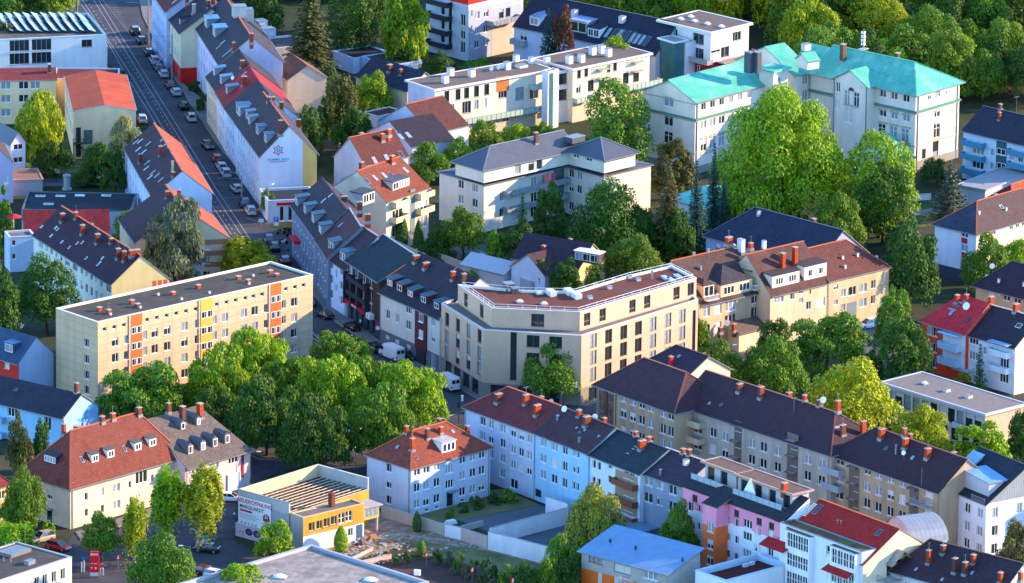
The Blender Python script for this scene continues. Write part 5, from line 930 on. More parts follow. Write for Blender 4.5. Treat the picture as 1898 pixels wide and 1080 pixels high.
b = B('lilac_house', 'lilac house with dark brown tiled roof cut by the left edge', 'house', (24, 299), (-60, 302), Lu=13, r=(10, 240), H=8.0, wall=plaster('bdb4cf')); b.roof('u', 4.6, tile('4a3a3a', '3d3032'), oh=.2, cap=CLAY); b.win('L', tx('a', 33), ty(0, 915, 1000), .8, 1.4, '1')
b = B('garage', 'low garage with pale brown sheet roof beside the workshop', 'garage', (79, 333), (24, 335), Lu=8, r=(70, 310), H=3.0, wall=plaster('9aa0a8')); b.flat(.02, deck=flatm('b08f7a', '9c8272'), cope=paint('a98d7c'), oh=.2, slab=.1)
# ---- top centre: tall apartment block
b = B('tower_block', 'tall white and grey apartment block with red penthouse and dark bar balconies', 'apartment block', (869, -17), (790, -36), (975, -38), 14.6, 'l', wall=plaster('a4b0c0'))
b.flat(.2, deck=flatm('7a7670')); b.band(10.6, 14.6, plaster('e3e6e6'), 'R'); b.band(0, 14.6, plaster('d5dfee'), 'L'); L_ = b.face('R')[4]
b.win('R', tx('b', 1242, 1292), ty(0, 85, 170, 245, 320), 1.2, 1.4, '2'); b.win('R', tx('b', 1212), ty(0, 75, 160, 235, 310), .4, 1.4, '1'); b.win('L', tx('b', 1163), ty(0, 110, 185, 262), 1.2, 2.2, '2'); b.win('L', tx('b', 1160), zs=[1.3], w=1.4, h=2.2, st='door', frame=DARKP)
b.win('L', tx('b', 1050, 1090), ty(0, 130, 205, 285, 50), 1.0, 2.2, '1', blind=0); b.balcony('L', tx('b', 1045), ty(0, 25, 100, 182, 255, 330), w=6.2, d=1.6, h=1.0, m=paint('27343f'), style='solid')
b.panel('R', L_*.42, 9.8, L_-.1, 10.1, plaster('d9c4a0'), .02, 'cornice', metres=True); b.band(0, 9.8, plaster('cbb9a8'), None) if False else None
b.panel('R', *q('b0', 1325, 140), *q('b0', 1440, 420), plaster('cbb6a4'), .03, 'render_field'); b.balcony('R', tx('b', 1375), ty(0, 120), w=8.5, d=2.0, h=1.0, m=GLASSB, style='glass'); b.win('R', tx('b', 1378, 1415), ty(0, 75), 1.2, 1.7, '1', frame=DARKP)
t = B('x', '', '', (868, -18), (812, -31), (925, -30), 3, 'l', z0=14.6, wall=plaster('d92c24'), root=b, wname='penthouse_wall'); t.flat(.1, deck=flatm('7a7670'), oh=.5)
b.panel('R', .05, 11.8, L_*.58, 14.5, paint('e02c22', .8), .03, 'red_band', metres=True); b.panel('L', b.face('L')[4]-4, 11.8, b.face('L')[4]-.05, 14.5, paint('e02c22', .8), .03, 'red_band', metres=True)
# ---- long white terraced flats
b = B('terraced_flats', 'long white flat-roofed block with set-back balconies and a glass stair tower', 'apartment block', (806, 168), (747, 153), (1022, 131), 10.6, 'r', wall=plaster('e2d8c4'))
b.flat(.2, deck=flatm('8d8377', '7d746a'), cope=paint('cfd2cf'), oh=.5, slab=.3); WG = plaster('cfc4a8'); b.band(0, 3.6, WG, 'R'); b.band(0, 10.6, plaster('c6d3e6'), 'L')  # left wall of the white block tinted bluish, shade put into the plaster
b.win('R', tx('b', 1075, 1137, 1185, 1240, 1297), ty(0, 535), 1.1, 2.0, '1', blind=0, frame=DARKP); b.win('R', tx('b', 1185, 1385), ty(0, 545, 595), 1.9, 2.2, '3', frame=GREYP, blind=0) ; b.win('R', tx('b', 1075, 1105, 1240, 1285), ty(0, 610), 1.0, 1.8, '1'); b.win('R', tx('b', 1075, 1117, 1150, 1210, 1350, 1405), ty(0, 715), 1.4, 1.2, '2'); b.win('R', tx('c', 5, 70), ty(0, 450, 530), 1.9, 2.3, '3', frame=GREYP); b.win('R', tx('c', 150), ty(0, 440, 520), 1.9, 2.0, '2')
b.balcony('R', tx('b', 1300), ty(0, 660), w=28, d=1.4, h=1.1, m=mat('frosted_glass', '#a9c4b4', .3, noise=.1), style='glass', rail=GREYP); b.balcony('R', tx('c', 155), ty(0, 490), w=3.0, d=1.4, h=1.1, m=mat('frosted_glass', '#a9c4b4', .3, noise=.1), style='glass')
b.boxes(qs('b0', 1065, 460, 1095, 420, 1212, 425, 1410, 385), 1.1, 1.1, 1.5, paint('dcdcd6')); b.boxes(qs('c0', 50, 340, 135, 352, 220, 350), 1.0, 1.0, 1.3, paint('dcdcd6')); b.boxes(qs('c0', 80, 372), 2.0, 1.6, .5, paint('dcdcd6'), 'air_unit'); b.dish(qs('b0', 1325, 395, 1365, 388, 1385, 385), .5, .5)
b.panel('R', *q('b0', 1350, 430), *q('b0', 1420, 500), paint('b5703a', .8), .02, 'wall_panel')
t = B('x', '', '', (1016, 133), (1004, 130), (1036, 128), 11.6, 'r', Lv=1.6, wall=plaster('dfe4ea'), root=b, wname='stair_tower_wall'); t.flat(.1); t.panel('R', .35, .3, 1.5, 11.2, GLASST, .05, 'glass_strip', metres=True)
t = B('x', '', '', (1062, 130), (1030, 122), (1204, 101), 10.6, 'r', wall=plaster('e9e0c6'), root=b, wname='wing_wall', Lv=11); t.flat(.2, deck=flatm('8d8377', '7d746a'), cope=paint('cfd2cf'), oh=.5, slab=.3); t.band(0, 3.6, WG, 'R'); b2 = t
t.win('R', tx('c', 400, 440, 565, 600), ty(0, 412), .9, 1.5, '1', blind=0, frame=DARKP); t.win('R', tx('c', 465, 525, 660, 717), ty(0, 400, 475), 1.4, 2.1, '2', frame=DARKP, blind=0); t.win('R', tx('c', 397, 597), ty(0, 495), 1.1, 1.6, '1'); t.win('L', tx('c', 310), ty(0, 420, 503), 1.8, 2.0, '2', frame=DARKP, blind=0) ; t.win('L', tx('c', 318), ty(0, 585, 662, 735), 1.0, 1.4, '2')
t.balcony('R', tx('c', 525, 718), ty(0, 435, 385), w=2.6, d=1.0, h=1.0, m=mat('frosted_glass', '#a9c4b4', .3), style='bars'); t.balcony('R', tx('c', 740), ty(0, 478), w=9, d=1.6, h=1.1, m=mat('frosted_glass', '#a9c4b4', .3), style='glass'); t.balcony('R', tx('c', 410), ty(0, 560), w=4.5, d=1.3, h=1.0, m=mat('frosted_glass', '#a9c4b4', .3), style='glass')
t.boxes(qs('c0', 345, 352, 412, 345, 475, 303, 562, 312, 525, 295), 1.1, 1.1, 1.6, paint('dcdcd6'))
t = B('x', '', '', (1032, 133), (1022, 129), (1062, 128), 10.4, 'r', Lv=5, wall=plaster('e3dfd2'), root=b, wname='link_wall'); t.flat(.1); t.win('R', [1043], zs=[8.8, 5.6], w=1.8, h=2.0, st='2', frame=DARKP, blind=0)
# ---- modern white villa block and red podium
b = B('stacked_villa', 'white cube block on a red podium with teal glass stairwell and overhanging roof', 'apartment block', (1318, 62), (1224, 40), (1386, 45), 13.4, 'l', wall=plaster('e6e4de'))
b.flat(.2, deck=flatm('8b7f76'), cope=paint('d9dad8'), oh=.6, slab=.35); b.band(0, 7.4, plaster('b0202e')); b.win('L', tx('c', 1062, 1075), ty(0, 215, 295), 2.6, 2.0, '2', frame=GREYP, blind=0); b.win('L', tx('c', 1015, 1067), ty(0, 370), 1.1, 1.4, '2'); b.win('R', tx('c', 1277), ty(0, 200), 2.2, 1.7, '3', frame=GREYP, blind=0); b.win('R', tx('c', 1212), ty(0, 288), 2.2, 2.0, '2', frame=GREYP, blind=0); b.win('R', tx('c', 1160), ty(0, 285), 2.4, .6, '1', blind=0)
b.win('L', tx('c', 905), ty(0, 180), 4.0, 1.9, '3', frame=GREYP, blind=0); b.dome(qs('c0', 965, 108, 1020, 95, 1042, 120, 1112, 135, 1190, 150), 1.3); b.balcony('L', tx('c', 1080), zs=[7.3], w=6.5, d=1.8, h=1.0, m=GLASSB, style='glass'); b.balcony('R', tx('c', 1260), zs=[7.3], w=10.5, d=2.2, h=1.0, m=paint('b58a7a'), style='bars')
t = B('x', '', '', (1250, 80), (1223, 72), (1270, 75), 11.4, 'l', Lu=3.2, wall=GLASST, root=b, wname='glass_stairwell'); t.flat(.1, deck=flatm('c9c9c4'), cope=paint('d9dad8'), oh=.4, slab=.2)
t = B('x', '', '', (1272, 79), (1252, 74), (1280, 77), 11.2, 'l', Lu=3.2, wall=plaster('dfe6ee'), root=b, wname='bay_wall'); t.flat(.1, cope=paint('d9dad8')); t.win('L', tx('c', 958), ty(0, 308, 395), 1.3, 1.4, '1', blind=0)
b = B('dark_roof_house', 'long house with dark slate roof, slanted skylight banks and pale dormers behind the white flats', 'apartment block', (1215, 100), (953, 46), Lu=14, r=(1330, 85), H=8.6, wall=plaster('c6d5ea'))
b.roof('v', 5.2, tile('262c3c', '20263a'), 0, 0, oh=.4, cap=paint('4a4d56')); b.sky([(1105+k*11, 57-k*.5+k*2.2) for k in range(5)], .9, 2.6, ZINC); b.sky([(1142+k*10, 62+k*2) for k in range(4)], .9, 2.6, ZINC); b.sky([(1172+k*9, 70+k*2) for k in range(4)], .9, 2.6, ZINC); b.sky(qs('c0', 440, 110), .8, 1.2); b.dormer(qs('c0', 150, 140), 2.4, 1.8, 'hip', rf=seamm('7d98ac'), n=1, st='2'); b.dormer(qs('c0', 395, 180), 4.5, 2.4, 'shed', rf=seamm('93a9c4'), wall=seamm('7d98ac'), n=1, st='2', slope=.02); b.dormer(qs('c0', 480, 205), 3.0, 1.8, 'shed', rf=tile('262c3c', '20263a'), wall=WHITE, n=2, st='2'); b.boxes(qs('c0', 350, 60, 375, 90, 565, 108, 640, 125, 685, 130), 1.2, 1.0, 1.3, paint('cfcfca')); b.win('L', tx('c', 90), ty(0, 200), 1.6, 1.7, '2'); b.balcony('L', tx('c', 75), ty(0, 245), w=3.5, d=1.3, h=1.0, m=paint('9aa6a8')); b.grid('L', 9, [2.0], 1.2, 1.6, m0=7)
# ---- green copper roofed palace
GW = plaster('e6dccb', .12); CU = mat('copper_green', '#56b89c', .6, metal=.05, noise=.25, nscale=.35, seam=(.75, .09, .62), alt='#84ccb0', alts=.12, streak=.15)
TRIM = plaster('b5ac9c', .1)
b = B('green_roofed_mansion', 'large cream mansion with turquoise copper roofs, window surrounds and central pediment', 'mansion', (1698, 171), (1503, 130), (1785, 149), 15.4, 'l', wall=GW); gm = b
b.roof('v', 3.8, CU, 5.8, 0, oh=.9, ohv=.1, cap=CU, soff=paint('4f8f80', .8))
def wn(bb, f, xs, ys, w, h, st='t', **k): bb.win(f, xs, ys, w, h, st, **k)
XS = tx('d', 655, 718, 785); wn(b, 'L', XS, ty(0, 515), 1.4, 1.6, '2'); wn(b, 'L', XS, ty(0, 617), 1.5, 2.0); wn(b, 'L', tx('d', 648, 712, 777), ty(0, 725), 1.6, 2.5)
b.win('R', tx('d', 960), ty(0, 518), 1.5, 1.6, '1'); b.win('R', tx('d', 915, 1005), ty(0, 542), .9, .9, '1'); b.win('R', tx('d', 958), ty(0, 620), 1.6, 2.0, 't'); b.win('R', tx('d', 955), ty(0, 727), 1.8, 2.5, 't'); b.win('R', tx('d', 883), ty(0, 855), 1.1, 1.9, '1', frame=GREYP); b.win('R', tx('d', 948), zs=[2.8], w=1.9, h=3.8, st='door', frame=GREYP)
Ll, Lr = b.face('L')[4], b.face('R')[4]
for f_, L_ in (('L', Ll), ('R', Lr)):
    b.panel(f_, -.2, 11.35, L_+.1, 11.7, paint('4c8878', .8), .45, 'cornice', metres=True); b.panel(f_, 0, 11.0, L_, 11.35, TRIM, .15, 'cornice', metres=True)
    b.panel(f_, 0, 4.6, L_, 4.85, TRIM, .12, 'string_course', metres=True); b.panel(f_, 0, 0, L_, 1.6, plaster('8f8c88'), .12, 'plinth', metres=True)
for (z, h, w) in ((9.35, 2.0, 1.5), (6.65, 2.5, 1.6)):
    for x in XS:
        u = b.alongx('L', x, z); b.panel('L', u-w/2-.35, z+h/2+.15, u+w/2+.35, z+h/2+.4, TRIM, .18, 'window_hood', metres=True); b.panel('L', u-w/2-.3, z-h/2-.35, u+w/2+.3, z-h/2-.12, TRIM, .15, 'window_ledge', metres=True)
    u = b.alongx('R', 1738, z); b.panel('R', u-w/2-.35, z+h/2+.15, u+w/2+.35, z+h/2+.4, TRIM, .18, 'window_hood', metres=True); b.panel('R', u-w/2-.3, z-h/2-.35, u+w/2+.3, z-h/2-.12, TRIM, .15, 'window_ledge', metres=True)
b.pipe('R', .7, r=.1).pipe('R', -.7, r=.1)
b.chimney(qs('d0', 433, 335, 735, 365), 3.0, 1.0, .8, BROWNP, 0); b.chimney([(1600, 99)], .9, 2.0, 1.2, DARKP, 0)
q_ = MB(); p_, n_ = b.onroof(1600, 96); q_.tube((0, 0, -.2), (0, 0, 4.6), .06, .06, ZINC)
for k in range(4):
    for a_ in (0, 2.1, 4.2): q_.box(.3*math.cos(a_)-.13, .3*math.sin(a_)-.13, 1.3+k*.75, .3*math.cos(a_)+.13, .3*math.sin(a_)+.13, 1.8+k*.75, WHITE)
o = q_.obj('radio_mast', b.root); o.matrix_local = b.rel @ Matrix.Translation(p_)
# risalit with pediment
r_ = B('x', '', '', (1609, 159), (1545, 144), Lu=4, r=(1625, 156), H=15.4, wall=GW, root=b, wname='projecting_bay_wall'); 
r_.roof('u', 2.4, CU, 0, 0, oh=.5, ohv=.4, cap=False, soff=paint('4f8f80', .8)) 
t = r_; t.win('L', tx('d', 403, 558), ty(0, 482, 580), .9, 1.8, '2') ; t.win('L', tx('d', 555), ty(0, 612), 1.0, 2.0, '2'); t.win('L', tx('d', 455, 480, 507), ty(0, 540), 1.25, 2.6, 't'); t.win('L', tx('d', 463, 495), ty(0, 637), 1.9, 3.0, 't'); t.panel('L', 0, 11.0, t.face('L')[4], 11.2, TRIM, .1, 'cornice', metres=True) if False else None
u1, z1 = t.hit('L', *q('d0', 440, 575)); u2, z2 = t.hit('L', *q('d0', 520, 590)); t.panel('L', u1, z1-.2, u2, z1+.1, TRIM, .2, 'window_ledge', metres=True); t.pipe('L', .3, r=.1).pipe('L', -.3, r=.1)
u1, z1 = t.hit('L', *q('d0', 480, 505)); q_ = MB(); q_.poly([(u1+.75*math.cos(a/8*math.pi), -.03, z1+.7*math.sin(a/8*math.pi)) for a in range(9)], GLASS); o = q_.obj('arched_window', b.root); o.matrix_local = t.rel @ t.fm('L', 0, 0)
# link wing behind, tower, left wing
t = B('x', '', '', (1505, 134), (1540, 128), (1430, 139), 15.0, 'r', Lv=9, wall=GW, root=b, wname='link_wall') if False else None
lk = B('x', '', '', (1510, 131), (1465, 121), r=(1560, 119), H=15.2, lock='l', Lu=11, wall=GW, root=b, wname='link_wall'); lk.roof('v', 3.6, CU, 0, 0, oh=.6, cap=False, soff=paint('4f8f80', .8)); lk.win('L', tx('d', 150, 168, 222), ty(0, 455, 545), .9, 2.0, '2')
lk2 = B('x', '', '', (1470, 137), (1455, 133), r=(1504, 130), H=15.2, lock='r', Lv=16, wall=GW, root=b, wname='link_wall'); lk2.roof('u', 4.0, CU, 0, 0, oh=.6, cap=False, soff=paint('4f8f80', .8)); lk2.win('R', tx('d', 222), ty(0, 437, 530), 1.3, 2.0, '2')
dm = B('x', '', '', (1497, 113), (1476, 106), (1511, 107), 1.8, 'l', z0=17.0, wall=GW, root=b, wname='roof_turret_wall'); dm.roof('u', 1.3, CU, 0, 0, oh=.2, cap=False); dm.boxes([(1494, 92)], 1.5, 1.2, 1.2, paint('c9c6bd'))
tw = B('x', '', '', (1434, 134), (1408, 128), (1461, 127), 17.0, 'r', wall=GW, root=b, wname='tower_wall'); tw.flat(.1, deck=CU, cope=paint('5cc4ae', .6), oh=.5, slab=.3); tw.win('R', tx('d', 80, 98), ty(0, 447), .9, 1.2, '2'); tw.panel('R', 0, 14.2, tw.Lu, 14.5, paint('4c8878', .8), .3, 'cornice', metres=True)
tw.boxes(qs('c0', 1345, 400, 1385, 400), 1.2, 1.6, 4.0, paint('4a4f5a'), 'ventilation_stack')
w1 = B('x', '', '', (1289, 187), (1192, 165), (1426, 151), 14.4, 'r', wall=GW, root=b, wname='wing_wall'); w1.roof('u', 3.0, CU, 0, 0, oh=.6, ohv=.4, cap=CU, soff=paint('4f8f80', .8))
w1.win('L', tx('c', 898), ty(0, 565), 2.2, 1.8, '2'); w1.win('L', tx('c', 895), ty(0, 665, 765), 2.0, 2.2, 't'); XR = tx('c', 1093, 1143, 1194, 1244, 1294, 1345); w1.win('R', XR, ty(0, 585), 1.3, 1.7, '1'); w1.win('R', XR, ty(0, 683), 1.5, 2.1, 't'); w1.win('R', XR, ty(0, 798), 1.6, 2.7, 't')
for f_ in ('L', 'R'):
    L_ = w1.face(f_)[4]; w1.panel(f_, -.2, 10.6, L_+.1, 10.9, paint('4c8878', .8), .45, 'cornice', metres=True); w1.panel(f_, 0, 10.25, L_, 10.6, TRIM, .15, 'cornice', metres=True); w1.panel(f_, -.1, 13.6, L_, 13.8, TRIM, .1, 'cornice', metres=True); w1.panel(f_, 0, 3.9, L_, 4.1, TRIM, .12, 'string_course', metres=True); w1.panel(f_, 0, 0, L_, 1.4, plaster('8f8c88'), .12, 'plinth', metres=True)
for z, hh in ((8.0, 2.1), (4.9+.3, 2.7)):
    for x in XR: u = w1.alongx('R', x, z); w1.panel('R', u-1.0, z-hh/2-.4, u+1.0, z-hh/2-.15, TRIM, .15, 'window_ledge', metres=True)
w1.pipe('R', .5, r=.1)
b = B('garden_pavilion', 'small pavilion with pointed turquoise copper roof half hidden beside the mansion', 'pavilion', (1662, 288), (1608, 274), (1680, 280), 3.8, 'l', wall=GW); b.roof('v', 3.2, CU, 3, 3, oh=.6, cap=CU); b.grid('L', 3, [2.2], 1.3, 2.0, 't')
b = B('garden_hall', 'low pale turquoise-roofed hall glimpsed through the dark firs by the big tree', 'hall', (1320, 390), (1240, 365), (1400, 360), 5.0, 'l', wall=plaster('c9dcd8')); b.roof('v', 1.6, seamm('5fc0b4'), 2, 2, oh=.4, cap=False)
# ---- right-hand block rows
b = B('balcony_flats', 'pale blue flats with teal balcony fronts and dark roof at the right edge', 'apartment block', (1965, 282), (1786, 239), (2030, 262), 9.6, 'l', wall=plaster('c9def0')); b.roof('v', 3.6, tile('30333f', '292d3a'), 0, 0, oh=.5, cap=DARKP)
b.win('L', tx('d', 1185), ty(0, 755, 830, 910), 2.6, 1.8, '3'); b.balcony('L', tx('d', 1170), ty(0, 810, 885, 965), w=5.2, d=1.3, h=1.0, m=paint('4a8ba8', .7)); b.win('L', tx('d', 1263), ty(0, 770, 845, 922), .9, 1.3, '1'); b.panel('L', *q('d0', 1288, 765), *q('d0', 1340, 960), paint('3f5f68', .8), .04, 'stair_strip'); b.win('L', tx('d', 1370, 1420), ty(0, 795, 870), 1.0, 1.3, '2')
for z in (7.0, 4.2): put_window(b.root, b.fm('L', b.alongx('L', q('d0', 1315, 0)[0], z), z-.6, .1), 2.2, 1.2, '2', WHITE, 0)
b.balcony('L', tx('d', 1425), ty(0, 865, 935), w=5.2, d=1.3, h=1.0, m=paint('4a8ba8', .7)); b.chimney(qs('d0', 1308, 605), .9, .6, .6, BROWNP); b.chimney(qs('d0', 1303, 665), 1.3, .5, .5); b.mast(qs('d0', 1398, 620), 3)
b = B('pale_roof_hall', 'low hall with slanting pale flat roof in front of the teal balcony flats', 'hall', (1826, 352), (1794, 338), (1930, 312), 4.0, 'r', wall=plaster('9fb4c4')); b.flat(.05, deck=flatm('c9cdd0'), cope=paint('8f9aa4'), oh=.6, slab=.2); b.win('R', [1850, 1880], zs=[2.2], w=3, h=1.5, st='3')
b = B('red_panel_flats', 'white flats with a strip of red window panels, brown tiled hipped roof', 'apartment block', (1810, 430), (1729, 413), (1930, 395), 10.0, 'r', wall=plaster('d6e0ea')); b.roof('u', 3.8, tile('5c4a48', '4c3e40'), 6, 0, oh=.5, cap=CLAY, mats={2: tile('3d4452', '343a48')}); b.band(0, 2.4, plaster('3f4a58'), 'L')  # left hip gets darker tiles, its shade put into the colour
b.win('L', tx('d', 1108), ty(1, 218, 298, 375), 1.4, 1.3, '2')
for y in (258, 338, 415): b.panel('L', *q('d1', 1092, y-20), *q('d1', 1125, y+18), paint('c81e2c', .8), .03, 'red_panel')
b.band(0, 10, plaster('e6d8b8'), 'R'); b.win('R', tx('d', 1270), ty(1, 210), 1.2, 1.0, '1'); b.win('R', tx('d', 1322), ty(1, 185), 1.6, 1.2, '2'); b.panel('R', *q('d1', 1253, 195), *q('d1', 1266, 222), paint('c81e2c', .8), .03, 'red_panel'); b.win('R', tx('d', 1370, 1405, 1437), ty(1, 178), .9, 1.2, '1'); b.sky(qs('d1', 1170, 78, 1315, 70), .7, .9, WHITE); b.boxes(qs('d1', 1190, 110, 1340, 90), .3, .3, .6, WHITE)  # white wall tinted warm on the right face, sunlight painted in
b = B('orange_roof_block', 'block with bright orange tiled roof, lower hip tinted dark red for shade, behind the red panel flats', 'apartment block', (1880, 392), (1806, 378), (1960, 365), 9.0, 'r', wall=plaster('d9c9ae')); b.roof('u', 3.4, tile('c4572e', 'a84c2c'), 5, 0, oh=.4, cap=CLAY, mats={2: tile('6a1f26')}); b.chimney([(1845, 368)], 1.0)  # shade painted into the dark red tiles of the hip
b = B('tan_house', 'tan house with dark purple hipped roof at the right edge above the red roof', 'house', (1935, 556), (1809, 524), (1990, 545), 7.6, 'l', wall=plaster('d0a878')); b.roof('v', 4.4, tile('352c3a', '2c2534'), 0, 5.5, oh=.5, cap=DARKP); b.win('L', tx('d', 1263, 1343, 1402), ty(1, 548), 1.4, 1.4, '2'); b.win('L', tx('d', 1300), ty(1, 545), .5, .9, '1'); b.dish(qs('d1', 1265, 430), .5, 1.0); b.boxes(qs('d1', 1232, 470, 1300, 490, 1440, 510), .35, .35, .7, WHITE); b.panel('L', *q('d1', 1320, 535), *q('d1', 1368, 570), paint('3c3a46', .8), .02, 'dark_panel')
b = B('red_house', 'orange-red walled house with bright red tiled roof and white balconies at its side', 'house', (1790, 616), (1708, 591), Lu=11, r=(1880, 600), H=9.0, wall=plaster('e0502e')); b.roof('v', 4.4, tile('e2303a', 'cc2834'), 0, 4, oh=.5, cap=False); b.win('L', tx('d', 912, 942), ty(1, 755, 845, 930), 1.1, 1.5, '1'); b.band(0, 9, plaster('dfe6ee'), None) if False else None
b.sky(qs('d1', 1035, 660, 1128, 698), .8, 1.2, DARKP); b.sky(qs('d1', 1080, 600, 1060, 618, 1040, 640), 1.8, .35); b.chimney(qs('d1', 1068, 600, 1120, 590), 1.3, .6, .6); b.dish(qs('d1', 1120, 650), .7, .9)
b.panel('L', *q('d1', 992, 745), *q('d1', 1110, 985), plaster('dfe6ee'), .03, 'white_facade'); b.win('L', tx('d', 1040), ty(1, 790, 880, 960), 2.2, 2.0, '3') if False else None; b.balcony('L', tx('d', 1040), ty(1, 860, 945), w=4.6, d=1.3, h=1.1, m=paint('a9c9e6', .6)); b.balcony('L', tx('d', 1040), ty(1, 775), w=4.6, d=1.3, h=.05, m=paint('9fc4e6', .6), slab=paint('9fc4e6', .6))
b = B('white_terrace', 'white terraced house with black roof between the red house and the glazed balconies', 'house', (1838, 630), (1790, 617), Lu=11, r=(1930, 610), H=8.6, wall=plaster('dbe4ee')); b.roof('v', 4.2, tile('342c38', '2a2530'), 0, 0, oh=.4, cap=paint('b9b4b0')); b.win('L', tx('d', 1158), ty(1, 810, 898), 1.9, 1.4, '3'); b.win('L', tx('d', 1225), ty(1, 870), 1.2, 1.3, '2'); b.chimney(qs('d1', 1255, 615), 1.6, .9, .7); b.panel('L', *q('d1', 1065, 950), *q('d1', 1150, 985), paint('b9bfc4'), 1.4, 'awning')
b = B('white_terrace', 'white end-of-row house with dark roof, glazed balconies and gable tinted sunlit cream', 'house', (1882, 643), (1838, 630), Lu=11, r=(1990, 620), H=8.6, wall=plaster('dbe4ee')); b.roof('v', 4.2, tile('342c38', '2a2530'), 0, 0, oh=.4, ohv=.1, cap=paint('b9b4b0')); b.gmat = plaster('e6dcc4'); b.band(0, 8.6, plaster('e6dcc4'), 'R'); b.sky(qs('d1', 1412, 730), 1.2, 1.0, WHITE); b.chimney(qs('d1', 1395, 650), 1.3, .9, .7); b.win('L', tx('d', 1330), ty(1, 850, 935, 1020), 1.9, 1.7, '3'); b.balcony('L', tx('d', 1318), ty(1, 895, 982), w=4.6, d=1.3, h=1.0, m=paint('c9dbe9', .6)); b.balcony('L', tx('d', 1318), ty(1, 825), w=4.6, d=1.3, h=.05, m=paint('8fb4d2'), slab=seamm('8fb4d2'))  # right gable of the white house coloured cream to paint in the sun
b = B('glazed_pavilion', 'long low flat-roofed pavilion with glazed front and tan brick end', 'building', (1826, 770), (1637, 712), (1892, 750), 6.2, 'l', wall=plaster('c9b092')); b.flat(.1, deck=flatm('a9a59c', '989890'), cope=paint('b9c4d2'), oh=.5, slab=.35); b.band(0, 6.2, plaster('c9cfd4'), 'L'); b.grid('L', 11, [4.4], 1.5, 2.3, '1', m0=.6, frame=DARKP, blind=None); b.grid('L', 9, [1.4], 1.5, 2.0, '1', m0=.6, frame=DARKP, blind=0); b.boxes(qs('d2', 1010, 15, 1132, 50), .9, .9, .4, WHITE); b.win('R', tx('d', 1303), ty(2, 155), .6, 1.6, '1'); b.balcony('L', tx('d', 1140), zs=[2.9], w=6, d=1.2, h=.9, m=paint('c9d2da')); b.dome([q('d1', 885, 1055)], 1.2)
# ---- tan terrace right of the beige corner block
TT = plaster('cfb088', .2)
b = B('tan_terrace', 'sandy apartment terrace with brown roof, white gable end, slate roofed dormers and roof balconies', 'apartment block', (1297, 563), (1190, 530), (1428, 533), 9.4, 'r', wall=TT)
b.roof('u', 6.2, tile('54403a', '473a38'), 0, 0, oh=.5, ohv=.1, cap=CLAY); b.band(0, 9.4, plaster('d0d8e0'), 'L'); b.gmat = plaster('d0d8e0')
b.win('R', tx('c', 1108), ty(1, 650, 755), 1.5, 1.9, '2'); b.win('R', tx('c', 1170), ty(1, 637, 738), 1.6, 1.8, '1', blind=1.0); b.win('R', tx('c', 1242, 1302), ty(1, 615, 700), 2.4, 2.0, '3'); b.win('R', tx('c', 1377), ty(1, 577, 655), 1.6, 1.8, '2'); b.win('R', tx('c', 1430), ty(1, 557), 1.2, 1.7, '2')
b.dormer(qs('c1', 1275, 555), 7.6, 2.3, 'hip', wall=plaster('cfb98e'), rf=tile('3c3a42', '34323c'), n=2, st='3', ww=2.5, wh=1.4); b.dormer(qs('c1', 1120, 570), 2.6, 2.2, 'hip', wall=plaster('cfb98e'), rf=tile('5c4238', '3c3a42'), n=1, st='2'); b.dormer(qs('c1', 1390, 490), 2.6, 2.2, 'hip', wall=plaster('cfb98e'), rf=tile('3c3a42', '34323c'), n=1, st='2')
b.balcony('R', tx('c', 1130, 1392), zs=[9.7], w=2.8, d=.8, h=1.0, m=WHITE, style='bars'); b.chimney(qs('c1', 1232, 275), 1.4, 1.1, .8); b.chimney(qs('c1', 1300, 320), 2.6, .9, 1.2, plaster('d9dde0'), 0); b.chimney([q('c1', 1355, 300)], 1.0); b.sky(qs('c1', 1010, 368, 1175, 325, 1265, 290), .7, 1.0, WHITE); b.boxes(qs('c1', 1118, 325, 1075, 420, 1038, 345), .35, .35, .7, ZINC)
b = B('tan_terrace', 'cream apartment terrace with two wide white flat dormers and two tall orange chimneys', 'apartment block', (1428, 546), (1330, 520), (1534, 521), 9.4, 'r', wall=plaster('d6c2a0', .2)); b.roof('u', 6.0, tile('5a3c36', '4c3432'), 0, 0, oh=.4, ohv=.05, cap=CLAY)
b.win('R', tx('d', 78), ty(1, 580), 2.0, 1.4, '3'); b.win('R', tx('d', 152), ty(1, 562), .9, 1.4, '1'); b.win('R', tx('d', 200), ty(1, 538, 590), 1.0, .9, '1'); b.win('R', tx('d', 242), ty(1, 618), 1.0, 1.4, '1'); b.win('R', tx('d', 310), ty(1, 515), 2.1, 1.4, '3'); b.win('R', tx('d', 307), ty(1, 600), 2.1, 1.4, '1', blind=1.0); b.panel('R', *q('d1', 248, 512), *q('d1', 256, 552), BROWNP, .02, 'slit')
b.dormer(qs('d1', 115, 505), 6.6, 2.2, 'shed', wall=plaster('e8e2d0'), rf=tile('4c4244', '443c40'), n=2, st='3', slope=.05, ww=1.8, wh=1.25); b.dormer(qs('d1', 280, 465), 5.4, 2.5, 'shed', wall=plaster('e8e6de'), rf=tile('4c4244', '443c40'), n=2, st='1', slope=.05, ww=1.1, wh=1.2); b.chimney(qs('d1', 97, 410, 165, 395), 3.0, .8, .8, BRICK, 0); b.sky(qs('d1', 42, 370, 180, 285), .5, 1.4, WHITE); b.boxes([q('c1', 1428, 300)], .6, .6, 1.4, paint('d9d9d2'))
b = B('tan_terrace', 'plain sandy end block of the terrace with reddish brown hipped roof and a gateway', 'apartment block', (1534, 519), (1440, 494), (1648, 492), 9.6, 'r', wall=plaster('cfb48c', .25)); b.roof('u', 4.4, tile('6a3c34', '50322e'), 0, 5, oh=.4, ohv=.05, cap=CLAY)
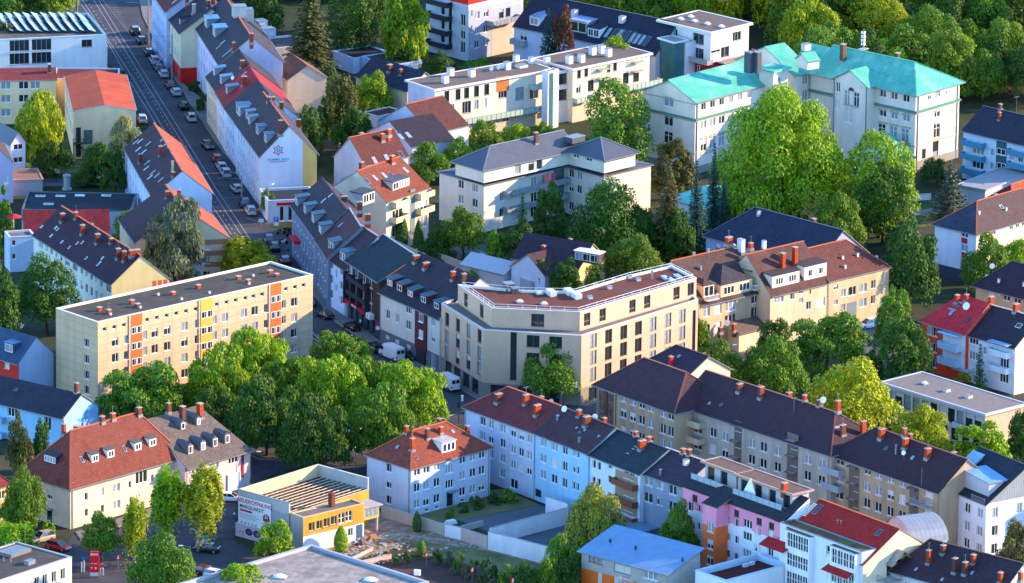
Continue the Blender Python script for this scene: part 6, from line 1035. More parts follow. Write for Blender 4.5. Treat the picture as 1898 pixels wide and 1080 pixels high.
b.win('R', tx('d', 395), ty(1, 470, 515, 600), 1.0, .9, '1'); b.win('R', tx('d', 435), ty(1, 462, 548, 630), 1.1, 1.3, '1'); b.win('R', tx('d', 485), ty(1, 452, 537), 1.7, 1.5, '1', blind=0); b.win('R', tx('d', 545), ty(1, 437, 520, 602), 1.7, 1.5, '1', blind=9); b.win('R', tx('d', 603), ty(1, 418, 500, 585), 1.0, 1.5, '1', blind=0); b.win('R', tx('d', 355), ty(1, 487, 570), .7, 1.2, '1'); b.panel('R', *q('d1', 455, 605), *q('d1', 508, 680), paint('6f7f88', .8), .02, 'gateway'); b.boxes(qs('d1', 432, 360, 515, 345, 445, 410, 620, 360), .3, .3, .6, WHITE); b.pipe('R', .2)
b = B('blue_roof_house', 'broad house with deep blue slate hipped roof behind the tan terrace', 'house', (1515, 488), (1309, 433), (1610, 465), 7.5, 'l', wall=plaster('9aa9c4')); b.roof('v', 5.0, tile('2a3244', '242b3c'), 0, 6, oh=.6, cap=paint('4a5672')); b.chimney(qs('d1', 270, 180), 1.3, .8, .7); b.sky(qs('d1', 75, 160, 320, 210, 400, 222), 1.0, .5); b.grid('L', 8, [5.5], 1.1, 1.3)
b.chimney(qs('c1', 1400, 115), .8, .5, .5, WHITE)
b = B('street_extension', 'low white extension roofs and garages glimpsed in front of the tan terrace', 'garage', (1425, 610), (1395, 600), (1477, 592), 3.2, 'r', wall=plaster('d9cdb4')); b.flat(.1, deck=flatm('c4c0b8'), cope=GREYP)
# ---- courtyard bits behind the star-sign row
b = B('flat_garage', 'white garden building with dark flat roof under the tall trees', 'garage', (655, 108), (617, 94), (690, 100), 3.2, 'l', Lu=9, wall=plaster('c6d4e8')); b.flat(.2, deck=flatm('26303c'), cope=paint('c4d4e4'))
b = B('low_white_wall_house', 'low white building with green flat roof behind the poplars', 'garage', (722, 122), (670, 104), (745, 118), 3.5, 'l', Lu=8, wall=plaster('b9cbe6')); b.flat(.15, deck=flatm('3f5a30'), cope=paint('b9cbe6'))
b = B('dark_shed_house', 'dark-roofed yard house with orange chimneys and a cream gable beside the long white flats', 'house', (755, 168), (660, 140), Lu=9, r=(790, 160), H=5.5, wall=plaster('d9cfa8')); b.roof('v', 3.2, tile('2c3444', '252c3a'), 0, 0, oh=.3, cap=False); b.chimney(qs('b0', 757, 395), 1.3, 1.0, .7); b.chimney(qs('b0', 818, 415), 1.0, .5, .5)
b = B('yard_block', 'flat roofed rear building with pale metal boxes behind the lilac street house', 'building', (505, 90), (470, 72), Lu=9, r=(560, 84), H=7.5, wall=plaster('a9acb4')); b.flat(.3, deck=flatm('5c6468')); b.boxes([(480, 55), (495, 70)], 2.8, 2.5, 2.0, paint('a9bcc9', .6), 'roof_annex')
b = B('grey_roof_back_house', 'grey roofed rear house with pale wall between the street row and the big fir', 'house', (533, 147), (505, 125), Lu=8, r=(560, 142), H=8.5, wall=plaster('c4b3a0')); b.roof('v', 2.6, tile('8a5a48', '704a3e'), 0, 0, oh=.2, cap=False)
b = B('white_yard_wall_house', 'pale blue low annex with dark red flat roof beside the willow', 'garage', (700, 216), (672, 208), Lu=7, r=(735, 206), H=4.0, wall=plaster('bccde6')); b.flat(.1, deck=flatm('5c3230'))
b = B('far_house', 'reddish brown roof of a house beyond the wood at the top edge, right of centre', 'house', (1862, 12), (1785, -8), Lu=9, r=(1900, 0), H=6, wall=plaster('c9bfae')); b.roof('v', 4, tile('7a3a38', '5f3034')); b.chimney([(1830, -5)], 1.5)
b = B('far_house', 'dark roofed hall glimpsed beyond the wood at the top edge', 'house', (1740, 14), (1665, -6), Lu=9, r=(1775, 5), H=5, wall=plaster('b9bfc9')); b.roof('v', 3, tile('4a4654'))
# ================================================================ GROUND
g = MB(); g.poly([(-2500, -1500, 0), (2500, -1500, 0), (2500, 6000, 0), (-2500, 6000, 0)], mat('garden_ground', '#2c3a1c', .98, noise=.45, nscale=.12, alt='#423e30', alts=.06, bump=.05))
tag(g.obj('ground'), kind='structure')
_zl = [0]
ASPH = mat('asphalt', '#3b3e44', .93, noise=.28, nscale=.3, bump=.02, alt='#484a50', alts=.12)
PAVE = mat('pavement', '#7d7a76', .93, noise=.15, nscale=.5, brick=(.6, .6, .5, .03, .75, .12))
GRASS = mat('lawn', '#33501a', .98, noise=.4, nscale=.4, bump=.05, alt='#6a6a34', alts=.2)
DIRT = mat('bare_ground', '#8f7b62', .98, noise=.45, nscale=.6, bump=.05, alt='#a09684', alts=.3)
def sheet(name, pts, m, z=None, kerb=0.0):
    _zl[0] += .004; z = (z if z is not None else .004+_zl[0])+kerb; q = MB(); W = [P(x, y, z) for x, y in pts]
    if sum((W[i].x*W[(i+1) % len(W)].y-W[(i+1) % len(W)].x*W[i].y) for i in range(len(W))) < 0: W = W[::-1]
    q.poly(W, m)
    if kerb:
        for i in range(len(W)): a, b_ = W[i], W[(i+1) % len(W)]; q.poly([(a.x, a.y, 0), (b_.x, b_.y, 0), tuple(b_), tuple(a)], CONC)
    o = q.obj(name); tag(o, kind='structure'); return o
sheet('street', [(60, -60), (245, -60), (262, 30), (300, 110), (345, 185), (405, 275), (460, 335), (500, 370), (500, 420), (545, 440), (560, 520), (620, 590), (700, 645), (820, 700), (880, 735), (1090, 745), (1260, 700), (1260, 720), (1100, 790), (905, 770), (850, 790), (700, 830), (690, 870), (660, 880), (560, 860), (440, 905), (432, 1000), (600, 1100), (60, 1100), (140, 985), (330, 925), (440, 880), (470, 800), (430, 770), (585, 690), (575, 600), (560, 540), (440, 510), (380, 400), (300, 275), (250, 190), (205, 120), (160, 60)], ASPH)
sheet('pavement', [(247, -60), (285, -60), (290, 30), (335, 150), (395, 200), (420, 270), (482, 350), (500, 368), (460, 333), (407, 273), (347, 183), (302, 108), (264, 28)], PAVE, kerb=.12)
sheet('pavement', [(548, 440), (560, 430), (600, 530), (650, 590), (705, 632), (815, 690), (1080, 740), (1260, 695), (1260, 702), (1085, 750), (885, 738), (820, 702), (700, 648), (620, 594), (563, 524)], PAVE, kerb=.12)
sheet('pavement', [(140, 985), (330, 925), (462, 890), (468, 897), (335, 935), (150, 1000)], PAVE, kerb=.12)
sheet('plaza', [(300, 760), (585, 700), (690, 690), (860, 760), (690, 825), (560, 855), (480, 850)], mat('plaza_ground', '#4d4a44', .95, noise=.3, nscale=.4, alt='#3c4428', alts=.2), kerb=.1)
sheet('yard', [(700, 945), (760, 950), (905, 1012), (1030, 1045), (1010, 1065), (850, 1035), (750, 1010), (620, 1050), (560, 1030), (620, 1000)], DIRT)
sheet('yard', [(845, 962), (960, 925), (1052, 950), (1052, 990), (1010, 1000), (905, 985)], mat('yard_asphalt', '#5a6168', .95, noise=.25, nscale=.4))
sheet('yard', [(905, 990), (1050, 965), (1060, 1030), (1020, 1025)], mat('yard_asphalt', '#5a6168'))
sheet('grass_strip', [(760, 1000), (900, 1020), (1020, 1050), (1100, 1075), (1060, 1090), (900, 1060), (760, 1020)], mat('dry_grass', '#75704a', .98, noise=.4, nscale=.5, alt='#4e5a30', alts=.25))
sheet('parking', [(700, 1045), (830, 1035), (1000, 1085), (980, 1110), (800, 1110)], mat('brick_paving', '#5a3f38', .95, noise=.2, nscale=.4, brick=(.4, .2, .5, .02, .7, .2)))
sheet('yard', [(10, 330), (120, 300), (240, 300), (235, 345), (40, 345)], mat('yard_asphalt', '#5a6168'))
sheet('lawn', [(40, 290), (140, 240), (200, 300), (150, 330), (60, 330)], GRASS)
sheet('yard', [(545, 150), (600, 150), (610, 205), (550, 200)], mat('yard_asphalt', '#5a6168'))
sheet('yard', [(800, 470), (905, 440), (990, 500), (850, 520)], mat('yard_asphalt', '#5a6168'))
sheet('yard', [(1560, 590), (1650, 560), (1700, 700), (1600, 690)], mat('yard_asphalt', '#5a6168'))
sheet('lawn', [(1680, 380), (1740, 370), (1740, 420), (1690, 420)], GRASS)
sheet('path', [(1660, 395), (1730, 385), (1735, 392), (1665, 405)], PAVE)
sheet('yard', [(1290, 640), (1420, 610), (1480, 640), (1400, 680), (1300, 690)], DIRT)
sheet('lawn', [(700, 945), (930, 905), (1000, 935), (845, 965), (780, 975)], mat('dry_grass', '#75704a'))
rb = MB(); rr_ = random.Random(3)
for k in range(420):
    px, py = rr_.uniform(625, 760), rr_.uniform(985, 1045)
    if k % 3 == 0: px, py = rr_.uniform(655, 690), rr_.uniform(1000, 1020)
    if k % 5 == 0: px, py = rr_.uniform(760, 900), rr_.uniform(990, 1025)
    p_ = P(px, py, .02); s_ = rr_.uniform(.08, .32); rb.box(-s_, -s_*.7, -.03, s_, s_*.7, s_*rr_.uniform(.3, 1), rr_.choice([CONC, CLAY, DIRT, GREYP, CONC]), Matrix.Translation(p_) @ Matrix.Rotation(rr_.uniform(0, 3), 4, 'Z'))
tag(rb.obj('rubble'), 'loose stones and rubble strewn over the brown yard', kind='stuff')
LW = paint('a4a9b0', .8)
def line(pts, w=.1, dash=None, name='road_marking'):
    q = MB(); W = [P(x, y, 0) for x, y in pts]; z = .02
    for a, b_ in zip(W, W[1:]):
        d = b_-a; L = d.length; d.normalize(); s = Vector((-d.y, d.x, 0))*w/2; t = 0
        segs = [(0, L)] if not dash else []
        while dash and t < L: segs.append((t, min(L, t+dash[0]))); t += dash[0]+dash[1]
        for t0, t1 in segs: q.poly([a+d*t0-s+Vector((0, 0, z)), a+d*t1-s+Vector((0, 0, z)), a+d*t1+s+Vector((0, 0, z)), a+d*t0+s+Vector((0, 0, z))], LW)
    tag(q.obj(name), kind='structure')
line([(145, 0), (198, 75), (240, 150), (378, 373), (440, 467)]); line([(153, 0), (250, 150), (340, 300), (378, 358), (450, 466)])
line([(160, 0), (262, 150), (382, 350), (452, 458)], .12, (1.0, 2.2)); line([(174, 0), (267, 150), (391, 350), (460, 455)]); line([(183, 0), (277, 150), (401, 350), (468, 450)]); line([(191, 0), (240, 62)], .1, (.8, .8))
line([(205, 60), (240, 59)]); line([(248, 100), (303, 98)]); line([(415, 367), (440, 366)]); line([(458, 403), (480, 412), (520, 415)]); line([(578, 625), (640, 665)], .12); line([(577, 612), (600, 640)], .12)
for k in range(16): line([(200+k*2.3, 4+k*3.4), (214+k*1.7, 3.6+k*3.4)], .09)
for k in range(5): line([(783+k*5, 772-k*3), (797+k*5, 777-k*3)], .3)
for k in range(4): line([(770+k*38, 1049+k*11), (800+k*38, 1040+k*11)], .1)
# ================================================================ PLANTS
nr = np.random.default_rng(5)
def leaf_mat(name, lum=1.0, trans=.3, yel=(1.32, 1.28, .5)):
    m = bpy.data.materials.new(name); m.use_nodes = True; n = m.node_tree.nodes; L = m.node_tree.links.new; n.remove(n['Principled BSDF'])
    oi = n.new('ShaderNodeObjectInfo'); ge = n.new('ShaderNodeNewGeometry'); tc = n.new('ShaderNodeTexCoord')
    mr = n.new('ShaderNodeMapRange'); mr.inputs['To Min'].default_value = .62*lum; mr.inputs['To Max'].default_value = 1.4*lum; L(ge.outputs['Random Per Island'], mr.inputs['Value'])
    m1 = n.new('ShaderNodeMix'); m1.data_type = 'RGBA'; m1.blend_type = 'MULTIPLY'; m1.inputs[0].default_value = 1; L(oi.outputs['Color'], m1.inputs[6]); L(mr.outputs[0], m1.inputs[7])
    nz = n.new('ShaderNodeTexNoise'); nz.inputs['Scale'].default_value = .45; nz.inputs['Detail'].default_value = 3; L(tc.outputs['Object'], nz.inputs['Vector'])
    r2 = n.new('ShaderNodeMapRange'); r2.inputs['From Min'].default_value = .42; r2.inputs['From Max'].default_value = .68; L(nz.outputs['Fac'], r2.inputs['Value'])
    m2 = n.new('ShaderNodeMix'); m2.data_type = 'RGBA'; m2.blend_type = 'MULTIPLY'; L(r2.outputs[0], m2.inputs[0]); L(m1.outputs[2], m2.inputs[6]); m2.inputs[7].default_value = (*yel, 1)
    d = n.new('ShaderNodeBsdfPrincipled'); d.inputs['Roughness'].default_value = .6; d.inputs['Specular IOR Level'].default_value = .25; t = n.new('ShaderNodeBsdfTranslucent'); L(m2.outputs[2], d.inputs['Base Color']); L(m2.outputs[2], t.inputs['Color'])
    mx = n.new('ShaderNodeMixShader'); mx.inputs[0].default_value = trans; L(d.outputs[0], mx.inputs[1]); L(t.outputs[0], mx.inputs[2]); L(mx.outputs[0], n['Material Output'].inputs['Surface']); return m
LEAF = leaf_mat('foliage'); NEEDLE = leaf_mat('needles', 1.0, .12, (1.2, 1.1, .8)); BARK = mat('bark', '#4f4034', .95, noise=.35, nscale=3, bump=.05); BIRCH = mat('birch_bark', '#c9c4b8', .9, noise=.4, nscale=4)
def leaves_mesh(name, C, N, S, asp=1.0, m=None, up=None):
    """one diamond-shaped leaf clump per row: centres C, normals N, sizes S"""
    n = len(C); N = N/np.maximum(1e-6, np.linalg.norm(N, axis=1, keepdims=True)); r = nr.normal(size=(n, 3)) if up is None else up
    T = np.cross(N, r); T /= np.maximum(1e-6, np.linalg.norm(T, axis=1, keepdims=True)); Bt = np.cross(N, T); S = S[:, None]
    a = Bt*S*asp*.5; b = T*S*.5*nr.uniform(.55, 1, (n, 1)); c = N*S*.12
    V = np.stack([C-a, C+b-c*0-a*.1, C+a, C-b-a*.1+c], 1).reshape(-1, 3).astype(np.float32)
    me = bpy.data.meshes.new(name); me.vertices.add(4*n); me.vertices.foreach_set('co', V.ravel()); me.loops.add(4*n); me.loops.foreach_set('vertex_index', np.arange(4*n, dtype=np.int32))
    me.polygons.add(n); me.polygons.foreach_set('loop_start', np.arange(0, 4*n, 4, dtype=np.int32)); me.polygons.foreach_set('loop_total', np.full(n, 4, dtype=np.int32)); me.update(calc_edges=True); me.materials.append(m or LEAF); return me
def unit(n): v = nr.normal(size=(n, 3)); return v/np.linalg.norm(v, axis=1, keepdims=True)
def broad(R, Hh, nb, nl, leaf, gap=0.0, br=(.24, .4), flat=.95, egg=0.0, clump=1.0):
    d = unit(nb); d[:, 2] = np.abs(d[:, 2])*1.25-.42; d /= np.linalg.norm(d, axis=1, keepdims=True); rad = nr.uniform(.45, .86, nb)**.8
    bc = d*rad[:, None]; w = 1-egg*np.clip(bc[:, 2], 0, 1); bc[:, :2] *= w[:, None]; bc = np.vstack([bc, np.zeros((1, 3))]); brr = np.append(nr.uniform(*br, nb), .45); k = brr**2; k[-1] *= .5; p = k/k.sum()
    ii = nr.choice(nb+1, nl, p=p); o = unit(nl); o[:, 2] = np.where(o[:, 2] < -.35, -o[:, 2], o[:, 2]); sh = 1-np.abs(nr.normal(0, .24, nl)); rr = brr[ii]*(sh+nr.normal(0, .05, nl)); o2 = o.copy(); o2[:, 2] *= flat*min(1.0, 2.2*R/Hh); o2[:, :2] *= .85 if Hh > 2.4*R else 1
    pts = bc[ii]+o2*rr[:, None]
    dm = np.zeros(nl)
    for j in range(nb+1): dd = 1-np.linalg.norm(pts-bc[j], axis=1)/brr[j]; dd[ii == j] = -1; dm = np.maximum(dm, dd)
    keep = dm < .38
    if gap: h = np.sin(pts[:, 0]*9+3*np.sin(pts[:, 2]*7))*np.sin(pts[:, 1]*8+1.7)*np.sin(pts[:, 2]*10); keep &= h < (1-gap)
    pts = pts[keep]; o = o[keep]; n = len(pts); N = o*.9+unit(n)*.75+np.array([0, 0, .35])
    P3 = pts*np.array([R, R, Hh/2]); return P3, N, nr.uniform(.7, 1.35, n)*leaf
def zfit(P3): P3[:, 2] -= np.percentile(P3[:, 2], .5); return P3
CR = {}
def reg(k, R, H, me):
    n = len(me.vertices); co = np.empty(n*3, dtype=np.float32); me.vertices.foreach_get('co', co); co = co.reshape(-1, 3); r = np.percentile(np.hypot(co[:, 0], co[:, 1]), 98.5 if k != 'fir' else 99.7); zt = np.percentile(co[:, 2], 99.7)
    co[:, :2] *= R/r; co[:, 2] *= H/zt; me.vertices.foreach_set('co', co.ravel()); me.update(); CR.setdefault(k, []).append((R, H, me))
for (R, Hh, nb, nl, lf) in ((1.2, 2.4, 16, 1300, .2), (2.6, 5, 30, 4500, .26), (4.2, 7.5, 44, 12000, .31), (6.4, 10.5, 62, 21000, .36), (6.0, 9.5, 50, 19000, .36), (4.2, 14, 75, 19000, .34), (6.0, 17, 90, 26000, .38), (12.0, 21, 120, 62000, .42)):
    P3, N, S = broad(R, Hh, 64 if R > 9 else nb, nl, lf, **(dict(br=(.19, .34), gap=.1, egg=.12) if R > 9 else {})); reg('broad', R, Hh, leaves_mesh('crown', zfit(P3), N, S))
for (R, Hh, nb, nl, lf) in ((4.2, 6.5, 34, 8500, .31), (6.5, 8.5, 52, 17000, .35), (6.2, 8.0, 46, 16000, .35)):
    P3, N, S = broad(R, Hh, nb, nl, lf, br=(.2, .33), flat=.8, gap=.12); reg('airy', R, Hh, leaves_mesh('crown', zfit(P3), N, S))
for (R, Hh, nb, nl, lf) in ((2.0, 9, 26, 6000, .3), (4.5, 15, 60, 17000, .37)):
    P3, N, S = broad(R, Hh, nb, nl, lf, br=(.22, .34), egg=.35); reg('poplar', R, Hh, leaves_mesh('crown', zfit(P3), N, S))
def willow(R, Hh, ns, k, leaf):
    nc = 17; cc = unit(nc)*nr.uniform(.25, .72, (nc, 1)); cc[:, 2] = np.abs(cc[:, 2])*1.1-.25; ci = nr.integers(0, nc, ns); d = unit(ns); d[:, 2] = np.abs(d[:, 2]); cr_ = nr.uniform(.22, .4, nc)
    top = (cc[ci]+d*cr_[ci][:, None]*nr.uniform(.6, 1, (ns, 1)))*np.array([R, R, Hh*.5])+np.array([0, 0, Hh*.5]); L_ = nr.uniform(.08, .34, ns)*Hh*nr.uniform(.6, 1.3, nc)[ci]
    t = nr.uniform(0, 1, (ns, k)); C = top[:, None, :]+np.stack([d[:, 0][:, None]*t*.45, d[:, 1][:, None]*t*.45, -L_[:, None]*t], 2)+nr.normal(0, .13, (ns, k, 3)); C = C.reshape(-1, 3)
    N = np.repeat(d, k, 0)+unit(ns*k)*.6; N[:, 2] *= .5; return C, N, nr.uniform(.6, 1.3, len(C))*leaf, None
for (R, Hh, ns, k, lf) in ((2.6, 8, 330, 20, .19), (2.7, 8.5, 330, 20, .19), (4.6, 11, 560, 24, .22)):
    C, N, S, u = willow(R, Hh, ns, k, lf); reg('willow', R, Hh, leaves_mesh('crown', zfit(C), N, S, 2.2, up=nr.normal(0, .2, N.shape)+np.cross(N, [0, 0, 1.0])))
def conifer(R, Hh, nwh, nbr, k, leaf, droop=.35, pw=.9, lay=1.0):
    C = []; N = []
    for i in range(nwh):
        f = i/(nwh-1); z = Hh*(.04+.94*f); r = R*((1-f)**pw*.94+.05)
        nb = max(4, int(nbr*(1-f*.6))); a0 = nr.uniform(0, 6.28)
        for j in range(nb):
            a = a0+j*6.283/nb+nr.normal(0, .15); rr = r*nr.uniform(.72, 1.12); kk = max(5, int(k*rr/R)); t = nr.uniform(.08, 1, kk)**.8; wd = .34*rr*(1-t)*.9+.14
            off = nr.normal(0, .5, kk)*wd; x = np.cos(a)*rr*t-np.sin(a)*off; y = np.sin(a)*rr*t+np.cos(a)*off; zz = z-droop*rr*t**1.3+nr.normal(0, .09, kk)*lay-np.abs(off)*.35+.18*rr*(t**3)
            C.append(np.stack([x, y, zz], 1)); nn = np.stack([np.cos(a)*.35+0*t, np.sin(a)*.35+0*t, 0*t+1], 1)+unit(kk)*.45; N.append(nn)
    C = np.vstack(C); N = np.vstack(N); return C, N, nr.uniform(.7, 1.3, len(C))*leaf
for (R, Hh, nw, nb, k, lf) in ((1.5, 5.5, 14, 9, 16, .26), (3.6, 17, 30, 13, 44, .36), (5.4, 22, 34, 16, 62, .42)):
    C, N, S = conifer(R, Hh, nw, nb, k, lf); reg('fir', R, Hh, leaves_mesh('crown', zfit(C), N, S, 1.5, NEEDLE))
C, N, S = conifer(3.4, 9, 12, 12, 80, .3, droop=.05, pw=.75, lay=.9); reg('cedar', 3.4, 9, leaves_mesh('crown', zfit(C), N, S, 1.3, NEEDLE))
d = unit(3600); pr = np.clip(1-np.abs(nr.uniform(-.85, 1, 3600))**2.2, .02, 1); zz = nr.uniform(0, 1, 3600); pr = np.sin(np.clip(zz*.93+.07, 0, 1)**.75*math.pi)**.6
a = nr.uniform(0, 6.283, 3600); C = np.stack([np.cos(a)*pr*.9*nr.uniform(.8, 1.08, 3600), np.sin(a)*pr*.9*nr.uniform(.8, 1.08, 3600), zz*5.5], 1); N = np.stack([np.cos(a), np.sin(a), 0*a+.5], 1)+unit(3600)*.5
reg('cypress', .95, 5.5, leaves_mesh('crown', zfit(C), N, nr.uniform(.7, 1.2, 3600)*.2, 1.5, NEEDLE))
_tm = {}
def trunk_mesh(h, r, spread, bark, seed):
    k = (round(h*2)/2, round(r, 1), round(spread), bark.name, seed % 3)
    if k in _tm: return _tm[k]
    q = MB(); rr = random.Random(seed % 3); a = Vector((0, 0, -.15)); n = 5
    for i in range(n):
        b_ = Vector((rr.uniform(-.12, .12)*(i+1), rr.uniform(-.12, .12)*(i+1), h*(i+1)/n)); q.tube(a, b_, r*(1-i/n*.65), r*(1-(i+1)/n*.65), bark, 7); a = b_
        if i >= 1 and spread > 0:
            for j in range(3):
                t = rr.uniform(0, 6.28); e = a+Vector((math.cos(t)*spread*.8, math.sin(t)*spread*.8, h*.16)); md = (a+e)/2+Vector((0, 0, .3)); q.tube(a, md, r*.4, r*.28, bark, 5); q.tube(md, e, r*.28, r*.1, bark, 5)
    _tm[k] = q.mesh('trunk'); return _tm[k]
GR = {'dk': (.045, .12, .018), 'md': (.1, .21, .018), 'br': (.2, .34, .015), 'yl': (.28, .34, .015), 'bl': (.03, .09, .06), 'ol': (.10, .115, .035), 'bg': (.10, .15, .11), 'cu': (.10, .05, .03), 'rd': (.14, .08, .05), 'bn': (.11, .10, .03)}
ntree = [0]
def T(kind, x0, x1, yt, yb, label, tint='md', cf=.8, name=None, cat=None, group=None, bark=None, trunk=True, depth=1.0):
    g0 = P((x0+x1)/2, yb, 0); H = hgt(g0, yt); R = (x1-x0)/2/ppm(g0); return TW(kind, g0, R, H, label, tint, cf, name, cat, group, bark, trunk)
def TW(kind, g0, R, H, label, tint='md', cf=.8, name=None, cat=None, group=None, bark=None, trunk=True):
    ntree[0] += 1; Hc = H*cf; prot = min(CR[kind], key=lambda p: abs(math.log(p[0]/R))+abs(math.log(p[1]/Hc))*.9+rnd.random()*.2)
    nm = name or {'broad': 'tree', 'airy': 'tree', 'poplar': 'tall_tree', 'willow': 'weeping_tree', 'fir': 'fir_tree', 'cedar': 'cedar_tree', 'cypress': 'cypress'}[kind]
    o = empty(nm, g0, rnd.uniform(0, 6.28)); tag(o, label, cat or ('bush' if 'bush' in nm or 'shrub' in nm else 'tree'), group)
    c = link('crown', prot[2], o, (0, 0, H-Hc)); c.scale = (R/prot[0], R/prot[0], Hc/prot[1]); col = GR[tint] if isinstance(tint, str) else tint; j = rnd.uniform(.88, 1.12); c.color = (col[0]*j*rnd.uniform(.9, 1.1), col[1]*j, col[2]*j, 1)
    if trunk: th = H*(.85 if kind in ('fir', 'cedar') else (1-cf)+cf*.35); link('trunk', trunk_mesh(th, max(.08, min(.5, H*.022)), 0 if kind in ('fir', 'cypress') else R*.45, bark or BARK, ntree[0]), o)
    return o
def bush(x0, x1, yt, yb, label, tint='md', group=None, kind='broad', name='bush'): return T(kind, x0, x1, yt, yb, label, tint, .97, name, 'bush', group, trunk=False)
PG = 'trees of the plaza between the slab block and the blue hipped house'
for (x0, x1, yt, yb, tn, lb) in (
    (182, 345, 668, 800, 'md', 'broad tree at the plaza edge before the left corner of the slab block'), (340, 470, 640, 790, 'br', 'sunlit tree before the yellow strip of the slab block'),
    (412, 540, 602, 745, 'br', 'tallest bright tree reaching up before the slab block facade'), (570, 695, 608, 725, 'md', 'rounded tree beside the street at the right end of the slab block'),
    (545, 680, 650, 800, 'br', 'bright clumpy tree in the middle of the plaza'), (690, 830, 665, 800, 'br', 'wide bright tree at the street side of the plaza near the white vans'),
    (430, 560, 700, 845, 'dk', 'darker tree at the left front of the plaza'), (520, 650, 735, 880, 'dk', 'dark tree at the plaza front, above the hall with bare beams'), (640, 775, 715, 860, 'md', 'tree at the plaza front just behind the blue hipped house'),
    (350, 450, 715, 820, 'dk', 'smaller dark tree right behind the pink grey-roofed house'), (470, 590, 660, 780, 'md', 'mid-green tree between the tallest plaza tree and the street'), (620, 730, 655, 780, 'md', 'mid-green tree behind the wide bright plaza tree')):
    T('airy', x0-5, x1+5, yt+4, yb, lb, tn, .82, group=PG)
T('broad', 148, 226, 950, 1045, 'dark compact tree beside the red parking pylon', 'md', .75); T('willow', 222, 278, 925, 1048, 'slim yellowish birch standing right of the red pylon', 'yl', .85, 'birch_tree', bark=BIRCH); T('willow', 272, 345, 868, 1010, 'drooping birch before the glass stairwell of the cream house', 'br', .85, 'birch_tree', bark=BIRCH)
T('willow', 322, 412, 866, 1020, 'tall light green birch before the pink grey-roofed house', 'yl', .8, 'birch_tree', bark=BIRCH); T('broad', 232, 372, 990, 1110, 'dense green tree at the bottom edge below the birches', 'md', .8); T('broad', 2, 88, 865, 1000, 'tree with loose crown left of the cream red-roofed house', 'md', .8); T('willow', -20, 62, 970, 1030, 'light green drooping tree behind the flat pavilion', 'br', .9)
bush(78, 104, 964, 992, 'round bush at the corner of the cream house', 'br'); T('broad', 392, 505, 1045, 1120, 'bright tree top at the bottom edge left of the grey flat roof', 'br', .8); T('broad', 470, 548, 965, 1038, 'round bright maple below the hall billboard', 'br', .85); T('cypress', 618, 646, 975, 1022, 'small bright conical tree before the yellow annex', 'br', .97, 'conical_tree')
T('cypress', 764, 782, 947, 985, 'small dark conifer on the garden wall of the blue hipped house', 'dk', .97); T('broad', 12, 62, 768, 880, 'broad dark yew before the blue houses', 'ol', .95); T('broad', 58, 98, 775, 872, 'dark fir between the blue gable and the cream house', 'dk', .95); T('fir', 98, 124, 758, 830, 'slim small fir against the blue gable', 'dk', .95)
T('broad', 20, 152, 470, 620, 'large dark tree left of the slab block, before the long white house', 'dk', .8); T('broad', -60, 40, 480, 640, 'big dark tree cut by the left edge', 'dk', .85); T('poplar', -12, 28, 345, 480, 'narrow tree at the left edge beside the workshop', 'md', .9); T('broad', -40, 10, 560, 640, 'shaded tree at the left edge behind the blue ribbed roof', 'dk')
T('broad', 204, 275, 388, 480, 'round green tree between the long white house and the blue cedar', 'md', .85); T('airy', 258, 390, 372, 535, 'big blue-grey cedar before the checkered gable', (.11, .165, .12), .92, 'cedar_tree'); T('willow', 410, 520, 443, 530, 'drooping yellow-green tree at the street crossing above the slab block', 'yl', .9)
T('airy', 22, 128, 175, 320, 'bright yellow-green maple before the pale yellow building', 'yl', .85); T('broad', 198, 270, 212, 320, 'pale blossoming chestnut beside the orange-roofed hall', (.22, .27, .15), .8); T('broad', 145, 230, 262, 340, 'dark shrubby tree below the fire stairs of the hall', 'dk', .9); bush(128, 188, 312, 345, 'low dark bush behind the workshop roof', 'dk'); T('broad', 60, 140, 260, 330, 'shaded tree under the yellow-green maple', 'dk', .8); T('airy', 186, 235, 280, 365, 'loose tree left of the skylight-covered roof', 'dk', .8)
T('willow', -10, 32, 42, 125, 'weeping yellowish tree before the glazed school loggias', 'ol', .95); T('broad', -50, 50, -30, 40, 'tree behind the school at the top left corner', 'md', .9); T('broad', 40, 100, -35, 38, 'dark tree behind the school roof', 'dk', .9); T('broad', 60, 148, -45, 30, 'sunlit yellow-green tree behind the right end of the school', 'br', .9)
bush(216, 242, 130, 165, 'dark bush between the hall and the tram street', 'dk'); bush(347, 372, 148, 168, 'square clipped hedge bush on the street pavement', 'dk'); bush(362, 388, 170, 205, 'dark bush before the cream town house', 'dk'); T('broad', 482, 512, 350, 402, 'small street tree at the star-gable corner shop', 'md', .85)
T('fir', 508, 640, -35, 168, 'huge dark fir tree behind the street row', 'ol', .97); T('fir', 560, 610, -50, 120, 'dark conifer just behind the huge fir', 'dk', .97); T('broad', 598, 705, -40, 110, 'broad dark tree between the huge fir and the bright poplar', 'dk', .9); T('poplar', 702, 796, -95, 132, 'tall bright poplar left of the tower block', 'br', .9); T('broad', 440, 530, -30, 60, 'dark tree behind the pale roof boxes of the rear house', 'dk', .9); T('broad', 640, 720, -60, 60, 'dark tree at the top edge behind the poplar', 'dk', .9)
T('poplar', 508, 548, 108, 160, 'small yellow-green tree at the foot of the huge fir', 'br', .9); T('willow', 590, 668, 145, 275, 'weeping birch with yellow top in the courtyard', 'ol', .9, 'birch_tree', bark=BIRCH); T('broad', 652, 730, 132, 212, 'light green courtyard tree beside the dark-roofed yard house', 'br', .85); T('broad', 535, 600, 195, 305, 'shaded tree behind the star gable', 'dk', .9); T('willow', 612, 690, 205, 300, 'dark weeping tree above the brown-roofed house', 'dk', .95); T('poplar', 572, 618, 180, 280, 'narrow shaded tree between courtyard parking and willow', 'dk', .9)
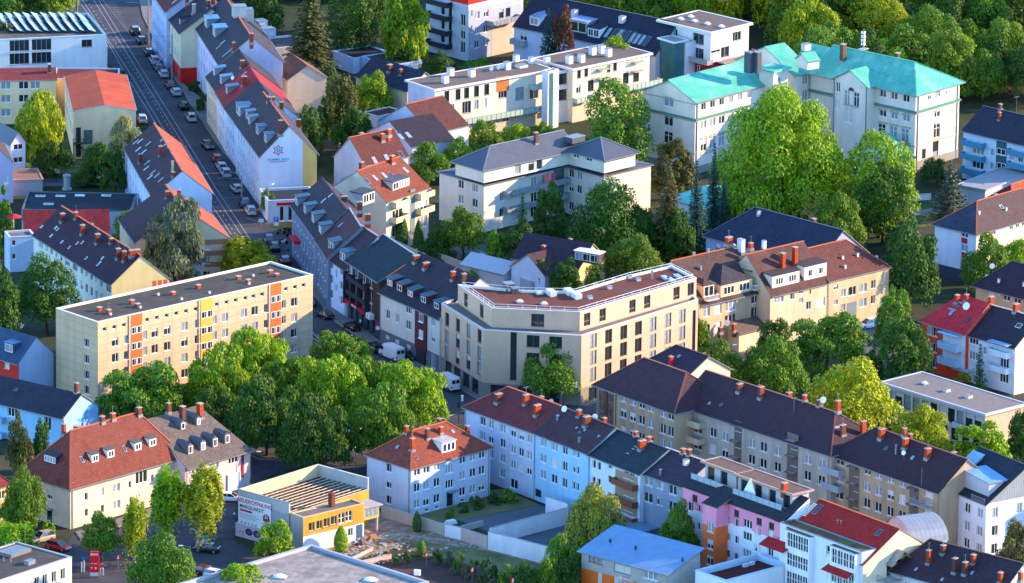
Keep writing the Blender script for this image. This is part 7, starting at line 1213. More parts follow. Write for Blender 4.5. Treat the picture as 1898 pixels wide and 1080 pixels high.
T('fir', 985, 1045, 18, 165, 'dark conifer before the dark-roofed house', 'bl', .97); T('poplar', 1015, 1068, 14, 165, 'reddish-brown withered tree before the dark-roofed house', 'cu', .95); T('broad', 1100, 1182, 65, 185, 'low bright tree below the slanted skylights', 'br', .9); T('broad', 775, 850, 98, 150, 'dark bush group at the foot of the tower block', 'dk', .95); T('broad', 735, 775, 80, 140, 'dark tree at the foot of the poplar', 'dk', .95); T('broad', 845, 930, 108, 150, 'hedge-like shrub at the tower block entrance', 'md', .95)
for i, (x0, x1, yt, yb, tn) in enumerate(((755, 835, 262, 345, 'md'), (812, 880, 255, 325, 'br'), (862, 935, 222, 290, 'md'), (925, 985, 228, 285, 'br'), (975, 1030, 225, 285, 'md'))):
    T('broad', x0, x1, yt, yb, ('leftmost', 'second', 'third', 'fourth', 'rightmost')[i]+' tree in the row below the long white flats', tn, .85, group='tree row below the long white flats')
T('broad', 1072, 1210, 148, 318, 'tall dense round tree between the white flats and the mansion', 'md', .9); T('poplar', 1203, 1288, 255, 370, 'thin olive-coloured tree before the mansion wing', 'ol', .85); T('broad', 1318, 1580, 165, 425, 'gigantic bright green tree before the mansion', 'br', .88, depth=1); T('broad', 1555, 1702, 245, 440, 'large tree right of the gigantic tree, mottled yellow', 'br', .85); T('broad', 1500, 1605, 358, 470, 'shaded tree below the gigantic tree, above the blue slate roof', 'md', .85); T('broad', 1580, 1690, 300, 450, 'dark tree under the mottled yellow tree', 'dk', .9)
T('fir', 1192, 1285, 298, 480, 'tall brownish spruce in the middle gardens', 'bn', .95); T('fir', 1262, 1318, 300, 465, 'dark blue-green fir right of the brownish spruce', 'bl', .95); T('fir', 1298, 1345, 268, 440, 'dark slim fir before the mansion wing', 'bl', .95); T('fir', 1318, 1362, 330, 450, 'small dark fir beside the gigantic tree trunk', 'bl', .95)
T('broad', 1045, 1205, 330, 480, 'wide dark tree before the right wing of the U-shaped block', 'dk', .88); T('broad', 1150, 1225, 380, 480, 'dark tree at the foot of the brownish spruce', 'dk', .9); T('broad', 1110, 1236, 436, 535, 'round green tree behind the beige corner block roof', 'md', .85); T('fir', 943, 992, 358, 450, 'light green conifer before the balconies of the U-shaped block', 'md', .95); T('poplar', 985, 1052, 340, 455, 'dark tree in the courtyard of the U-shaped block', 'dk', .95); T('broad', 922, 1005, 415, 500, 'dark round garden tree below the U-shaped block', 'dk', .85); T('broad', 812, 905, 386, 478, 'round tree at the left corner of the U-shaped block', 'md', .8)
T('cypress', 731, 757, 393, 465, 'dark narrow cypress before the balcony house, left one', 'dk', .98); T('cypress', 765, 786, 408, 472, 'dark narrow cypress before the balcony house, right one', 'dk', .98); T('broad', 1015, 1082, 478, 560, 'dark tree directly behind the beige corner block', 'dk', .85); T('broad', 982, 1030, 480, 550, 'green tree behind the roof plant of the corner block', 'md', .85); T('broad', 958, 1080, 633, 745, 'round street tree before the chamfered beige front', 'md', .78); T('broad', 858, 890, 498, 530, 'small tree top behind the set-back roof edge', 'br', .9)
T('broad', 1630, 1742, 405, 575, 'large dark tree at the end of the tan terrace', 'dk', .88); T('broad', 1618, 1690, 530, 665, 'upper dark tree beside the red-roofed house', 'md', .9); T('broad', 1622, 1728, 590, 725, 'lower dark tree beside the orange-red wall', 'dk', .88); T('cedar', 1722, 1798, 300, 405, 'blue-grey conifer right of the mansion', 'bg', .95); T('broad', 1780, 1880, 432, 545, 'light bushy tree before the red panel flats', 'md', .85); T('broad', 1850, 1930, 440, 540, 'bright tree at the right edge above the purple roof', 'br', .85); T('fir', 1795, 1835, 638, 725, 'dark pointed fir before the white terrace', 'dk', .97)
for i, (x0, x1, yt, yb) in enumerate(((1666, 1684, 668, 705), (1682, 1700, 660, 705), (1700, 1716, 672, 705))): T('fir', x0, x1, yt, yb, ('left', 'middle', 'right')[i]+' of three small bright thujas behind the glazed pavilion', 'br', .97, 'thuja', group='small thujas')
T('broad', 1276, 1390, 632, 745, 'dark round tree behind the tan block, left of its neighbour', 'md', .85); T('broad', 1368, 1498, 622, 745, 'tree with yellow tinted leaves behind the long tan block', 'md', .85); T('airy', 1448, 1615, 580, 705, 'wide feathery acacia before the tan terrace', 'md', .75); T('broad', 1485, 1668, 665, 815, 'huge yellow-green tree behind the tan block chimneys', 'yl', .85); T('broad', 1648, 1768, 750, 860, 'yellow-tipped round tree before the glazed pavilion', 'yl', .85); T('airy', 1762, 1875, 785, 875, 'bright feathery tree above the dark corner roofs', 'br', .8); T('broad', 1862, 1935, 755, 860, 'dark tree at the right edge below the glazed pavilion', 'dk', .9)
T('broad', 1842, 1930, 965, 1085, 'bronze-green tree before the modern white house', 'ol', .85); T('broad', 1042, 1160, 897, 1030, 'yellowing tree behind the blue metal roof', (.22, .27, .05), .85); T('broad', 1218, 1292, 928, 1055, 'oak-like tree before the pink house', 'md', .85); T('broad', 1005, 1080, 988, 1075, 'bushy tree at the white yard wall', 'md', .9); T('airy', 1795, 1898, 440, 500, 'feathery tree between the red panel flats and tan house', 'br', .8)
T('broad', 1760, 1800, 690, 725, 'low green shrub before the white awning', 'md', .95); T('broad', 1580, 1640, 650, 725, 'shaded tree behind the feathery acacia', 'dk', .9)
for i, (x0, x1, yt, yb, tn, kd) in enumerate(((772, 790, 1000, 1030, 'md', 'cypress'), (727, 745, 1028, 1045, 'dk', 'broad'), (745, 762, 1022, 1042, 'dk', 'broad'), (800, 822, 1018, 1045, 'dk', 'broad'), (822, 845, 1020, 1050, 'bg', 'broad'), (838, 862, 1022, 1062, 'md', 'broad'), (860, 890, 1035, 1070, 'dk', 'broad'), (885, 925, 1035, 1080, 'dk', 'broad'), (920, 955, 1045, 1090, 'md', 'broad'), (950, 1000, 1040, 1095, 'dk', 'broad'), (990, 1040, 1030, 1095, 'md', 'broad'), (1030, 1080, 1030, 1095, 'dk', 'broad'), (855, 875, 1052, 1072, 'bg', 'broad'), (900, 920, 1062, 1085, 'bg', 'broad'), (833, 850, 1048, 1066, 'bg', 'broad'))):
    T(kd, x0, x1, yt, yb, '%s%s shrub of the planted strip along the brick car park' % (('conical ' if kd == 'cypress' else ''), ('leftmost', 'second', 'third', 'fourth', 'fifth grey-green', 'sixth', 'seventh', 'eighth', 'ninth', 'tenth', 'eleventh', 'rightmost', 'grey-green ball-shaped middle', 'grey-green ball-shaped right', 'grey-green ball-shaped left')[i]), tn, .97, 'shrub', 'bush', 'shrubs along the brick car park', trunk=False)
for i, (x0, x1, yt, yb, tn) in enumerate(((825, 845, 940, 962, 'md'), (868, 900, 918, 942, 'dk'), (900, 930, 912, 935, 'dk'), (925, 960, 905, 930, 'md'), (848, 870, 930, 950, 'dk'))): bush(x0, x1, yt, yb, ('leftmost', 'middle', 'second last', 'rightmost', 'lower left')[i]+' garden shrub beside the blue hipped house', tn, 'garden shrubs of the blue hipped house')
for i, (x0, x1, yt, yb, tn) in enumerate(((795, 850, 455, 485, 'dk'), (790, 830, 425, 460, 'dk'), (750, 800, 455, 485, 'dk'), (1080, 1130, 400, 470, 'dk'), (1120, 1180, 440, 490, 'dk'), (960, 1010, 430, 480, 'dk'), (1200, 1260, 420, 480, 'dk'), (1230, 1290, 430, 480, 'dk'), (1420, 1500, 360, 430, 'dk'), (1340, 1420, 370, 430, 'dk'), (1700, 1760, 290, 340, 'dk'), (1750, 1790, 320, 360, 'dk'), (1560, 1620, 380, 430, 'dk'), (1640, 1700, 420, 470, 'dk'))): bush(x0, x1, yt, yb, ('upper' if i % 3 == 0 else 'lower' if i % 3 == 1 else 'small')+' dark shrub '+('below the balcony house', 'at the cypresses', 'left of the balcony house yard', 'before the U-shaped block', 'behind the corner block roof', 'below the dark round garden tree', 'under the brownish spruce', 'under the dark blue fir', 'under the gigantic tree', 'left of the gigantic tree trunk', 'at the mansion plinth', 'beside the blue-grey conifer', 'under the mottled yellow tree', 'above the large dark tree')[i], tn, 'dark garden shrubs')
for x0, x1, yt, yb, tn, lb in ((1075, 1150, 395, 490, 'dk', 'dark tree in front of the wide dark tree by the U-shaped block'), (1225, 1290, 385, 485, 'dk', 'dark tree at the foot of the dark blue firs'), (895, 945, 425, 500, 'md', 'small tree above the low garden shed'), (1395, 1480, 345, 440, 'dk', 'shaded tree under the left side of the gigantic tree'), (785, 830, 420, 480, 'dk', 'low dark tree beside the cypresses'), (1060, 1120, 480, 545, 'md', 'tree between the garden house and the corner block roof'), (1270, 1320, 590, 660, 'md', 'low tree at the end of the beige corner block'), (1400, 1470, 590, 660, 'dk', 'tree before the low tiled back house'), (640, 700, 250, 320, 'dk', 'shaded tree behind the white-gabled brown house'), (575, 640, 120, 200, 'dk', 'dark courtyard tree under the huge fir')): T('broad', x0, x1, yt, yb, lb, tn, .9)
# wood behind the mansion
def inside(p, mg):
    for b_ in BUILD:
        l = b_.Mi @ Vector((p.x, p.y, 0)); xs = [f_.x for f_ in b_.fp]; ys = [f_.y for f_ in b_.fp]
        if min(xs)-mg < l.x < max(xs)+mg and min(ys)-mg < l.y < max(ys)+mg: return True
    return False
nf = 0; wr = random.Random(11); ORD = 'first second third fourth fifth sixth seventh eighth ninth tenth eleventh twelfth thirteenth fourteenth fifteenth sixteenth'.split()
TONE = {'dk': 'dark', 'md': 'mid-green', 'br': 'bright', 'yl': 'yellowish'}
PL = [(1090, 'behind the dark-roofed house'), (1230, 'behind the slanted skylights'), (1400, 'behind the stacked villa'), (1490, 'behind the mansion turret'), (1580, 'behind the left mansion chimney'), (1680, 'behind the radio mast'), (1790, 'beyond the right end of the mansion'), (9999, 'above the teal balcony flats')]
for r in range(15):
    for c in range(13):
        px = 950+c*80+wr.uniform(-28, 28)+(40 if r % 2 else 0); py = 190-r*21+wr.uniform(-7, 7)
        if px < 1010 and py > 40: continue
        if px < 1450 and py > 70: continue
        p = P(px, py, 0); R = wr.uniform(4.4, 7.4); H = wr.uniform(12, 19) if py < 110 else wr.uniform(10, 15)
        if px < 1230: H *= .8
        if inside(p, R*.75): continue
        sx, sy = proj((p.x, p.y, H))
        if proj((p.x-R, p.y, 0))[0] > 1920 or sy < -90 and py < -40: continue
        tn = wr.choice(['dk', 'md', 'md', 'br', 'br', 'dk', 'yl', 'md']); pl = next(n_ for x_, n_ in PL if px < x_)
        TW('broad' if wr.random() < .8 else 'airy', p, R, H, '%s %s wood tree %s, %s row up' % (TONE[tn], 'tall' if H > 15 else 'broad' if R > 6 else 'small', pl, ORD[r]), tn, .85, 'forest_tree', 'tree', 'trees of the wood behind the mansion'); nf += 1
for c in range(17):
    for r in range(4):
        px = 395+c*36+wr.uniform(-10, 10); py = -8-r*28+wr.uniform(-6, 6); p = P(px, py, 0)
        if 770 < px < 985 and r < 1 or inside(p, 4): continue
        R = wr.uniform(3.6, 5.5); tn = wr.choice(['dk', 'dk', 'md', 'br']); TW('broad', p, R, wr.uniform(9, 13), '%s tree at the top edge %s, %s row back' % (TONE[tn]+(' slim', ' round', ' wide', ' loose', ' low')[c % 5], 'behind the lilac town house' if px < 520 else 'behind the huge fir' if px < 690 else 'behind the poplar' if px < 800 else 'behind the tower block' if px < 980 else 'left of the wood', ORD[r]), tn, .85, 'forest_tree', 'tree', 'trees along the top edge'); nf += 1
print('forest', nf, 'trees', ntree[0])
# ================================================================ VEHICLES
def car_mat():
    m = mat('car_paint', (.5, .5, .5), .25, noise=0, objcol=True, spec=.7, coat=.6); return m
CARP = car_mat(); TYRE = mat('tyre_rubber', '#1a1a1c', .9, noise=.1); RIM = mat('alloy', '#9aa0a6', .35, metal=.8, noise=0); TAIL = mat('tail_lamp', '#a01018', .3, noise=0); HEADL = mat('head_lamp', '#dfe6ea', .15, noise=0); CGL = mat('car_glass', (.015, .02, .025), .06, noise=0, spec=1.0); PLATE = paint('e6e6e0', .5)
def loft(q, secs, m):
    """secs: list of (x, [(y,z)...]) cross-sections"""
    n = len(secs[0][1]); base = len(q.v)
    for x, pr in secs: q.v += [(x, y, z) for y, z in pr]
    k = q.mi(m)
    for i in range(len(secs)-1):
        for j in range(n): q.f.append((base+i*n+j, base+i*n+(j+1) % n, base+(i+1)*n+(j+1) % n, base+(i+1)*n+j)); q.m.append(k)
    q.f.append(tuple(base+j for j in reversed(range(n)))); q.m.append(k); q.f.append(tuple(base+(len(secs)-1)*n+j for j in range(n))); q.m.append(k)
def sec(w, z0, z1): return [(-w*.94, z0), (w*.94, z0), (w, z0+(z1-z0)*.35), (w*.98, z0+(z1-z0)*.75), (w*.88, z1), (-w*.88, z1), (-w*.98, z0+(z1-z0)*.75), (-w, z0+(z1-z0)*.35)]
def wheel_mesh(r=.32):
    q = MB(); q.tube((0, -.1, 0), (0, .1, 0), r, r, TYRE, 14); a = q.mesh('tyre'); q = MB(); q.tube((0, -.115, 0), (0, .115, 0), r*.62, r*.62, RIM, 10); q.tube((0, .115, 0), (0, -.115, 0), r*.62, r*.62, RIM, 10); return a, q.mesh('rim')
WHA, WHB = wheel_mesh(); VHA, VHB = wheel_mesh(.36)
def proto(kind):
    p = {}
    if kind == 'van':
        q = MB(); loft(q, [(-2.8, sec(.92, .42, 2.35)), (-2.7, sec(.98, .35, 2.5)), (1.3, sec(.98, .32, 2.55)), (1.75, sec(.97, .32, 2.25)), (2.35, sec(.95, .32, 1.35)), (2.85, sec(.9, .35, 1.1)), (2.95, sec(.8, .4, .8))], CARP)
        for k in range(6): q.bar((-2.4+k*.7, -.75, 2.56), (-2.4+k*.7, .75, 2.56), .05, .04, CARP)
        p['body'] = q; q = MB(); q.poly([(1.78, -.82, 2.2), (2.37, -.84, 1.38), (2.37, .84, 1.38), (1.78, .82, 2.2)], CGL); q.v = [(x+.03, y, z+.02) for x, y, z in q.v]
        for s_ in (-1, 1): q.poly([(1.2, s_*.99, 1.4), (2.1, s_*.99, 1.4), (1.75, s_*.985, 2.05), (1.2, s_*.985, 2.1)][::s_], CGL); 
        q.poly([(-2.83, -.75, 1.5), (-2.83, -.08, 1.5), (-2.81, -.08, 2.1), (-2.81, -.75, 2.1)][::-1], CGL); q.poly([(-2.83, .08, 1.5), (-2.83, .75, 1.5), (-2.81, .75, 2.1), (-2.81, .08, 2.1)][::-1], CGL)
        p['window'] = q; L, Wd, hz, wx = 2.88, .82, .85, (-1.75, 1.9)
    else:
        suv = kind == 'suv'; zr = 1.68 if suv else 1.44; zb = .98 if suv else .88
        q = MB(); sd = kind == 'sedan'
        loft(q, [(-2.18, sec(.72, .4, zb-.12)), (-2.08, sec(.85, .3, zb-.02)), (-1.2, sec(.89, .24, zb+.04)), (.9, sec(.89, .24, zb)), (1.75, sec(.86, .26, zb-.13)), (2.12, sec(.76, .3, zb-.26)), (2.2, sec(.66, .38, zb-.4))], CARP)
        xs = (-1.55, -.95, .1, .55) if sd else (-1.95, -1.65, .1, .45); b0 = -1.85 if sd else -2.0
        q.poly([(xs[1], -.6, zr), (xs[2], -.6, zr), (xs[2], .6, zr), (xs[1], .6, zr)], CARP); q.poly([(xs[1]-.12, -.56, zr-.05), (xs[1], -.6, zr), (xs[1], .6, zr), (xs[1]-.12, .56, zr-.05)], CARP); q.poly([(xs[2], -.6, zr), (xs[2]+.12, -.58, zr-.05), (xs[2]+.12, .58, zr-.05), (xs[2], .6, zr)], CARP)
        for s_ in (-1, 1): q.bar((xs[2]-.0, s_*.62, zr-.03), (1.08, s_*.8, zb-.02), .07, .06, CARP); q.bar((xs[1]-.05, s_*.6, zr-.03), (b0+.08, s_*.76, zb), .12, .1, CARP); q.bar((xs[1], s_*.615, zr-.03), (xs[2], s_*.615, zr-.03), .06, .06, CARP); q.bar((-.45, s_*.63, zr-.04), (-.42, s_*.82, zb), .08, .05, CARP); q.box(.75, s_*.98-.08, zb, .92, s_*.98+.08, zb+.14, CARP)
        p['body'] = q
        g_ = MB(); z0 = zb-.03; A = [(b0, z0, .75), (xs[1]-.1, zr-.06, .57)]; C_ = [(xs[2]+.1, zr-.06, .585), (1.1, z0, .76)]
        g_.poly([(b0, -.76, z0), (xs[1]-.1, -.58, zr-.05), (xs[1]-.1, .58, zr-.05), (b0, .76, z0)], CGL); g_.poly([(1.1, -.77, z0), (1.1, .77, z0), (xs[2]+.1, .59, zr-.05), (xs[2]+.1, -.59, zr-.05)], CGL)
        for s_ in (-1, 1): g_.poly([(b0, s_*.77, z0), (1.1, s_*.78, z0), (xs[2]+.08, s_*.6, zr-.04), (xs[1]-.08, s_*.59, zr-.04)][::s_], CGL)
        p['window'] = g_; L, Wd, hz, wx = 2.12, .66, zb-.22, (-1.32, 1.32)
    r = []
    for nm, q in p.items(): r.append((nm, q.mesh(nm, smooth=False), (0, 0, 0)))
    q = MB(); q.box(-.04, -.13, -.07, .05, .13, .08, HEADL); hm = q.mesh('headlight'); q = MB(); q.box(-.05, -.11, -.12, .04, .11, .12, TAIL); tm = q.mesh('tail_light')
    for s_ in (-1, 1): r.append(('headlight', hm, (L-.02, s_*Wd*.86, hz-.1))); r.append(('tail_light', tm, (-L+.02, s_*Wd*1.05, hz+.08)))
    q = MB(); q.box(-.03, -.25, -.06, .02, .25, .06, PLATE); r.append(('number_plate', q.mesh('number_plate'), (-L-.03, 0, hz-.15)))
    a, b_ = (VHA, VHB) if kind == 'van' else (WHA, WHB); rr = .36 if kind == 'van' else .32
    for x in wx:
        for s_ in (-1, 1): r.append(('wheel', a, (x, s_*(Wd+.18 if kind != 'van' else .88), rr))); 
    return r, b_
PROTO = {k: proto(k) for k in ('hatch', 'sedan', 'suv', 'van')}
CC = {'black': (.008, .009, .011), 'silver': (.42, .44, .46), 'white': (.8, .8, .8), 'grey': (.09, .1, .11), 'blue': (.02, .045, .14), 'red': (.45, .01, .015), 'dred': (.14, .01, .015), 'beige': (.45, .36, .24), 'dark': (.018, .02, .026)}
def CAR(kind, px, py, a, col, label, group=None, cat='car', name='parked_car'):
    o = empty(name, P(px, py, .03), a); tag(o, label, cat, group); r, rim = PROTO[kind]
    for nm, me, loc in r:
        c = link(nm, me, o, loc); c.color = (*CC[col], 1)
        if nm == 'wheel': link('rim', rim, c)
    return o
SA = ang((150, 0), (313, 253)); UPS = ang((313, 253), (150, 0)); GP = 'cars parked along the tram street'
row = [(250, 62, 'black', 'suv', 'black car farthest up the parked row on the tram street'), (262, 79, 'black', 'sedan', 'second black car of the parked row, nose to tail with the farthest one'), (276, 101, 'dark', 'hatch', 'dark car just above the cross line on the road'), (286, 117, 'silver', 'suv', 'silver car behind the dark one near the cross line'),
 (294, 130, 'dark', 'hatch', 'dark car squeezed between two silver cars'), (303, 141, 'silver', 'hatch', 'silver car beside the tall mast before the red ground floor'), (315, 162, 'dred', 'hatch', 'dark red car beyond the red ground floor'), (326, 175, 'silver', 'hatch', 'silver car right below the dark red one'), (340, 200, 'black', 'hatch', 'lone black car at the cream town house'), (354, 223, 'silver', 'suv', 'lone silver estate half way down the street'),
 (385, 274, 'dark', 'sedan', 'dark car before the long white town house'), (401, 298, 'red', 'hatch', 'bright red car on the tram street'), (410, 313, 'silver', 'hatch', 'upper one of two pale cars below the red car'), (418, 326, 'silver', 'suv', 'lower one of two pale cars below the red car'), (438, 354, 'silver', 'hatch', 'silver car waiting at the stop line'), (453, 381, 'blue', 'suv', 'dark blue estate at the corner shop'), (464, 396, 'silver', 'suv', 'silver estate last in the row at the corner shop')]
for x, y, c, k, lb in row: CAR(k, x, y, UPS+(.12 if y in (274, 354) else 0)+(math.pi if y == 274 else 0), c, lb, GP)
for x, y, k, c, dx, dy, lb in ((498, 449, 'suv', 'blue', -10, -25, 'dark blue car with red tail light by the motorbikes'), (509, 463, 'suv', 'black', -8, -25, 'black boxy car next to the motorbikes, nearer one'), (528, 487, 'hatch', 'dark', -8, -25, 'dark car partly hidden behind the end of the slab block'), (601, 588, 'sedan', 'black', -30, -12, 'black saloon driving at the pharmacy corner'), (574, 565, 'hatch', 'dark', -12, -25, 'dark car against the slab block end wall'), (692, 650, 'suv', 'dark', -25, -14, 'dark car behind the upper white van'), (758, 664, 'hatch', 'dark', 20, 8, 'dark car parked between the two white vans'), (652, 610, 'hatch', 'black', -25, -14, 'black car at the kerb before the pharmacy'),
    (635, 832, 'suv', 'silver', 20, 2, 'silver car parked under the plaza trees'), (600, 848, 'hatch', 'dred', 20, 3, 'dark red car under the plaza trees'), (570, 838, 'hatch', 'silver', 20, 3, 'pale car in shade at the plaza front'), (482, 818, 'suv', 'white', 20, 2, 'white car in deep shade beside the pink house'), (565, 160, 'hatch', 'silver', 25, 3, 'silver car in the courtyard behind the huge fir, upper one'), (577, 172, 'hatch', 'silver', 25, -1, 'silver car in the courtyard under the fir, lower one'),
    (427, 928, 'hatch', 'white', 22, 1, 'white car in front of the pink grey-roofed house'), (384, 1022, 'sedan', 'black', -22, -2, 'black saloon with red tail lights below the birches'), (78, 1003, 'suv', 'beige', -18, 4, 'beige SUV behind the flat pavilion'), (108, 1018, 'hatch', 'red', 20, 4, 'red car half hidden behind the flat pavilion'), (1610, 607, 'suv', 'white', -20, 3, 'white pickup by the gateway of the tan terrace'), (385, 1065, 'hatch', 'dred', 20, 4, 'dark red car half under the bottom trees'), (402, 1072, 'hatch', 'white', 20, 4, 'white car roof at the bottom beside the trees'), (263, 226, 'suv', 'silver', -8, -20, 'silver car between chestnut tree and tram street'), (1700, 535, 'hatch', 'dark', 20, -4, 'dark car before the red panel flats'), (365, 452, 'hatch', 'blue', -12, -24, 'blue car at the checkered gable'), (90, 322, 'hatch', 'white', 24, 1, 'white car beside the garage roof'), (820, 450, 'hatch', 'grey', 20, 3, 'grey car in the shaded yard by the balcony house')):
    CAR(k, x, y, ang((x, y), (x+dx, y+dy)), c, lb)
CAR('van', 726, 664, ang((726, 664), (712, 658)), 'white', 'white panel van at the street bend, the upper one', 'white vans on the street', 'van', 'delivery_van'); CAR('van', 829, 719, ang((829, 719), (812, 711)), 'white', 'white panel van before the beige corner block, the lower one', 'white vans on the street', 'van', 'delivery_van')
o = CAR('van', 700, 822, ang((700, 822), (725, 818)), 'white', 'large white lorry parked in shade under the plaza trees', None, 'lorry', 'lorry'); o.scale = (1.35, 1.15, 1.2)
def bike(px, py, a, col, label):
    o = empty('motorcycle', P(px, py, 0), a); tag(o, label, 'motorcycle', 'motorcycles at the street corner'); q = MB()
    for x in (-.65, .65): q.tube((x, -.06, .3), (x, .06, .3), .3, .3, TYRE, 12); q.tube((x, .06, .3), (x, -.06, .3), .3, .3, TYRE, 12)
    q.obj('wheels', o); q = MB(); q.box(-.45, -.13, .4, .35, .13, .75, CARP, taper=.04); q.box(-.6, -.12, .74, 0, .12, .86, TYRE, taper=.03); q.bar((.35, 0, .8), (.66, 0, .3), .07, .07, ZINC); q.bar((.3, -.35, 1.0), (.3, .35, 1.0), .04, .04, TYRE); q.box(.25, -.14, .7, .5, .14, .98, CARP, taper=.05); q.bar((-.45, 0, .5), (-.65, 0, .3), .08, .08, ZINC); c = q.obj('frame', o); c.color = (*col, 1)
for x, y, c, lb in ((521, 434, (.02, .3, .05), 'green motorcycle parked by the parking sign'), (530, 430, (.01, .01, .01), 'black motorcycle right of the green one'), (538, 438, (.02, .02, .1), 'dark blue motorcycle nearest to the shop wall'), (525, 452, (.7, .7, .7), 'white scooter behind the dark car')): bike(x, y, .5 if x != 525 else .1, c, lb)
# ================================================================ STREET FURNITURE
def pole_thing(name, label, cat, px, py, parts, group=None, a=0.0):
    o = empty(name, P(px, py, 0), a); tag(o, label, cat, group)
    for nm, fn in parts: q = MB(); fn(q); q.obj(nm, o)
    return o
def lamp(px, py, h, label, arm=1.2, a=0.0):
    pole_thing('street_lamp', label, 'lamp', px, py, [('pole', lambda q: (q.tube((0, 0, 0), (0, 0, h), .09, .05, ZINC, 8), q.tube((0, 0, h-.05), (arm, 0, h+.15), .045, .04, ZINC, 6))), ('lamp_head', lambda q: q.box(arm-.1, -.14, h+.06, arm+.6, .14, h+.2, paint('d9dde0')))], 'street lamps', a)
for x, yt, yb, lb, a in ((28, 940, 978, 'street lamp with a curved arm left of the cream house', 0), (352, 1013, 1048, 'street lamp beside the black saloon', 3.1), (98, 287, 325, 'lamp post in the yard behind the workshop', 0), (463, 838, 905, 'street lamp at the pink house corner', 0), (660, 800, 868, 'tall white lamp mast behind the roofless hall', 3.1), (497, 345, 412, 'slim lamp post before the corner shop', 1), (1345, 640, 700, 'garden lamp post behind the purple roofs', 0), (1040, 712, 760, 'street lamp before the chamfered corner', 2)): g0 = P(x, yb, 0); lamp(x, yb, hgt(g0, yt), lb, a=a)
for x, yt, yb, lb in ((275, 0, 80, 'thick pale tram mast before the far red-roofed town house'), (319, 62, 150, 'thick pale tram mast before the red ground floor'), (448, 325, 372, 'tram mast before the star-gable house'), (143, -10, 32, 'tram mast behind the school')): 
    g0 = P(x, yb, 0); h = hgt(g0, yt); pole_thing('tram_mast', lb, 'mast', x, yb, [('pole', lambda q: q.tube((0, 0, 0), (0, 0, h), .2, .13, ZINC, 8)), ('bracket', lambda q: q.tube((0, 0, h-.6), (-4.5, -.5, h-.4), .05, .04, ZINC))], 'tram masts')
BLU = paint('1666b8', .5); RD = paint('d01c28', .5)
pole_thing('parking_sign', 'blue and white parking sign on a post by the motorcycles', 'sign', 512, 432, [('post', lambda q: q.tube((0, 0, 0), (0, 0, 3.0), .04, .04, ZINC)), ('blue_plate', lambda q: q.box(-.45, -.06, 2.2, .45, -.045, 3.1, BLU)), ('white_plate', lambda q: q.box(-.4, -.06, 1.4, .4, -.045, 2.15, WHITE))])
o = [c for c in bpy.data.objects if c.name.startswith('parking_sign')][-1]; text('P', .8, WHITE, o, Matrix.Translation((0, -.075, 2.65)))
pole_thing('direction_sign', 'pale blue and white hanging traffic sign in the street crossing', 'sign', 484, 418, [('post', lambda q: q.tube((0, 0, 0), (0, 0, 1.6), .05, .05, ZINC)), ('plate', lambda q: q.box(-.5, -.06, .7, .5, -.045, 1.3, paint('c3dfe8')))])
pole_thing('warning_sign', 'red-edged triangle sign beside the billboard wall', 'sign', 434, 978, [('post', lambda q: q.tube((0, 0, 0), (0, 0, 3.0), .04, .04, ZINC)), ('triangle', lambda q: (q.poly([(-.45, -.06, 2.2), (.45, -.06, 2.2), (0, -.06, 3.0)], RD), q.poly([(-.28, -.065, 2.3), (.28, -.065, 2.3), (0, -.065, 2.8)], WHITE))), ('disc', lambda q: q.tube((0, -.05, 1.8), (0, -.07, 1.8), .32, .32, BLU, 16))])
pole_thing('warning_sign', 'red-edged triangle sign under the shop awning of the curved row', 'sign', 553, 478, [('post', lambda q: q.tube((0, 0, 0), (0, 0, 2.9), .04, .04, ZINC)), ('triangle', lambda q: (q.poly([(-.45, -.06, 2.0), (.45, -.06, 2.0), (0, -.06, 2.8)], RD), q.poly([(-.28, -.065, 2.1), (.28, -.065, 2.1), (0, -.065, 2.6)], WHITE)))])
o = pole_thing('store_pylon', 'red supermarket pylon sign with white lettering and arrows', 'sign', 175, 1070, [('board', lambda q: q.box(-.72, -.2, .9, .72, .2, 4.3, RD)), ('frame', lambda q: (q.box(-.78, -.15, 0, -.66, .15, .9, ZINC), q.box(.66, -.15, 0, .78, .15, .9, ZINC), q.box(-.72, -.12, .3, .72, .12, .88, paint('c9d3dc'))))])
text('REWE', .52, WHITE, o, Matrix.Translation((0, -.22, 3.85)), sx=.85); text('Ihr Markt', .26, WHITE, o, Matrix.Translation((0, -.22, 2.35))); text('P', .42, WHITE, o, Matrix.Translation((-.42, -.22, 1.6))); text('\u00bb', .75, WHITE, o, Matrix.Translation((.2, -.22, 1.65)))
o = pole_thing('no_entry_sign', 'round red no-entry sign right of the supermarket pylon', 'sign', 189, 1066, [('post', lambda q: q.tube((0, 0, 0), (0, 0, 1.9), .05, .05, ZINC)), ('disc', lambda q: q.tube((0, -.05, 1.9), (0, -.08, 1.9), .36, .36, RD, 18)), ('bar', lambda q: q.box(-.24, -.095, 1.84, .24, -.085, 1.96, WHITE)), ('totem_foot', lambda q: (q.box(-.3, -.1, 0, -.12, .1, 1.2, WHITE), q.box(.1, -.1, 0, .28, .1, 1.2, WHITE)))])
for x, y, lb in ((219, 1055, 'small red flag sign with white emblem below the slim birch'), (302, 1020, 'small orange-red sign between the birches'), (790, 1050, 'red sign with white emblem at the planted strip, left one'), (875, 1078, 'red sign with white emblem at the planted strip, middle one'), (950, 1098, 'red sign with white emblem at the bottom edge')):
    pole_thing('car_park_sign', lb, 'sign', x, y, [('post', lambda q: q.tube((0, 0, 0), (0, 0, 2.2), .045, .045, ZINC)), ('plate', lambda q: q.box(-.3, -.07, 1.5, .3, -.03, 2.5, RD)), ('emblem', lambda q: (q.box(-.14, -.08, 1.75, .14, -.072, 2.05, WHITE), q.box(-.05, -.08, 2.1, .16, -.072, 2.3, WHITE)))], 'red car park signs')
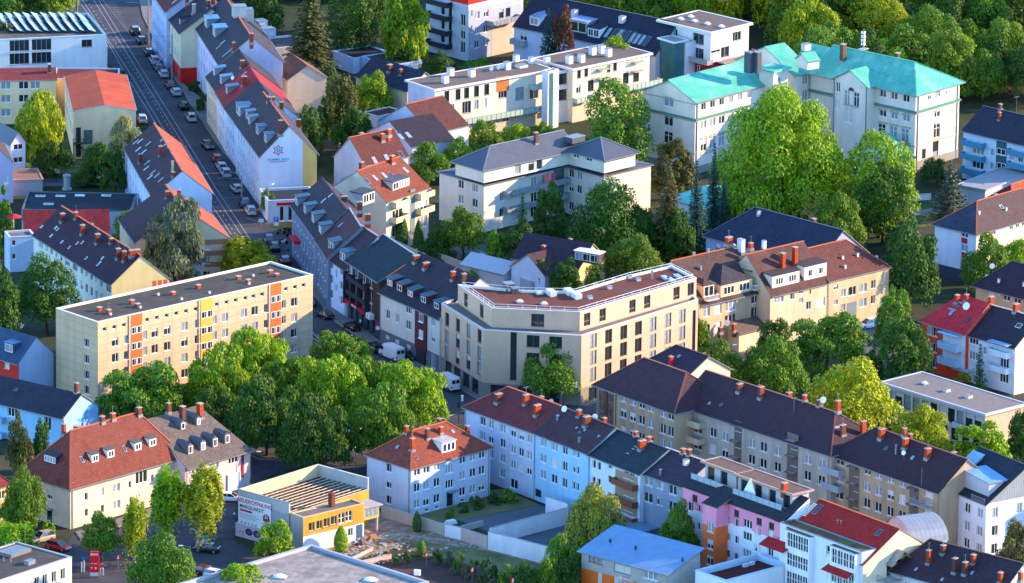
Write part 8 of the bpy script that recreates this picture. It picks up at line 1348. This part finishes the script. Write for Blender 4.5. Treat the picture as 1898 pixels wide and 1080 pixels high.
pole_thing('sign_column', 'twin white sign posts with a blue disc left of the red pylon', 'sign', 154, 1060, [('post', lambda q: (q.box(-.3, -.1, 0, -.12, .1, 1.7, WHITE), q.box(.1, -.1, 0, .28, .1, 1.9, WHITE))), ('disc', lambda q: q.tube((.1, -.12, 2.3), (.1, -.15, 2.3), .3, .3, BLU, 14))])
pole_thing('info_column', 'white and blue column sign beside the black saloon', 'sign', 380, 1010, [('panel', lambda q: (q.box(-.5, -.1, 0, -.06, .1, 1.5, WHITE), q.box(.06, -.1, 0, .5, .1, 1.6, paint('bcd3e6')))), ('top', lambda q: q.box(-.4, -.12, 1.7, .4, .1, 2.3, BLU))])
o = pole_thing('pharmacy_column', 'pink and blue sign column before the dark shop corner', 'sign', 702, 628, [('post', lambda q: q.tube((0, 0, 0), (0, 0, 2.5), .06, .06, DARKP)), ('panel', lambda q: (q.box(-.6, -.1, 2.5, 0, .1, 3.1, paint('d02a8a')), q.box(0, -.1, 2.5, .6, .1, 3.1, paint('2a4ac0')), q.box(-.55, -.1, 1.7, .55, .1, 2.35, WHITE)))])
pole_thing('round_sign', 'round purple-red traffic disc on a post above the roofless hall', 'sign', 513, 872, [('post', lambda q: q.tube((0, 0, 0), (0, 0, 1.7), .05, .05, ZINC)), ('disc', lambda q: (q.tube((0, -.05, 1.75), (0, -.08, 1.75), .38, .38, RD, 16), q.tube((0, -.08, 1.75), (0, -.09, 1.75), .28, .28, BLU, 16)))])
for x, y, lb, fl in ((850, 782, 'traffic light pole at the crossing left of the lilac row house', 0), (1044, 757, 'traffic light on a long arm before the chamfered corner', 1)):
    pole_thing('traffic_light', lb, 'traffic light', x, y, [('pole', lambda q: (q.tube((0, 0, 0), (0, 0, 4.2), .08, .06, DARKP), (q.tube((0, 0, 4.1), (1.8 if not fl else 2.2, 0, 4.3), .05, .05, DARKP)))), ('signal_head', lambda q: q.box(-.16, -.16, 2.6, .16, .16, 3.5, DARKP)), ('signal_board', lambda q: q.box((.4 if not fl else 2.0), -.1, 3.7, (.75 if not fl else 2.35), .1, 4.7, WHITE))])
# walls, fences, clutter
def WALL(a, c, h, m, label, name='garden_wall', th=.25, group=None, cap=True):
    A, C_ = P(*a, 0), P(*c, 0); d = C_-A; L = d.length; o = empty(name, A, math.atan2(d.y, d.x)); tag(o, label, 'fence' if 'fence' in name else 'wall', group); q = MB(); q.box(0, -th/2, 0, L, th/2, h, m); q.obj('wall_body' if 'wall' in name else 'panel', o)
    if cap: q = MB(); q.box(-.04, -th/2-.04, h, L+.04, th/2+.04, h+.07, CONC); q.obj('coping', o)
WP = plaster('dfe2e4', .14); WP2 = plaster('b3aea2', .14); WPP = plaster('c4ada2', .14)
WALL((905, 1018), (1022, 1048), 3.0, WP, 'stained white yard wall facing the planted strip, its long front side'); WALL((1024, 1047), (1052, 1015), 3.0, WP, 'short return of the stained white yard wall'); WALL((908, 1010), (1050, 972), 2.8, WP, 'pale wall between the grey yard and the sunken court'); WALL((1012, 952), (1052, 966), 3.0, plaster('e6eaee'), 'white wall section beside the garage entrance of the cyan row house')
WALL((825, 994), (855, 1001), 2.1, plaster('e0e4e6'), 'bright white panel in the low garden wall'); WALL((708, 958), (824, 993), 1.9, WP2, 'grey garden wall in front of the blue hipped house'); WALL((856, 1002), (903, 1017), 2.1, WPP, 'reddish grey brick section of the garden wall')
WALL((855, 985), (895, 975), .9, CONC, 'low kerb wall of the grey yard'); WALL((242, 388), (300, 372), 1.8, WP, 'pale yard wall between workshop and skylight house'); WALL((575, 190), (615, 183), 2.4, plaster('b9bfae', .2), 'curved-top courtyard wall beside the weeping birch'); WALL((770, 470), (900, 520), 1.8, WP2, 'grey garden wall below the balcony house'); WALL((1690, 372), (1725, 370), 1.2, WP, 'low pale garden wall by the blue-grey conifer')
WALL((1280, 700), (1330, 690), 1.2, WP2, 'low wall behind the purple roof'); WALL((700, 118), (745, 132), 2.2, plaster('c3d3ea'), 'pale blue wall at the foot of the bright poplar', cap=False); WALL((640, 1045), (690, 1020), .5, CONC, 'broken concrete kerb in the rubble yard'); WALL((650, 1052), (725, 1035), .7, WPP, 'low broken brick wall in the rubble yard')
for i, (x, y, w_, h_, m_, lb, nm) in enumerate(((690, 1000, 1.6, .9, paint('b5805a', .8), 'stack of reddish boards at the porch of the yellow annex', 'board_stack'), (672, 1003, 1.0, .8, ZINC, 'grey metal bin by the yellow annex', 'rubbish_bin'), (665, 1012, 1.4, .6, DARKP, 'heap of dark scrap beside the yellow annex', 'scrap_heap'), (1180, 978, 1.6, .7, WHITE, 'white patio table under the blue sheet roof', 'patio_table'), (835, 970, 2.0, .6, WHITE, 'white covered garden furniture on the hipped house lawn', 'garden_furniture'), (100, 430, 1.2, .5, REDP, 'folded items', 'x'))):
    if nm == 'x': continue
    o = empty(nm, P(x, y, 0), .6); tag(o, lb, nm.replace('_', ' ')); q = MB()
    for k in range(5): q.box(-w_/2+.08*k, -w_*.3+.05*k, h_*k/5, w_/2-.05*k, w_*.3-.06*k, h_*(k+.8)/5, m_)
    q.obj('pile' if 'x' not in nm else 'body', o)
# red parasol
o = empty('parasol', P(26, 482, 0), 0); tag(o, 'dark red parasol on the white cube terrace at the left', 'parasol'); q = MB(); q.tube((0, 0, 6.2), (0, 0, 8.6), .04, .04, WHITE); q.obj('pole', o); q = MB()
for k in range(8): a0, a1 = k*math.pi/4, (k+1)*math.pi/4; q.poly([(0, 0, 8.8), (1.5*math.cos(a0), 1.5*math.sin(a0), 8.2), (1.5*math.cos(a1), 1.5*math.sin(a1), 8.2)], paint('b02a3a', .8)); q.poly([(0, 0, 8.77), (1.5*math.cos(a1), 1.5*math.sin(a1), 8.17), (1.5*math.cos(a0), 1.5*math.sin(a0), 8.17)], paint('b02a3a', .8))
q.obj('canopy', o)
# ================================================================ PEOPLE
def person(px, py, a, shirt, pants, hair, label, step=.18):
    o = empty('person', P(px, py, .13), a); tag(o, label, 'person')
    V = [(0, 0, .95), (0, 0, 1.15), (0, 0, 1.38), (0, 0, 1.5), (0, .01, 1.62), (0, .01, 1.72), (.1, 0, .9), (.12, step, .5), (.12, step*1.3, .09), (.12, step*1.3+.16, .04), (-.1, 0, .9), (-.12, -step*.6, .5), (-.12, -step*1.2, .09), (-.12, -step*1.2+.16, .04), (.18, 0, 1.4), (.24, -.06, 1.13), (.25, .04, .9), (.25, .07, .82), (-.18, 0, 1.4), (-.24, .05, 1.13), (-.25, .14, .92), (-.25, .17, .84)]
    E = [(0, 1), (1, 2), (2, 3), (3, 4), (4, 5), (0, 6), (6, 7), (7, 8), (8, 9), (0, 10), (10, 11), (11, 12), (12, 13), (2, 14), (14, 15), (15, 16), (16, 17), (2, 18), (18, 19), (19, 20), (20, 21)]
    Rr = [.14, .13, .15, .055, .095, .085, .09, .065, .045, .04, .09, .065, .045, .04, .06, .045, .035, .035, .06, .045, .035, .035]
    me = bpy.data.meshes.new('person_body'); me.from_pydata(V, E, []); b_ = link('body', me, o); me.materials.append(paint('c98f70', .7)); b_.modifiers.new('Skin', 'SKIN')
    for i, r in enumerate(Rr): me.skin_vertices[0].data[i].radius = (r, r*.8)
    me.skin_vertices[0].data[0].use_root = True; s = b_.modifiers.new('Sub', 'SUBSURF'); s.levels = s.render_levels = 1
    q = MB(); q.lathe((0, 0, .98), [(.165, 0), (.16, .15), (.19, .38), (.13, .5), (.06, .54)], paint(shirt, .9), 12); q.tube((.17, 0, 1.43), (.25, -.06, 1.15), .075, .06, paint(shirt, .9)); q.tube((-.17, 0, 1.43), (-.25, .05, 1.15), .075, .06, paint(shirt, .9)); q.obj('shirt', o)
    q = MB(); q.tube((.09, 0, 1.0), (.12, step, .5), .115, .085, paint(pants, .9), 8); q.tube((.12, step, .5), (.12, step*1.3, .1), .085, .07, paint(pants, .9), 8); q.tube((-.09, 0, 1.0), (-.12, -step*.6, .5), .115, .085, paint(pants, .9), 8); q.tube((-.12, -step*.6, .5), (-.12, -step*1.2, .1), .085, .07, paint(pants, .9), 8); q.obj('trousers', o)
    q = MB(); q.lathe((0, -.01, 1.66), [(.105, 0), (.11, .06), (.09, .12), (.03, .15)], paint(hair, .9), 10); q.obj('hair', o)
person(668, 607, 2.2, 'dfe6f0', '2a3a5a', '3a2a20', 'person in a pale shirt walking before the pharmacy shop'); person(534, 476, 1.2, '23262c', '8a90a0', '15110e', 'person in dark top and light trousers at the street corner by the scooters'); person(1035, 748, .4, '3a6ab0', '23262c', '3a2a20', 'person in a blue top on the pavement below the chamfered front')
# ================================================================ haze-free far ground ends in the wood
for b_ in BUILD: b_.finish()
